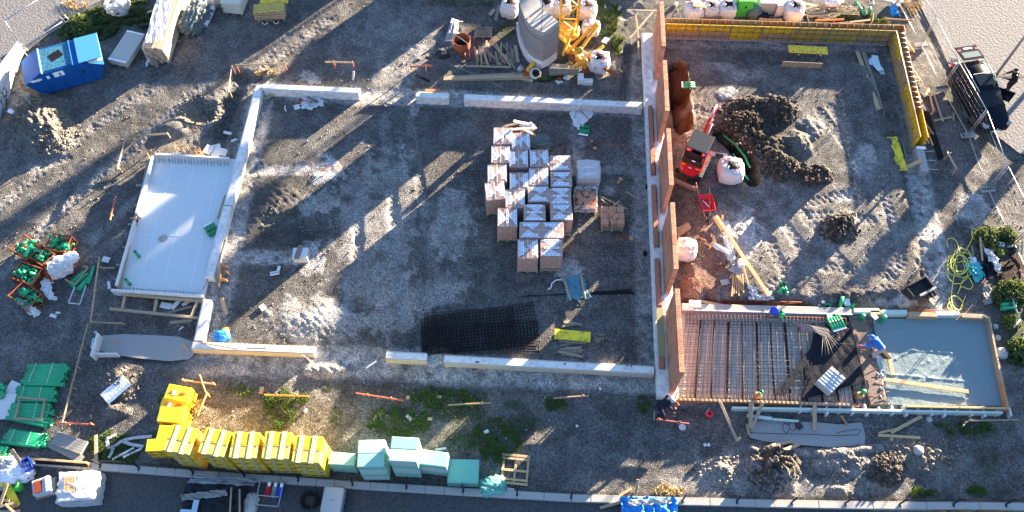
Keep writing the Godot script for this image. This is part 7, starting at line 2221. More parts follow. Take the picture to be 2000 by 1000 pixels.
func car_and_fence():
	car()
	mobile_fence("leaning wire fence between site and east road, %s", [[1752, 6], [1797, 90], [1838, 174], [1889, 266], [1927, 372], [1978, 478], [2030, 590]])
	mobile_fence("wire fence along the north-west road bend, %s", [[250, -25], [130, 41], [45, 96]])
	mobile_fence("wire fence along the north edge beyond the brush, %s", [[1640, 0], [1700, 3], [1752, 6]])
	var t := thing("street_lamp", "slim grey lamp post standing on the road behind the car", "lamp post", P(1946, 146, 0.045))
	var s := S(true)
	lathe(s, [[0.075, 0], [0.07, 1.2], [0.045, 6.2], [0, 6.2]], 10)
	part(t, "pole", done(s), "steel")
	part(t, "lamp_head", boxm(0.6, 0.1, 0.25, 0.04), "grey_plastic", T(0.3, 6.2, 0))
	t = thing("drain_grate", "small grey drain grate in the road behind the car", "drain", P(1864, 119, 0.052), -0.45)
	part(t, "frame", boxm(0.5, 0.012, 0.5, 0.004), "concrete", T(0, 0, 0))
	for k in 5: part(t, "bar", boxm(0.4, 0.012, 0.035, 0.004), "steel_dark", T(0, 0.008, -0.16 + 0.08 * k))
	t = thing("rail", "grey pole wrapped with pale cord along the east formwork", "pole", P(1770, 130, 0.5))
	for q in [[1751, 68, 1769, 115, "galvanised"], [1769, 115, 1779, 142, "wood_grey"], [1779, 142, 1802, 205, "wood"], [1802, 205, 1808, 216, "white_plastic"]]:
		var a := P(q[0], q[1], 0.5) - t.position
		var b := P(q[2], q[3], 0.5) - t.position
		part(t, "section", rodm(a.distance_to(b), 0.045, 8), q[4], along(a, b))
	for k in 5:
		s = S(true)
		var o := P(1783, 150, 0.55) - t.position
		var rr := []
		for j in 11: rr.append(o + V(cos(j * 0.63) * (0.12 + 0.04 * k), 0.02 * k, sin(j * 0.63) * (0.2 - 0.02 * k) + 0.06 * k))
		tube(s, rr, 0.018, 5)
		part(t, "cord", done(s), "wood_fresh")
	t = thing("pipe_bundle", "bundle of long black pipes east of the formwork", "pipes", G(1822, 262))
	for k in 6:
		var a := G(1804 + k * 2, 212 + k * 2, 0.05 + 0.05 * (k % 2)) - t.position
		var b := G(1834 + k * 1.6, 312 - k, 0.05 + 0.05 * (k % 2)) - t.position
		part(t, "pipe", rodm(a.distance_to(b), 0.035, 8), "rubber", along(a, b))
	for q in [[1792, 254, 1808, 282, "wood_fresh", "first of four short boards by the black pipes"], [1802, 252, 1814, 280, "wood", "second of four short boards by the black pipes"], [1810, 254, 1822, 284, "wood_orange", "orange short board by the black pipes"], [1796, 265, 1803, 283, "wood_weathered", "dull shortest board by the black pipes"], [1813, 172, 1823, 214, "wood_fresh", "bright split board leaning beyond the corded pole"], [1808, 186, 1814, 172, "wood_orange", "orange prop at the head of the split board"], [1818, 224, 1826, 212, "wood_orange", "orange prop at the foot of the split board"], [1824, 184, 1842, 238, "wood_weathered", "long grey lath beside the split board"], [1824, 236, 1860, 228, "wood_weathered", "grey lath lying across the weeds east of the pipes"], [1863, 220, 1862, 236, "wood_grey", "short grey stake by the fence foot"], [1801, 208, 1803, 232, "wood_orange", "orange short stake beside the corded pole's end"]]:
		plank(q[5], q[0], q[1], q[2], q[3], 0.10, 0.04, q[4], "", 0.1, 0.1)
	t = thing("batter_stake", "pale wooden A-frame stake near the black pipes' end", "stake frame", G(1858, 315))
	for q in [[1850, 296, 1868, 330, 0.7, 0.7], [1857, 298, 1843, 312, 0.75, 0.05], [1868, 329, 1859, 342, 0.7, 0.05]]:
		var a := P(q[0], q[1], q[4]) - t.position
		var b := P(q[2], q[3], q[5]) - t.position
		part(t, "board", boxm(a.distance_to(b), 0.05, 0.10), "wood", along(a, b))
	# hose and green corner
	t = thing("hose", "tangled yellow garden hose lying beside the shrubs", "hose", G(1880, 530))
	var pts := []
	for k in 78:
		var c := Vector2(1878, 510).lerp(Vector2(1872, 525), k / 78.0)
		var rad := 9.0 + 13.0 * absf(sin(k * 0.37)) + 6.0 * sin(k * 0.11)
		pts.append(G(c.x + cos(k * 0.55) * rad * 0.95, c.y + sin(k * 0.55) * rad * 1.15, 0.05 + 0.004 * (k % 30)) - t.position)
	s = S(true)
	tube(s, pts, 0.022, 5)
	part(t, "coil", done(s), "hose")
	for run in [[[1852, 482], [1849, 470], [1858, 465], [1868, 472], [1876, 498]], [[1880, 498], [1892, 480], [1900, 462], [1906, 452], [1900, 447], [1898, 460], [1904, 468]], [[1866, 520], [1860, 560], [1858, 580], [1862, 600], [1876, 605], [1880, 590], [1866, 578], [1853, 585], [1860, 605], [1864, 625], [1868, 635], [1890, 655], [1920, 668], [1936, 676], [1940, 686], [1934, 690]], [[1874, 565], [1880, 548], [1890, 540], [1900, 558], [1892, 565], [1878, 560], [1870, 575]], [[1855, 590], [1850, 600], [1870, 610], [1886, 578]]]:
		pts = []
		for q in run: pts.append(G(q[0], q[1], 0.06) - t.position)
		var cv := []
		for i in pts.size() - 1:
			for e in 3: cv.append(pts[i].cubic_interpolate(pts[i + 1], pts[maxi(i - 1, 0)], pts[mini(i + 2, pts.size() - 1)], e / 3.0))
		cv.append(pts[-1])
		s = S(true)
		tube(s, cv, 0.022, 5)
		part(t, "loop", done(s), "hose")
	rag("teal netting heap beside the yellow hose", [1890, 518, 1908, 512, 1922, 540, 1904, 548], "net_teal", 0.4, 0.12)
	rag("dark plastic sheet with pale folds by the peat patch", [1922, 500, 1946, 512, 1950, 535, 1926, 548], "black_sheet", 0.45, 0.15)
	rag("pale film fold on the dark plastic sheet", [1926, 488, 1938, 490, 1952, 524, 1946, 528], "white_film", 0.3, 0.3)
	rag("white film scrap north of the teal netting", [1896, 505, 1904, 502, 1906, 515, 1898, 516], "white_plastic", 0.2, 0.1)
	t = thing("foam_block", "white block with round holes among the shrubs", "block", G(1947, 479), -0.2)
	part(t, "body", boxm(0.55, 0.12, 0.22, 0.02), "eps", T(0, 0.12, 0))
	for k in 3: part(t, "hole", rodm(0.012, 0.045, 10), "black", Transform3D(Basis(Vector3.BACK, PI / 2), V(-0.16 + 0.16 * k, 0.184, 0)))
	for q in [[1914, 462, 1919, 510, "paint_pale", "pinkish upright board among the shrubs"], [1898, 480, 1901, 502, "wood_grey", "grey stake by the teal netting"], [1916, 470, 1926, 492, "wood", "pale lath leaning by the pinkish board"], [1989, 460, 1987, 500, "wood_weathered", "grey post at the fence among dry grass"], [1997, 470, 1995, 500, "wood_weathered", "grey post at the fence, easternmost"]]:
		plank(q[5], q[0], q[1], q[2], q[3], 0.09, 0.05, q[4], "", 0.3, 0.1)
	for q in [[1970, 593, 0.12, "upper green pipe among the eastern shrubs"], [1970, 601, 0.12, "lower green pipe among the eastern shrubs"]]:
		solo("pipe", pipem(0.7, 0.09), "green_pipe", q[3], "pipe", "", Y(0.2, G(q[0], q[1], 0.25)))
	t = thing("rail", "grey crooked pole lying over the eastern shrubs", "pole", G(1985, 600))
	for q in [[1973, 570, 1992, 625], [1992, 625, 1980, 640]]:
		var a := G(q[0], q[1], 0.45) - t.position
		var b := G(q[2], q[3], 0.45) - t.position
		part(t, "section", rodm(a.distance_to(b), 0.035, 6), "galvanised", along(a, b))
	for k in 12:
		solo("stone_slab", boxm(0.35, 0.07, 0.22, 0.02), "stone", "flat brown stone in the heap beside the shrubs", "stone", "flat stones by the shrubs", Transform3D(rot_flat(0.4), G(1934 + rng.randf_range(-9, 9), 578 + rng.randf_range(-14, 14), 0.08)))
	for q in [[1956, 690, 0.26, "large pale boulder at the fleece bay's east edge"], [1948, 660, 0.14, "smaller pale boulder at the fleece bay's east edge"], [1944, 638, 0.12, "smallest pale boulder near the bay's corner"], [383, 168 - 0, 0.12, ""], [78, 166, 0.2, "grey boulder below the blue skip"], [1794, 880, 0.2, "pale round boulder in the rubble bank"], [1815, 819, 0.12, "white stone lump south of the fleece bay"]]:
		if q[3]: solo("boulder", lump(V(q[2], q[2] * 0.8, q[2]), 0.2, 0.15, 2, q[0], 8), "stone" if q[1] < 200 else "kerb", q[3], "boulder", "", O(G(q[0], q[1], q[2] * 0.5)))

func bottom_fence():
	var line := [[-60, 893], [0, 897], [95, 903], [200, 912], [275, 917], [380, 925], [480, 932], [585, 939], [690, 947], [795, 953], [905, 960], [1010, 966], [1115, 972], [1230, 976], [1332, 979], [1437, 981], [1544, 984], [1648, 986], [1754, 987], [1858, 987], [1960, 988], [2065, 990]]
	var kerb := Node3D.new()
	kerb.name = "kerb"
	kerb.set_meta("kind", "structure")
	add_child(kerb)
	for i in line.size() - 1:
		var a := P(line[i][0], line[i][1], 0.0) * V(1, 0, 1)
		var b := P(line[i + 1][0], line[i + 1][1], 0.0) * V(1, 0, 1)
		var L := a.distance_to(b)
		var xf := along(a, b)
		for k in int(round(L / 0.86)):
			var n := int(round(L / 0.86))
			part(kerb, "kerb_stone", boxm(snappedf(L / n - 0.012, 0.01), 0.5, 0.30, 0.015), "kerb", Transform3D(xf.basis, a.lerp(b, (k + 0.5) / n) + V(0, -0.06 + 0.004 * (k % 2), 0.04)))
		if i == 2: continue
		var t := thing("mesh_fence_panel", "dark low mesh fence bay on the kerb, " + fence_place[i], "fence", (a + b) / 2, atan2(-(b - a).z, (b - a).x), "low mesh fence on the kerb")
		part(t, "post", boxm(0.06, 0.95, 0.06, 0.01), "steel_dark", T(-L / 2, 0.55, -0.02))
		part(t, "post_cap", boxm(0.09, 0.12, 0.11, 0.02), "steel_dark", T(-L / 2, 0.16, 0.05))
		part(t, "wire_mesh", wires(L - 0.05, 0.72, 0.10, 0.05, 0.0026), "steel_dark", T(0, 0.62, -0.05))
	plank("weathered upright board leaning on the kerb among weeds", 187, 850, 188, 905, 0.14, 0.04, "wood_weathered", "", 0.1, 0.3)

const fence_place := ["westernmost", "by the rubbish heap", "", "behind the shiny wrapped pallet", "beside the low square yellow stack", "behind the black sheet pallet's west half", "behind the black sheet pallet's east half", "behind the gas bottle frame", "behind the grey lidded crate", "below the tall green pallets", "below the low green pallets", "by the green film heap", "right of the square wooden frame", "west of the blue tarpaulin", "above the blue tarpaulin", "first east of the blue tarpaulin", "second east of the blue tarpaulin", "below the dark earth mound", "below the twin hollows", "below the rubble bank", "easternmost", ""]

# ---------------------------------------------------------------- pipe store, west yard
func pipe_bundle(label: String, a0: Array, a1: Array, b0: Array, b1: Array, n: int, layers := 2, r := 0.085):
	var t := thing("pipe_bundle", label, "pipe bundle", G((a0[0] + b1[0]) / 2.0, (a0[1] + b1[1]) / 2.0), 0, "bundles of green pipes")
	for l in layers:
		for k in n:
			var u := (k + 0.5 * (l % 2)) / n
			var a := G(lerpf(a0[0], b0[0], u), lerpf(a0[1], b0[1], u), r + l * r * 1.8) - t.position
			var b := G(lerpf(a1[0], b1[0], u), lerpf(a1[1], b1[1], u), r + l * r * 1.8) - t.position
			a.y = r + l * r * 1.8
			b.y = a.y
			var sh := rng.randf_range(-0.12, 0.12)
			var p := part(t, "pipe", pipem(snappedf(a.distance_to(b), 0.05), r), "green_pipe", along(a, b).translated((b - a).normalized() * sh))
			part(p, "socket", pipem(0.14, r * 1.14), "green_pipe", T(a.distance_to(b) / 2 - 0.05, 0, 0))
	for v in [0.25, 0.7]:
		var pts := []
		for k in 9:
			var u := k / 8.0
			var q := G(lerpf(lerpf(a0[0], a1[0], v), lerpf(b0[0], b1[0], v), u), lerpf(lerpf(a0[1], a1[1], v), lerpf(b0[1], b1[1], v), u)) - t.position
			pts.append(V(q.x, r * (2.0 + 1.8 * (layers - 1)) + 0.02, q.z))
		var s := S(true)
		tube(s, pts, 0.008, 4)
		part(t, "strap", done(s), "white_plastic")

func wire_crate(label: String, px: float, py: float, turn: float, w: float, d: float, n: int, fit_label: String):
	var t := thing("wire_crate", label, "crate", G(px, py), turn)
	var h := 0.62
	for e in [[-1, -1], [1, -1], [1, 1], [-1, 1]]:
		part(t, "corner_post", boxm(0.06, h, 0.06), "rust", T(e[0] * w / 2, h / 2 + 0.05, e[1] * d / 2))
	for y in [0.12, h]:
		for e in [-1, 1]:
			part(t, "rail", boxm(w, 0.05, 0.05), "rust" if y > 0.2 else "rust_red", T(0, y, e * d / 2))
			part(t, "rail", boxm(0.05, 0.05, d), "rust", T(e * w / 2, y, 0))
	for e in [-1, 1]:
		part(t, "wire_side", wires(w, h - 0.1, 0.1, 0.1, 0.004), "rust_red", T(0, h / 2, e * d / 2))
		part(t, "wire_side", wires(d, h - 0.1, 0.1, 0.1, 0.004), "rust_red", T(e * w / 2, h / 2, 0, PI / 2))
	part(t, "floor", boxm(w, 0.04, d), "rust_red", T(0, 0.1, 0))
	for k in n:
		var q := t.transform * V(rng.randf_range(-0.42, 0.42) * w, 0.22 + 0.42 * (k + 0.5) / n, rng.randf_range(-0.40, 0.40) * d)
		solo("pipe_fitting", fitting_mesh(k % 3), "green_pipe" if k % 4 else "green_pipe_dark", fit_label, "pipe fitting", fit_label.replace("green pipe fitting heaped", "fittings"), Transform3D(rot(), q))

func pipes_left():
	wire_crate("rusty wire crate with a divider full of green fittings, north-west one", 63, 496, -0.55, 1.05, 0.85, 24, "green pipe fitting heaped in the north-west rusty crate")
	wire_crate("rusty orange crate of green fittings touching the divided one", 95, 512, -0.55, 0.8, 0.7, 16, "green pipe fitting heaped in the orange crate beside the divided one")
	wire_crate("rusty wire crate partly under white film, nearest the slab", 126, 487, -0.12, 0.95, 0.8, 20, "green pipe fitting heaped in the crate nearest the slab")
	wire_crate("brown wire crate of green bends west of the clear film", 64, 546, -0.3, 1.1, 0.85, 24, "green pipe fitting heaped in the brown crate west of the clear film")
	wire_crate("southernmost wire crate of green bends with film on its edge", 62, 588, -0.55, 1.15, 0.85, 26, "green pipe fitting heaped in the southernmost crate")
	wire_crate("low crate of green pipes hidden under a white film hood", 122, 532, 0.5, 0.95, 0.7, 6, "green pipe fitting heaped in the hooded crate")
	plank("green pipe lying across the divided rusty crate", 62, 472, 50, 502, 0.13, 0.12, "green_pipe", "", 0.6, 0.6, "pipe", "pipe")
	plank("bright plank laid in the orange crate", 84, 488, 74, 506, 0.10, 0.03, "wood_fresh", "", 0.62, 0.62)
	solo("film_hood", lump(V(0.52, 0.3, 0.45), 0.45, 0.2, 2.6, 51, 16), "film_thick", "milky film hood over the low pipe crate", "film", "", Y(0.5, G(118, 522, 0.62)))
	solo("film_heap", lump(V(0.3, 0.22, 0.25), 0.4, 0.3, 2.6, 55, 12), "white_plastic", "white film bundle on the crate nearest the slab", "film", "", Y(0.4, G(139, 503, 0.65)))
	solo("film_heap", lump(V(0.34, 0.12, 0.12), 0.4, 0.3, 2.6, 57, 10), "white_plastic", "white film roll lying on the crate's front edge near the slab", "film", "", Y(0.1, G(118, 505, 0.66)))
	rag("clear film sliding off the brown crate", [82, 548, 96, 545, 106, 585, 90, 580], "film_thick", 0.35, 0.3)
	rag("white film along the southernmost crate's front edge", [32, 588, 40, 584, 80, 612, 70, 618], "white_film", 0.3, 0.3)
	for q in [[166, 530, 135, 556, "first loose green pipe by the crates"], [172, 534, 140, 560, "second loose green pipe by the crates"], [176, 540, 150, 566, "third loose green pipe by the crates"], [184, 520, 172, 554, "steepest loose green pipe by the crates"], [170, 548, 154, 568, "shortest loose green pipe by the crates"]]:
		var a := G(q[0], q[1], 0.12)
		var b := G(q[2], q[3], 0.1)
		solo("pipe", pipem(snappedf(a.distance_to(b), 0.05), 0.085), "green_pipe", q[4], "pipe", "", along(a, b))
	var t := thing("sawhorse", "grey folding trestle with wooden bars under the loose pipes", "trestle", G(155, 575))
	for q in [[134, 592, 146, 560, "galvanised"], [156, 594, 168, 558, "galvanised"], [134, 592, 156, 594, "galvanised"], [126, 545, 147, 556, "wood"], [147, 556, 172, 522, "wood"], [162, 520, 172, 522, "wood"]]:
		var a := G(q[0], q[1], 0.25) - t.position
		var b := G(q[2], q[3], 0.25) - t.position
		part(t, "bar", boxm(a.distance_to(b), 0.05, 0.06), q[4], along(a, b))
	pipe_bundle("northernmost bundle of green pipes, two tiers", [60, 714], [133, 713], [44, 752], [122, 754], 8)
	pipe_bundle("thin green pipe bundle below the northernmost one", [36, 754], [108, 757], [26, 784], [106, 784], 8, 2, 0.065)
	pipe_bundle("green pipe bundle under the square wooden frame", [28, 788], [102, 790], [14, 818], [94, 836], 7)
	pipe_bundle("southern green pipe bundle by the grey planks", [20, 840], [90, 851], [8, 866], [82, 874], 7)
	pipe_bundle("green pipe bundle at the western end of the store", [-50, 752], [10, 752], [-60, 776], [4, 778], 6)
	pipe_bundle("short green pipes in the far south-west corner", [-60, 868], [14, 874], [-60, 888], [18, 892], 4)
	t = thing("batten_square", "square grey timber frame laid on the green pipes", "frame", G(60, 800, 0.36))
	for q in [[39, 776, 30, 818], [88, 780, 80, 820], [38, 777, 90, 782], [30, 818, 82, 821]]:
		var a := G(q[0], q[1], 0.42) - t.position
		var b := G(q[2], q[3], 0.42) - t.position
		part(t, "bar", boxm(a.distance_to(b) + 0.08, 0.06, 0.09), "wood_weathered", along(a, b).translated(V(0, 0.06 if absf(q[2] - q[0]) > 20 else 0.0, 0)))
	solo("foam_board", boxm(0.65, 0.06, 1.1, 0.01), "eps", "white foam board beside the pipe bundles, front one", "foam board", "", Y(0.08, G(12, 794, 0.2)))
	solo("foam_board", boxm(0.5, 0.06, 0.8, 0.01), "eps", "white foam board tucked behind the thin pipe bundle", "foam board", "", Y(-0.3, G(22, 763, 0.12)))
	solo("white_board", boxm(0.62, 0.03, 1.15, 0.006), "white_plastic", "bright white board lying on the stony mound", "board", "", Transform3D(Basis(Vector3.UP, -0.72) * Basis(Vector3.RIGHT, 0.06), G(226, 761, 0.08)))
	# footing pour
	flat("footing_pour", [186, 668, 200, 656, 240, 653, 300, 655, 350, 658, 378, 668, 381, 690, 370, 702, 330, 706, 270, 700, 220, 693, 190, 684], 0.03, "concrete_dark")
	t = thing("foam_shutter", "pale foam boards stood as an L at the west end of the footing", "foam board", P(185, 675))
	for q in [[190, 650, 177, 695, 0.55, "eps"], [183, 690, 228, 690, 0.4, "eps"], [182, 660, 178, 680, 0.45, "eps_green"]]:
		var a := P(q[0], q[1], q[4]) - t.position
		var b := P(q[2], q[3], q[4]) - t.position
		part(t, "foam_board", boxm(a.distance_to(b), q[4], 0.09 if q[4] > 0.5 else 0.07, 0.012), q[5], along(a, b).translated(V(0, -q[4] / 2, 0)))
	for q in [[223, 661, 233, 672, "orange peg in the footing pour, west one"], [357, 671, 366, 683, "orange peg in the footing pour, east one"]]:
		plank(q[4], q[0], q[1], q[2], q[3], 0.06, 0.05, "wood_orange", "", 0.35, 0.06)
	# grey planks and loose bits
	t = stack("plank_stack", "stack of grey boards beside the kerb weeds", "planks", G(140, 868), -0.28, 1.35, 0.55, 3, 0.07, ["wood_ash"], 0.01, false)
	for k in 5: part(t, "plank", boxm(1.4, 0.05, 0.105, 0.005), "wood_ash", T(0, 0.24, -0.22 + 0.11 * k))
	t = stack("plank_stack", "lower stack of grey boards nearer the black panel", "planks", G(128, 882), -0.38, 1.7, 0.3, 2, 0.07, ["wood_ash"], 0.01, false)
	for q in [[262, 875, 220, 897, 0.05, "front one of two white pipes by the yellow boxes"], [277, 876, 241, 893, 0.05, "rear one of two white pipes by the yellow boxes"]]:
		var a := G(q[0], q[1], 0.06)
		var b := G(q[2], q[3], 0.06)
		solo("pipe", rodm(a.distance_to(b), q[4], 10), "white_plastic", q[5], "pipe", "", along(a, b))
	for q in [[[228, 848], [208, 857], [212, 876], [222, 872], [240, 860], [262, 855], [296, 852]], [[240, 862], [256, 868], [280, 872]], [[222, 874], [216, 888], [212, 894]]]:
		for i in q.size() - 1:
			plank("grey plastic band piece %s" % ["curling through the weeds, %s" % ["bent tip", "upper bend", "lower bend", "inner fold", "middle run", "eastern run"][i], "branching to the yellow boxes, %s" % ["inner half", "outer half"][i % 2], "trailing south in the weeds, %s" % ["upper", "lower"][i % 2]][0 if q.size() > 4 else (1 if q[0][0] > 230 else 2)], q[i][0], q[i][1], q[i + 1][0], q[i + 1][1], 0.13, 0.02, "grey_band", "", 0.08, 0.10, "band", "plastic band")
	for q in [[207, 507, 0.34, 0.28, "square white foam scrap near the western timber rail"], [213, 557, 0.14, 0.4, "small torn white foam scrap by the rail's end"], [324, 597, 0.28, 0.5, "white foam block in the ladder-like frame, west one"], [343, 595, 0.5, 0.2, "white foam block in the ladder-like frame, middle one"], [366, 590, 0.5, 0.16, "white foam strip in the ladder-like frame, east one"], [104, 617, 0.3, 0.16, "white paper scrap south of the crates"], [113, 611, 0.1, 0.2, "smaller white paper scrap south of the crates"], [187, 649, 0.12, 0.1, "tiny white scrap beyond the footing"], [354, 641, 0.24, 0.05, "thin white strip before the ladder-like frame"], [407, 292, 0.4, 0.5, "white foam offcut behind the slab, west one"], [421, 288, 0.5, 0.35, "white foam offcut behind the slab, top one"], [423, 298, 0.5, 0.45, "white foam offcut behind the slab, front one"], [436, 297, 0.4, 0.4, "white foam offcut behind the slab, east one"], [447, 260, 0.14, 0.55, "white strip east of the foam offcuts"], [457, 274, 0.12, 0.3, "small white strip by the western white wall"], [513, 601, 0.24, 0.3, "pale scrap on the gravel south of the foam box"], [1127, 832, 0.1, 0.1, "first of two white cups on the open gravel"], [1384, 869, 0.12, 0.12, "white scrap left of a pair on the open gravel"], [1377, 869, 0.12, 0.12, "white scrap right of a pair on the open gravel"], [799, 816, 0.3, 0.14, "white foam stick in the green strip"], [840, 818, 0.14, 0.2, "tan block in the green strip"], [797, 776, 0.14, 0.14, "small tan block by the red batter board"], [858, 775, 0.14, 0.2, "small pale block near the grey batter board"], [511, 762, 0.3, 0.18, "pale block at the orange batter board's end"], [597, 802, 0.12, 0.16, "white plastic cup in the weedy gravel"], [950, 843, 0.14, 0.2, "white curled scrap in the grass"], [861, 877, 0.45, 0.1, "white foam strip behind the green pallets"], [1172, 759, 0.1, 0.12, "white cup south of the front low wall"], [1203, 766, 0.14, 0.08, "tan chip south of the front low wall"], [1688, 806, 0.1, 0.16, "white chip below the bay's foam props"], [1741, 858, 0.14, 0.14, "pale block by the crossed boards"]]:
		solo("foam_scrap", boxm(q[2], 0.06, q[3], 0.01), "eps" if not ("tan" in q[4] or "pale block" in q[4]) else "wood", q[4], "scrap", "", Transform3D(rot_flat(0.1), G(q[0], q[1], 0.05)))
	plank("short olive board behind the slab's north-west corner", 278, 308, 296, 293, 0.16, 0.04, "wood", "", 0.2, 0.3)
	plank("grey prop joining the slab corner to the timber rail", 276, 317, 302, 314, 0.10, 0.04, "wood_weathered", "", 0.25, 0.25)
	plank("orange stake tee behind the slab, upright", 357, 300, 352, 286, 0.08, 0.04, "wood_orange", "", 0.3, 0.5)
	plank("orange stake tee behind the slab, crossbar", 346, 286, 360, 286, 0.08, 0.04, "wood_orange", "", 0.5, 0.5)
	for k in 10:
		solo("stake_chip", boxm(0.5, 0.03, 0.05), "wood_orange", "orange splinter in the heap behind the slab", "splinter", "orange splinters behind the slab", Transform3D(rot_flat(0.2), G(388 + rng.randf_range(-9, 9), 298 + rng.randf_range(-4, 4), 0.04 + 0.015 * k)))

# ---------------------------------------------------------------- things on the front road
func road_bottom():
	var t := thing("black_panel", "black panel with fresh wood edges leaning on the kerb", "panel", P(125, 922))
	var a := P(66, 896, 0.45) - t.position
	var b := P(170, 903, 0.45) - t.position
	part(t, "face", boxm(a.distance_to(b), 0.62, 0.04), "black", along(a, b).translated(V(0, -0.28, 0.12)) * Transform3D(Basis(Vector3.RIGHT, -0.35), Vector3.ZERO))
	part(t, "wood_edge", boxm(a.distance_to(b) + 0.02, 0.06, 0.08), "wood_fresh", along(a, b).translated(V(0, 0.03, 0.02)))
	part(t, "wood_edge", boxm(0.06, 0.62, 0.1), "wood_orange", Transform3D(Basis(Vector3.RIGHT, -0.35), b + V(0.05, -0.28, 0.14)))
	# rubbish heap with crates
	solo("bag_heap", lump(V(0.75, 0.3, 0.4), 0.4, 0.35, 3.2, 61, 16), "white_plastic", "heap of white film and bags in the south-west corner", "rubbish", "", Y(0.3, G(28, 928, 0.25)))
	solo("bag_heap", lump(V(0.5, 0.25, 0.3), 0.4, 0.35, 3.2, 63, 12), "grey_sheet", "grey film heap at the western kerb", "rubbish", "", Y(0.1, G(8, 905, 0.2)))
	plank("long dark board leaning from the blue crates up to the pipes", 22, 878, 50, 918, 0.14, 0.05, "wood_grey", "", 0.75, 0.35)
	plank("black plate edge beside the white rubbish heap", -10, 915, 18, 917, 0.2, 0.05, "black", "", 0.3, 0.3)
	for q in [[57, 910, -0.9, 0.25, "blue crate tipped against the dark board"], [51, 932, 0.3, 0.1, "blue open crate above the green bucket"]]:
		t = thing("crate", q[4], "crate", G(q[0], q[1], q[3]), q[2])
		part(t, "base", boxm(0.5, 0.03, 0.34), "crate_blue", T(0, 0.02, 0))
		for e in [-1, 1]:
			part(t, "side", boxm(0.5, 0.26, 0.025), "crate_blue", T(0, 0.14, e * 0.16))
			part(t, "end", boxm(0.025, 0.26, 0.34), "crate_blue", T(e * 0.24, 0.14, 0))
		part(t, "divider", boxm(0.46, 0.2, 0.02), "crate_blue", T(0, 0.12, 0.02))
	solo("bucket", bucket_mesh(0.22, 0.45), "green_bright", "bright green tub standing tilted by the blue crates", "bucket", "", Transform3D(Basis(Vector3.BACK, 0.35) * Basis(Vector3.RIGHT, -0.2), G(42, 955, 0.03)))
	for q in [[0, 985, 14, 945, 0.12, "wood_fresh", 0.5, 0.6, "bright board slanting over the yellow panel"], [8, 940, 34, 992, 0.34, "yellow_bright", 0.45, 0.05, "yellow formwork panel leaning in the south-west corner"], [-20, 975, 18, 978, 0.12, "wood_weathered", 0.3, 0.35, "grey board lying in the corner timber heap, upper"], [-10, 992, 30, 982, 0.10, "wood_weathered", 0.4, 0.4, "grey board lying in the corner timber heap, middle"], [-10, 1000, 40, 998, 0.10, "wood_weathered", 0.3, 0.3, "grey board lying in the corner timber heap, lowest"], [10, 985, 28, 1002, 0.08, "wood_fresh", 0.45, 0.5, "bright thin batten in the corner timber heap"], [-10, 950, 8, 945, 0.5, "wood_weathered", 0.35, 0.4, "wide pale board in the corner timber heap"]]:
		plank(q[8], q[0], q[1], q[2], q[3], q[4], 0.05, q[5], "", q[6], q[7])
	plank("fresh timber edge of the leaning yellow panel", 24, 984, 36, 990, 0.08, 0.05, "wood_orange", "", 0.2, 0.1)
	t = thing("film_pallet", "small tilted pallet wrapped in white film near the green tub", "pallet", G(93, 955), 0.3)
	pallet_parts(t, 0.8, 0.75)
	for k in 4: part(t, "packet", boxm(0.7, 0.09, 0.62, 0.02), "grey_plastic" if k % 2 else "white_plastic", T(0, 0.2 + k * 0.1, 0, 0.03 * k))
	part(t, "dark_opening", boxm(0.3, 0.02, 0.48, 0.006), "rust_red", T(-0.12, 0.562, 0.02))
	part(t, "film_fold", boxm(0.2, 0.1, 0.66, 0.03), "white_plastic", T(0.26, 0.55, 0, 0.1))
	t = thing("film_pallet", "large wrapped pallet with orange wood showing through torn film", "pallet", G(171, 962), 0.12)
	pallet_parts(t, 1.4, 1.05)
	part(t, "load", boxm(1.35, 0.85, 1.0, 0.08), "film_load", T(0, 0.57, 0))
	part(t, "wrap", lump(V(0.78, 0.48, 0.62), 0.8, 0.10, 2.6, 71, 18), "film_thick", T(0, 0.58, 0))
	for k in 6: part(t, "slat", boxm(0.07, 0.03, 0.62), "wood_orange" if k % 2 else "wood_fresh", T(-0.45 + k * 0.07, 1.05, -0.08, 0.12))
	for k in 11: part(t, "film_rib", boxm(0.02, 0.03, 0.95, 0.008), "white_plastic", T(0.05 + k * 0.06, 1.045, 0, 0.05 * sin(k)))
	part(t, "dark_gap", boxm(0.9, 0.03, 0.08), "black", T(-0.15, 0.92, 0.55))
	t = thing("sheet_board", "pale blue-white foam panel lying flat on the front road", "panel", G(289, 955), -0.1)
	part(t, "sheet", boxm(1.35, 0.06, 0.82, 0.008), "eps_blue", T(0, 0.04, 0))
	part(t, "lip", boxm(0.9, 0.05, 0.1, 0.008), "eps_blue", T(0.2, 0.035, 0.45))
	t = thing("sheet_pallet", "pallet with black glossy sheet and grey tarpaulin on the road", "pallet", P(420, 975, 0.3))
	part(t, "black_sheet", sheet(P(362, 945, 0.45) - t.position, P(480, 947, 0.45) - t.position, P(470, 1010, 0.45) - t.position, P(352, 1010, 0.45) - t.position, 24, 16, func(u, v): return 0.10 * nz.get_noise_2d(u * 6, v * 2) + 0.03 * sin(u * 20.0)), "black_gloss")
	part(t, "grey_tarp", sheet(P(364, 943, 0.5) - t.position, P(388, 927, 0.5) - t.position, P(500, 935, 0.5) - t.position, P(496, 950, 0.5) - t.position, 20, 8, func(u, v): return 0.25 * nz.get_noise_2d(u * 7, v * 4)), "grey_sheet")
	part(t, "grey_tarp", sheet(P(352, 966, 0.56) - t.position, P(440, 955, 0.56) - t.position, P(446, 968, 0.54) - t.position, P(356, 978, 0.56) - t.position, 16, 5, func(u, v): return 0.15 * nz.get_noise_2d(u * 6, v * 3)), "grey_gloss")
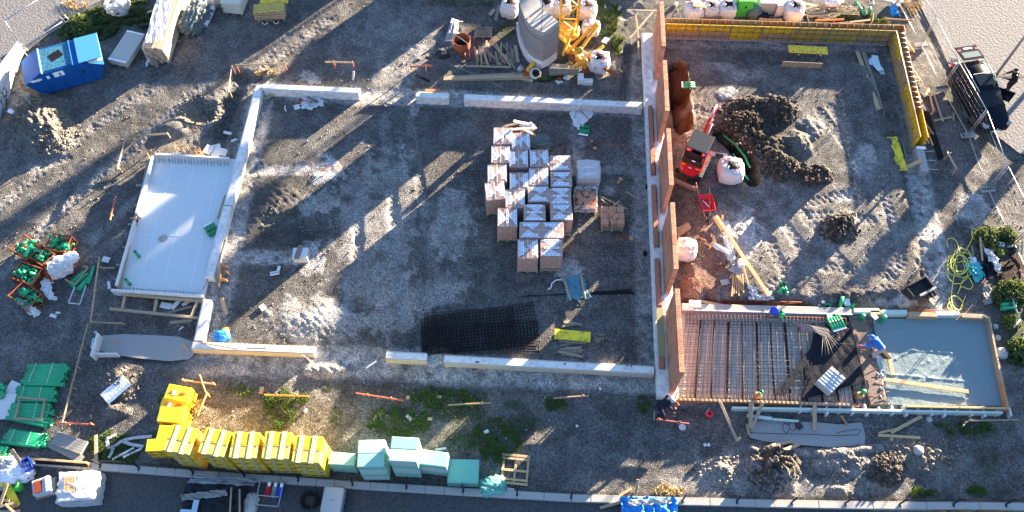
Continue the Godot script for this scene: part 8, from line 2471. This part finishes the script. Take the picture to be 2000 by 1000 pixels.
	part(t, "core", boxm(2.0, 0.4, 1.2, 0.05), "black", T(0, -0.1, 0.1))
	for q in [[452, 952, 449, 1002, "wood_weathered"], [468, 955, 468, 1002, "wood_weathered"]]:
		var c := P(q[0], q[1], 0.6) - t.position
		var d := P(q[2], q[3], 0.6) - t.position
		part(t, "batten", boxm(c.distance_to(d), 0.05, 0.07), q[4], along(c, d))
	part(t, "foam_piece", boxm(0.22, 0.05, 0.55, 0.01), "eps_blue", O(P(381, 990, 0.62) - t.position))
	part(t, "foam_piece", boxm(0.5, 0.05, 0.2, 0.01), "eps_blue", O(P(364, 1000, 0.6) - t.position))
	solo("film_heap", lump(V(0.28, 0.2, 0.45), 0.4, 0.3, 2.6, 81, 10), "grey_plastic", "crumpled grey film between the black sheet pallet and bottle frame", "film", "", O(G(491, 985, 0.15)))
	# gas bottles in a frame
	t = thing("bottle_frame", "grey steel frame crate on the front road", "frame", G(535, 972), -0.04)
	for e in [[-1, -1], [1, -1], [1, 1], [-1, 1]]: part(t, "post", boxm(0.04, 0.75, 0.04), "steel", T(e[0] * 0.46, 0.4, e[1] * 0.48))
	for y in [0.08, 0.76]:
		for e in [-1, 1]:
			part(t, "rail", boxm(0.96, 0.04, 0.04), "steel", T(0, y, e * 0.48))
			part(t, "rail", boxm(0.04, 0.04, 1.0), "steel", T(e * 0.46, y, 0))
	part(t, "crossbar", boxm(0.8, 0.03, 0.03), "galvanised", T(0, 0.78, 0.12))
	part(t, "floor", boxm(0.9, 0.03, 0.94), "steel_dark", T(0, 0.05, 0))
	for q in [[-0.27, "red_paint", "red gas bottle leaning in the steel frame"], [-0.02, "bottle_grey", "grey-green gas bottle in the middle of the steel frame"], [0.22, "crate_blue", "blue gas bottle leaning in the steel frame"]]:
		var s := S(true)
		lathe(s, [[0, 0], [0.105, 0], [0.11, 0.03], [0.11, 0.62], [0.08, 0.74], [0.035, 0.8], [0.03, 0.9], [0, 0.9]], 16)
		var o := thing("gas_bottle", q[2], "gas bottle", t.transform * V(q[0], 0.08, -0.05))
		o.rotation = Vector3(-0.35, 0, -0.28)
		part(o, "cylinder", done(s), q[1])
		s = S(true)
		lathe(s, [[0.06, 0.76], [0.065, 0.9], [0.05, 0.92], [0, 0.92]], 12)
		part(o, "cap", done(s), "white_plastic")
	t = thing("tyre_ring", "black round rubber tub on the front road", "tub", G(607, 980))
	var s := S(true)
	shell(s, [[0.34, 0.0], [0.38, 0.25], [0.36, 0.34]], [[0.31, 0.33], [0.29, 0.1], [0, 0.08]], 24)
	part(t, "wall", done(s), "rubber")
	part(t, "contents", lump(V(0.26, 0.06, 0.26), 0.1, 0.4, 4, 3, 8), "wood_dark", T(0, 0.12, 0))
	part(t, "rim_shine", rodm(0.1, 0.02), "galvanised", T(0.1, 0.3, 0.33))
	t = thing("lidded_crate", "pale grey lidded plastic box on a dark rack", "box", G(655, 985), -0.05)
	part(t, "rack", boxm(0.85, 0.55, 1.0, 0.03), "steel_blue", T(0.03, 0.3, 0))
	for k in 4: part(t, "slot", boxm(0.03, 0.4, 0.16), "steel_dark", T(0.46, 0.32, -0.36 + 0.24 * k))
	part(t, "lid", boxm(0.8, 0.14, 1.0, 0.05), "grey_plastic", T(0, 0.65, -0.02))
	part(t, "mark", boxm(0.14, 0.006, 0.02, 0.001), "print_black", T(-0.02, 0.723, 0))
	# blue tarpaulin
	t = thing("tarp_heap", "bright blue tarpaulin over a heap at the front kerb", "tarpaulin", G(1270, 992))
	part(t, "tarpaulin", sheet(P(1212, 970, 0.35) - t.position, P(1322, 972, 0.35) - t.position, P(1330, 1060, 0.3) - t.position, P(1216, 1060, 0.3) - t.position, 34, 26, func(u, v): return 0.22 * nz.get_noise_2d(u * 5, v * 4) + 0.08 * nz.get_noise_2d(u * 14, v * 12) + 0.25 * sin(u * 3.14) * sin(minf(v * 3.0, 1.57))), "tarp_blue")
	part(t, "grey_lining", sheet(P(1226, 976, 0.62) - t.position, P(1310, 974, 0.62) - t.position, P(1312, 983, 0.6) - t.position, P(1228, 988, 0.62) - t.position, 16, 4, func(u, v): return 0.14 * nz.get_noise_2d(u * 8, v * 4)), "grey_plastic")
	part(t, "core", boxm(1.8, 0.3, 1.4, 0.1), "black", T(0, 0.15, 0.5))
	plank("long pale plank poking from the blue tarpaulin over the road", 1172, 992, 1214, 980, 0.12, 0.05, "wood_weathered", "", 0.15, 0.3)
	plank("short orange timber below the blue tarpaulin's edge", 1205, 982, 1206, 1000, 0.12, 0.1, "wood_orange")
	plank("upright fresh board north of the blue tarpaulin", 1246, 936, 1242, 966, 0.12, 0.04, "wood", "", 0.3, 0.1)
	plank("fresh board lying at the kerb beside the blue tarpaulin", 1210, 968, 1233, 955, 0.10, 0.05, "wood_fresh")
	plank("grey slab set upright in the road near the mound", 1554, 987, 1555, 1004, 0.12, 0.06, "kerb")
	# square frame of battens
	t = thing("pallet", "open square frame of pale battens standing before the fence", "pallet", G(1006, 918), -0.06)
	for k in 3: part(t, "runner", boxm(0.09, 0.09, 1.22), "wood", T(-0.5 + 0.5 * k, 0.05, 0))
	for q in [[-0.56, 0.1], [-0.42, 0.09], [0.05, 0.1], [0.42, 0.09], [0.57, 0.1]]: part(t, "slat", boxm(1.12, 0.025, q[1]), "wood_fresh" if q[0] > 0 else "wood", T(0, 0.11, q[0]))

# ---------------------------------------------------------------- batter boards
func batter(label: String, ax: float, ay: float, bx: float, by: float, m := "wood_weathered", h := 0.5, stakes := [0.15, 0.85], sm := "wood"):
	var a := G(ax, ay, h)
	var b := G(bx, by, h)
	var mid := (a + b) / 2
	var t := thing("batter_board", label, "batter board", V(mid.x, mid.y - h, mid.z))
	part(t, "board", boxm(a.distance_to(b), 0.11, 0.04), m, along(a - t.position, b - t.position))
	for u in stakes:
		var p: Vector3 = a.lerp(b, u) - t.position
		part(t, "stake", boxm(0.05, h + 0.22, 0.05, 0.008), sm, Transform3D(Basis(Vector3.RIGHT, 0.06), V(p.x, (h - 0.05) / 2, p.z - 0.05)))

func batter_boards():
	for q in [
		["grey batter board east of the north-west foundation corner", 456, 128, 560, 124, "wood_weathered", 0.6, [0.05, 0.95], "paint_red"],
		["red edged batter board running south at the foundation corner", 453, 128, 446, 180, "paint_pale", 0.6, [0.05, 0.95], "wood"],
		["pale batter board with one red stake north of the low walls", 635, 121, 690, 122, "wood", 0.5, [0.3, 0.97], "paint_red"],
		["short pink-red batter board below the white dust patch", 801, 130, 845, 128, "paint_red", 0.5, [0.05, 0.68], "wood"],
		["low batter board behind the slab, long grey one", 252, 267, 328, 261, "wood_weathered", 0.5, [0.05, 0.98], "wood"],
		["pink and white batter board west of the slab's back corner", 245, 270, 229, 330, "paint_pale", 0.5, [0.05, 0.95], "wood"],
		["grey diagonal brace of the batter boards by the slab", 240, 298, 276, 266, "wood_weathered", 0.45, [0.5], "wood_grey"],
		["short red batter board alone in the western gravel", 226, 383, 215, 430, "paint_red", 0.45, [0.2, 0.78], "wood_fresh"],
		["bright-topped long batter board east of the crates, north part", 194, 502, 177, 630, "paint_pale", 0.4, [0.05, 0.5, 0.95], "wood_weathered"],
		["long weathered batter board beside the pipe bundles", 172, 632, 121, 828, "wood_weathered", 0.4, [0.25, 0.45, 0.65], "wood"],
		["thin grey batter board west of the footing", 175, 629, 244, 632, "wood_weathered", 0.4, [0.1, 0.45, 0.9], "wood_grey"],
		["pink batter board at the end of the long weathered one", 110, 826, 180, 829, "paint_red", 0.4, [0.25, 0.97], "wood_orange"],
		["pale batter board at the western timber rail", 195, 523, 224, 524, "wood_weathered", 0.35, [0.1], "wood"],
		["grey batter board north of the loose yellow boxes", 355, 742, 418, 750, "paint_pale", 0.4, [0.03, 0.97], "wood"],
		["leaning orange batter board east of the loose yellow boxes", 405, 766, 386, 812, "wood_orange", 0.5, [0.1], "wood_orange"],
		["thin orange batten rising behind the loose yellow boxes", 390, 732, 403, 770, "wood_orange", 0.5, [0.95], "wood_orange"],
		["orange strut crossing to the loose yellow boxes", 372, 780, 398, 796, "wood_orange", 0.4, [0.9], "wood_orange"],
		["bright orange batter board in the first green patch", 516, 771, 604, 774, "wood_orange", 0.4, [0.28, 0.72], "wood_orange"],
		["red batter board between the green patches", 695, 768, 788, 782, "paint_red", 0.4, [0.25, 0.74], "wood"],
		["grey batter board south of the welded mats", 875, 791, 960, 787, "wood_weathered", 0.4, [0.28, 0.78], "wood_grey"],
		["pale batter board with one red stake south of the yellow panel", 1081, 778, 1150, 773, "wood", 0.4, [0.2, 0.82], "paint_red"],
		["pink batter board near the dark-clothed worker", 1282, 819, 1346, 828, "paint_red", 0.4, [0.08, 0.7], "wood"],
		["grey batter board with orange stake beyond the formwork", 1482, 37, 1528, 39, "wood", 0.5, [0.1, 0.9], "wood_orange"],
		["brown batter board beyond the westernmost white bags", 1360, 35, 1412, 35, "wood_grey", 0.4, [0.1, 0.9], "wood_dark"],
		["orange ended batter board south of the broken boards", 1592, 40, 1648, 38, "wood_orange", 0.4, [0.05, 0.7], "wood_orange"],
		["white stake board east of the brush pallet", 1706, 26, 1703, 44, "paint_pale", 0.5, [0.95], "paint_pale"],
		["grey batter board running to the fence corner", 1726, 36, 1782, 40, "wood_weathered", 0.5, [0.05, 0.95], "wood"],
		["orange splayed batter stake at the formwork corner", 1716, 50, 1738, 66, "wood_orange", 0.9, [0.1], "wood"],
		["long grey batter board in the south-east weeds", 1892, 822, 1990, 820, "wood_weathered", 0.45, [0.03, 0.8], "wood"],
		["faint batter board end at the south-east border", 1880, 832, 1892, 822, "wood_weathered", 0.3, [0.5], "wood"]]:
		batter(q[0], q[1], q[2], q[3], q[4], q[5], q[6], q[7], q[8])
	for q in [
		["long grey plank leaning off the bay's front edge", 1406, 784, 1440, 862, 0.12, 0.05, "wood_weathered", 0.45, 0.03],
		["small fresh block at the leaning plank's foot", 1440, 860, 1446, 854, 0.12, 0.1, "wood_fresh", 0, 0],
		["grey prop plank over the footing, straight one", 1467, 784, 1466, 836, 0.18, 0.05, "wood_weathered", 0.5, 0.15],
		["grey prop plank over the footing, slanted one", 1490, 786, 1468, 838, 0.14, 0.05, "wood_weathered", 0.5, 0.15],
		["grey prop plank over the footing, eastern one", 1591, 788, 1591, 842, 0.16, 0.05, "wood", 0.5, 0.15],
		["orange foot board of the eastern prop plank", 1586, 842, 1597, 842, 0.14, 0.06, "wood_orange", 0.08, 0.08],
		["short grey board at the footing's west end", 1459, 828, 1464, 852, 0.12, 0.04, "wood_weathered", 0.05, 0.05],
		["pale board south of the footing, upper of two", 1507, 870, 1549, 862, 0.12, 0.04, "wood", 0.03, 0.08],
		["pale board south of the footing, lower of two", 1518, 885, 1561, 868, 0.14, 0.05, "wood_fresh", 0.1, 0.06],
		["pale foam strip on the footing's back edge, west", 1459, 812, 1508, 818, 0.14, 0.08, "eps_green", 0.12, 0.12],
		["pale foam strip on the footing's back edge, east", 1509, 819, 1560, 823, 0.10, 0.08, "eps_green", 0.12, 0.12],
		["small olive block standing on the footing", 1526, 851, 1527, 862, 0.12, 0.06, "osb", 0.05, 0.05],
		["square olive block on the footing", 1538, 852, 1551, 855, 0.16, 0.06, "osb", 0.05, 0.05],
		["orange stake at the footing's back edge", 1643, 812, 1655, 830, 0.08, 0.05, "wood_orange", 0.4, 0.1],
		["upper crossed board south of the fleece bay", 1740, 845, 1800, 813, 0.14, 0.05, "wood", 0.06, 0.1],
		["lower crossed board south of the fleece bay", 1714, 850, 1798, 855, 0.12, 0.05, "wood_fresh", 0.03, 0.03],
		["short board beneath the crossed boards", 1716, 846, 1750, 838, 0.10, 0.04, "wood", 0.02, 0.02],
		["thin grey slat beside the dark-clothed worker", 1278, 802, 1278, 822, 0.05, 0.04, "wood_weathered", 0.4, 0.3]]:
		plank(q[0], q[1], q[2], q[3], q[4], q[5], q[6], q[7], "", q[8], q[9])
	flat("footing_pour", [1464, 832, 1470, 816, 1520, 822, 1600, 824, 1640, 828, 1684, 824, 1691, 848, 1690, 868, 1640, 874, 1560, 868, 1500, 862, 1465, 854], -0.06, "concrete_dark")
	var s := S(true)
	var pts := []
	for q in [[1465, 845], [1520, 847], [1580, 848], [1640, 851], [1676, 849], [1682, 840], [1672, 838], [1640, 844], [1634, 848]]: pts.append(P(q[0], q[1], 0.03))
	tube(s, pts, 0.012, 5)
	solo("cable", done(s), "black", "black cable lying along the footing with a hooked end", "cable")
	var t := thing("cable_coil", "small black box with a coiled cord on the footing", "tool", P(1558, 832, 0.0))
	part(t, "housing", boxm(0.22, 0.14, 0.28, 0.03), "steel_dark", T(0.05, 0.04, 0, 0.5))
	for k in 2:
		s = S(true)
		pts = []
		for j in 12: pts.append(V(-0.2 - 0.3 * k + cos(j * 0.52) * 0.14, 0.0, 0.1 * k + sin(j * 0.52) * 0.2))
		tube(s, pts, 0.012, 5)
		part(t, "cord", done(s), "black")
	t = thing("cable_reel", "red cable reel on the gravel before the rebar bay", "reel", G(1385, 810), 0.3)
	s = S(true)
	shell(s, [[0.13, 0], [0.17, 0.02], [0.17, 0.14], [0.13, 0.16]], [[0.05, 0.16], [0.05, 0]], 18)
	part(t, "drum", done(s), "red_paint")
	part(t, "core", rodm(0.05, 0.055, 10), "black", Transform3D(Basis(Vector3.BACK, PI / 2), V(0, 0.15, 0)))
	part(t, "handle", rodm(0.3, 0.014), "galvanised", Transform3D(Basis(Vector3.UP, 0.6) * Basis(Vector3.BACK, 0.5), V(-0.05, 0.2, -0.14)))
	solo("bowl", bucket_mesh(0.15, 0.06), "film_thick", "clear round tray beside the pink batter board", "tray", "", O(G(1332, 835, 0.02)))

# ---------------------------------------------------------------- people
func body_mesh(bones: Array, cell: float, k := 0.035, extra: Array = []) -> ArrayMesh:
	var lo := Vector3.ONE * 1e9
	var hi := -lo
	for b in bones:
		for e in 2:
			var r: float = b[2 + e]
			lo = lo.min(b[e] - Vector3.ONE * (r + 0.06))
			hi = hi.max(b[e] + Vector3.ONE * (r + 0.06))
	var n := Vector3i(((hi - lo) / cell).ceil()) + Vector3i.ONE * 2
	var f := PackedFloat32Array()
	f.resize(n.x * n.y * n.z)
	f.fill(1.0)
	for b in bones:
		var a: Vector3 = b[0]
		var ab: Vector3 = b[1] - b[0]
		var rm := maxf(b[2], b[3]) + 0.06
		var l := Vector3i(((a.min(b[1]) - Vector3.ONE * rm - lo) / cell).floor()).clamp(Vector3i.ZERO, n - Vector3i.ONE)
		var h := Vector3i(((a.max(b[1]) + Vector3.ONE * rm - lo) / cell).ceil()).clamp(Vector3i.ZERO, n - Vector3i.ONE)
		for x in range(l.x, h.x + 1):
			for y in range(l.y, h.y + 1):
				for z in range(l.z, h.z + 1):
					var p := lo + Vector3(x, y, z) * cell
					var t := clampf((p - a).dot(ab) / maxf(ab.length_squared(), 1e-6), 0, 1)
					var d := p.distance_to(a + ab * t) - lerpf(b[2], b[3], t)
					var i := (x * n.y + y) * n.z + z
					var q := maxf(k - absf(f[i] - d), 0) / k
					f[i] = minf(f[i], d) - q * q * k * 0.25
	var s := S(true)
	var vert := {}
	var at := func(x, y, z):
		var key: int = (x * n.y + y) * n.z + z
		if not vert.has(key):
			var sum := Vector3.ZERO
			var c := 0
			for e in [[0, 0, 0, 1, 0, 0], [0, 1, 0, 1, 1, 0], [0, 0, 1, 1, 0, 1], [0, 1, 1, 1, 1, 1], [0, 0, 0, 0, 1, 0], [1, 0, 0, 1, 1, 0], [0, 0, 1, 0, 1, 1], [1, 0, 1, 1, 1, 1], [0, 0, 0, 0, 0, 1], [1, 0, 0, 1, 0, 1], [0, 1, 0, 0, 1, 1], [1, 1, 0, 1, 1, 1]]:
				var v0: float = f[((x + e[0]) * n.y + y + e[1]) * n.z + z + e[2]]
				var v1: float = f[((x + e[3]) * n.y + y + e[4]) * n.z + z + e[5]]
				if (v0 < 0) != (v1 < 0):
					sum += Vector3(x + e[0], y + e[1], z + e[2]).lerp(Vector3(x + e[3], y + e[4], z + e[5]), v0 / (v0 - v1))
					c += 1
			vert[key] = lo + sum / maxi(c, 1) * cell
		return vert[key]
	for x in range(1, n.x - 1):
		for y in range(1, n.y - 1):
			for z in range(1, n.z - 1):
				var i := (x * n.y + y) * n.z + z
				var v0 := f[i]
				for ax in 3:
					var v1 := f[i + [n.y * n.z, n.z, 1][ax]]
					if (v0 < 0) == (v1 < 0): continue
					var q := []
					for e in [[0, 0], [1, 0], [1, 1], [0, 1]]:
						var o := [x, y, z]
						o[(ax + 1) % 3] -= e[0]
						o[(ax + 2) % 3] -= e[1]
						q.append(at.call(o[0], o[1], o[2]))
					var dir := Vector3.ZERO
					dir[ax] = 1.0 if v0 < 0 else -1.0
					quad(s, q[0], q[1], q[2], q[3], (q[0] + q[2]) / 2 - dir * 0.1)
	for e in extra: tube(s, e[0], e[1], 5)
	return done(s)

# joints: pelvis, chest, neck, head, then left/right shoulder, elbow, hand, hip, knee, foot; heading of the face
func person(label: String, at: Vector3, J: Dictionary, look: Vector3, top: String, legs: String, glove: String, hat: String):
	var t := thing("person", label, "person", at)
	var bones := [[J.neck, J.head, 0.055, 0.06], [J.head, J.head + look * 0.03 - V(0, 0.03, 0), 0.098, 0.08], [J.head + look * 0.10, J.head + look * 0.115, 0.018, 0.014], [J.chest, J.pelvis, 0.14, 0.13], [J.chest, J.neck, 0.1, 0.055]]
	var sh := [[J.chest, J.pelvis, 0.165, 0.15], [J.chest, J.neck, 0.13, 0.07]]
	var tr := [[J.pelvis, J.pelvis + V(0, 0.02, 0), 0.155, 0.15]]
	var fingers := []
	for e in ["l", "r"]:
		var s0: Vector3 = J[e + "s"]
		var e0: Vector3 = J[e + "e"]
		var h0: Vector3 = J[e + "h"]
		bones += [[s0, e0, 0.05, 0.04], [e0, h0, 0.04, 0.028], [J.chest, s0, 0.08, 0.06]]
		sh += [[s0, e0, 0.07, 0.055], [e0, e0.lerp(h0, 0.86), 0.055, 0.042], [J.chest, s0, 0.11, 0.075]]
		var d := (h0 - e0).normalized()
		var w := d.cross(Vector3.UP).normalized()
		bones.append([h0, h0 + d * 0.06, 0.034, 0.03])
		for k in 4:
			var b := h0 + d * 0.07 + w * (k - 1.5) * 0.02
			fingers.append([[b, b + d * [0.035, 0.042, 0.04, 0.03][k] - V(0, 0.006, 0), b + d * [0.055, 0.065, 0.062, 0.045][k] - V(0, 0.028, 0)], 0.009])
		fingers.append([[h0 + d * 0.02 + w * 0.03, h0 + d * 0.05 + w * 0.055, h0 + d * 0.075 + w * 0.05 - V(0, 0.02, 0)], 0.010])
		var p0: Vector3 = J[e + "p"]
		var k0: Vector3 = J[e + "k"]
		var f0: Vector3 = J[e + "f"]
		bones += [[p0, k0, 0.07, 0.05], [k0, f0 + V(0, 0.08, 0), 0.05, 0.04], [J.pelvis, p0, 0.1, 0.08]]
		tr += [[p0, k0, 0.10, 0.075], [k0, f0 + V(0, 0.08, 0), 0.075, 0.065], [J.pelvis, p0, 0.13, 0.10]]
		var toe: Vector3 = (look * V(1, 0, 1)).normalized() * 0.2
		part(t, "shoe", body_mesh([[f0 + V(0, 0.05, 0) - toe * 0.25, f0 + toe + V(0, 0.035, 0), 0.05, 0.042]], 0.022), "steel_dark")
	part(t, "body", body_mesh(bones, 0.024, 0.03, fingers), "skin")
	part(t, "top", body_mesh(sh, 0.03), top)
	part(t, "trousers", body_mesh(tr, 0.03), legs)
	if hat: part(t, "cap" if hat == "cap_blue" else "hair", body_mesh([[J.head + V(0, 0.035, 0) - look * 0.03, J.head + V(0, 0.05, 0), 0.1, 0.095]] + ([[J.head + look * 0.08 + V(0, 0.04, 0), J.head + look * 0.17 + V(0, 0.03, 0), 0.05, 0.04]] if hat == "cap_blue" else []), 0.02), hat)
	for e in [-1, 1]:
		var sd: Vector3 = look.cross(Vector3.UP).normalized() * e
		part(t, "eye", lump(V(0.012, 0.012, 0.012), 0, 0, 1, 1, 3, false), "print_black", O(J.head + look * 0.092 + sd * 0.034))
		part(t, "ear", lump(V(0.02, 0.03, 0.012), 0, 0, 1, 1, 3, false), "skin", O(J.head + sd * 0.1))
		var hd: Vector3 = J["lh" if e < 0 else "rh"]
		if glove: part(t, "glove", body_mesh([[hd - V(0, 0.02, 0), hd + V(0, 0.03, 0), 0.055, 0.05]], 0.02), glove)

func people():
	# bent forward, reaching out over the rebar
	person("worker in blue shirt and blue cap bending over the rebar with red gloves", P(1706, 694, 0.25), {"pelvis": V(0.02, 0.84, 0), "chest": V(-0.26, 1.13, -0.12), "neck": V(-0.38, 1.24, -0.20), "head": V(-0.50, 1.28, -0.27), "ls": V(-0.36, 1.13, 0.04), "le": V(-0.58, 0.92, -0.02), "lh": V(-0.84, 0.80, -0.06), "rs": V(-0.24, 1.15, -0.30), "re": V(-0.42, 0.88, -0.26), "rh": V(-0.60, 0.72, -0.16), "lp": V(0.02, 0.80, 0.10), "lk": V(-0.16, 0.45, 0.14), "lf": V(-0.04, 0.0, 0.12), "rp": V(0.04, 0.80, -0.10), "rk": V(-0.12, 0.44, -0.14), "rf": V(0.10, 0.0, -0.16)}, V(-0.75, -0.55, -0.36).normalized(), "shirt_blue", "trouser_grey", "glove_red", "cap_blue")
	plank("thin brown bar held out by the blue-shirted worker", 1640, 671, 1664, 673, 0.03, 0.03, "rebar_wood", "", 0.6, 0.8)
	# crouching at the corner of the brick wall
	person("grey haired worker in dark clothes crouching at the brick wall's south end", G(1292, 803), {"pelvis": V(-0.16, 0.62, -0.02), "chest": V(0.08, 0.96, -0.10), "neck": V(0.20, 1.06, -0.10), "head": V(0.31, 1.09, -0.08), "ls": V(0.10, 0.98, -0.28), "le": V(0.34, 0.78, -0.26), "lh": V(0.54, 0.66, -0.14), "rs": V(0.12, 0.94, 0.09), "re": V(0.28, 0.70, 0.12), "rh": V(0.44, 0.56, 0.04), "lp": V(-0.16, 0.58, -0.12), "lk": V(0.16, 0.46, -0.20), "lf": V(-0.04, 0.0, -0.16), "rp": V(-0.16, 0.58, 0.09), "rk": V(0.02, 0.34, 0.28), "rf": V(-0.12, 0.0, 0.24)}, V(0.85, -0.5, 0.15).normalized(), "navy", "navy", "glove_red", "hair_grey")
	# by the car door
	person("person in black jacket leaning into the open car door", P(1962, 178, 0.05), {"pelvis": V(0.06, 0.9, 0), "chest": V(-0.08, 1.26, -0.02), "neck": V(-0.16, 1.44, -0.02), "head": V(-0.22, 1.55, -0.02), "ls": V(-0.12, 1.34, 0.19), "le": V(-0.30, 1.12, 0.22), "lh": V(-0.50, 1.08, 0.12), "rs": V(-0.08, 1.34, -0.21), "re": V(-0.24, 1.12, -0.26), "rh": V(-0.46, 1.10, -0.2), "lp": V(0.06, 0.86, 0.09), "lk": V(0.0, 0.46, 0.11), "lf": V(0.06, 0.0, 0.12), "rp": V(0.06, 0.86, -0.09), "rk": V(0.02, 0.46, -0.11), "rf": V(0.14, 0.0, -0.12)}, V(-0.9, -0.3, 0.1).normalized(), "car_black", "steel_dark", "", "hair_dark")

# ---------------------------------------------------------------- weeds, shrubs, stones
func tufts(called: String, spots: Array, m: String, size: float, dens: float, label := "", cat := ""):
	var s := S()
	for k in 5:
		var b := Basis(Vector3.UP, k * 1.256)
		tri(s, b * V(-0.02, 0, 0), b * V(0.02, 0, 0), b * V(0.0, 0.12, 0.09), b * V(0, -1, -1))
	var mesh := done(s)
	var xf := []
	for q in spots:
		for k in int(q[2] * q[3] * dens):
			var r := sqrt(rng.randf())
			var an := rng.randf() * TAU
			var p := G(q[0] + cos(an) * r * q[2], q[1] + sin(an) * r * q[3], 0.0)
			if nz.get_noise_2d(p.x * 1.4, p.z * 1.4) < -0.02: continue
			xf.append(Transform3D(Basis(Vector3.UP, rng.randf() * TAU).scaled(Vector3.ONE * size * rng.randf_range(0.5, 1.4)), p))
	var o := scatter(self, called, mesh, m, xf)
	tag(o, label, cat, "", "stuff")

func shrub(label: String, px: float, py: float, rx: float, h: float, n: int, m := "leaf"):
	var t := thing("shrub", label, "shrub", G(px, py), 0, "shrubs along the east fence" if px > 1000 else "shrubs on the verge")
	var s := S(true)
	for k in 5: tube(s, [V(0, -0.05, 0), V(cos(k * 1.25) * rx * 0.4, h * 0.5, sin(k * 1.25) * rx * 0.4), V(cos(k * 1.25) * rx * 0.7, h * 0.8, sin(k * 1.25) * rx * 0.7)], 0.012, 4)
	part(t, "stem", done(s), "bark")
	var xf := []
	for k in int(n * 1.6):
		var q := V(rng.randfn(), absf(rng.randfn()), rng.randfn()).normalized() * pow(rng.randf(), 0.4)
		var p := V(q.x * rx, q.y * h, q.z * rx)
		if nz.get_noise_3d(p.x * 2.5 + px, p.y * 2.5, p.z * 2.5) < -0.1: continue
		xf.append(Transform3D(rot().scaled(Vector3.ONE * rng.randf_range(0.25, 0.6)), p))
	scatter(t, "foliage", leaf_quads(), m, xf)

func plants():
	tufts("grass", [[465, 764, 30, 11], [548, 800, 32, 40], [560, 778, 45, 12], [780, 822, 65, 30], [880, 780, 75, 20], [970, 860, 50, 45], [1085, 790, 22, 14], [200, 868, 28, 34], [240, 880, 40, 30], [350, 800, 26, 40], [1880, 835, 65, 12], [1815, 965, 24, 8], [1790, 962, 18, 9], [1255, 790, 10, 18], [1905, 960, 20, 10]], "moss", 1.0, 0.55, "patchy green weeds growing through the gravel", "weeds")
	tufts("grass", [[215, 40, 90, 24], [175, 62, 55, 20], [265, 25, 28, 32], [1170, 35, 48, 36], [1205, 75, 12, 36], [1060, 150, 55, 10], [1700, 42, 30, 12], [1640, 32, 36, 12]], "leaf", 1.3, 0.6, "darker grass on the verges and under the crane", "grass")
	tufts("grass", [[1305, 958, 30, 8], [150, 12, 30, 10], [1775, 12, 24, 18], [385, 795, 10, 14], [1880, 1000, 100, 8], [520, 143, 20, 6]], "straw", 1.3, 0.8, "dry straw coloured grass tufts", "grass")
	for q in [["yellow-green bush on the verge above the skip", 160, 52, 0.7, 0.6, 500, "leaf_yellow"], ["dark bush on the verge behind the skip", 140, 66, 0.7, 0.5, 500, "leaf"], ["low bush on the verge near the scrap bag", 200, 30, 0.6, 0.4, 400, "leaf"], ["low shrub under the fence by the peat patch", 1925, 468, 0.6, 0.6, 420, "leaf"], ["rounded shrub east of the netting", 1960, 465, 0.5, 0.6, 380, "leaf"], ["bright shrub at the white holed block", 1942, 494, 0.35, 0.5, 200, "leaf_yellow"], ["tall shrub north of the crooked pole", 1975, 575, 0.7, 0.8, 600, "leaf"], ["shrub beside the upper green pipe", 1955, 585, 0.5, 0.6, 380, "leaf"], ["bright shrub east of the fleece bay, upper", 1972, 630, 0.4, 0.5, 300, "leaf_yellow"], ["broad shrub east of the fleece bay, lower", 1992, 690, 0.7, 0.7, 600, "leaf"], ["small shrub at the formwork corner", 1722, 52, 0.4, 0.5, 260, "leaf_yellow"]]:
		shrub(q[0], q[1], q[2], q[3], q[4], q[5], q[6])

func litter():
	var st := lump(V(1, 0.6, 0.8), 0.35, 0.35, 1.6, 5, 2, false)
	for q in [["gravel", "stone", 9000, 0.015, 0.05, [[1000, 500, 1150, 560]]], ["gravel", "clod", 2600, 0.025, 0.085, [[1455, 205, 42, 14], [1450, 250, 60, 36], [1520, 215, 44, 28], [1590, 345, 40, 20], [1530, 330, 50, 26], [1640, 447, 42, 30], [1510, 914, 54, 50], [1735, 918, 36, 34]]], ["gravel", "tan_clod", 1500, 0.02, 0.08, [[80, 240, 85, 70], [100, 270, 60, 40], [230, 755, 42, 44], [1640, 910, 60, 34], [1800, 890, 90, 36], [390, 218, 44, 34], [1430, 920, 70, 30]]]]:
		var xf := []
		for k in q[2]:
			var c = q[5][k % q[5].size()]
			var r := sqrt(rng.randf())
			var an := rng.randf() * TAU
			var px: float = c[0] + cos(an) * r * c[2]
			var py: float = c[1] + sin(an) * r * c[3]
			if c[2] > 1000 and ((px > 1330 and px < 1960 and py > 600 and py < 800) or (px > 230 and px < 460 and py > 300 and py < 590) or px > 1780 and py < 330 or px < 200 and py < 150 or py > 900): continue
			var z := lerpf(q[3], q[4], pow(rng.randf(), 3))
			xf.append(Transform3D(rot().scaled(Vector3.ONE * z), G(px, py, z * 0.2)))
		tag(scatter(self, q[0], st, q[1], xf), {"stone": "loose grey stones strewn over the site", "clod": "dark clods of earth on the spoil heaps", "tan_clod": "pale clods on the earth mounds"}[q[1]], "stones" if q[1] == "stone" else "clods", "", "stuff")
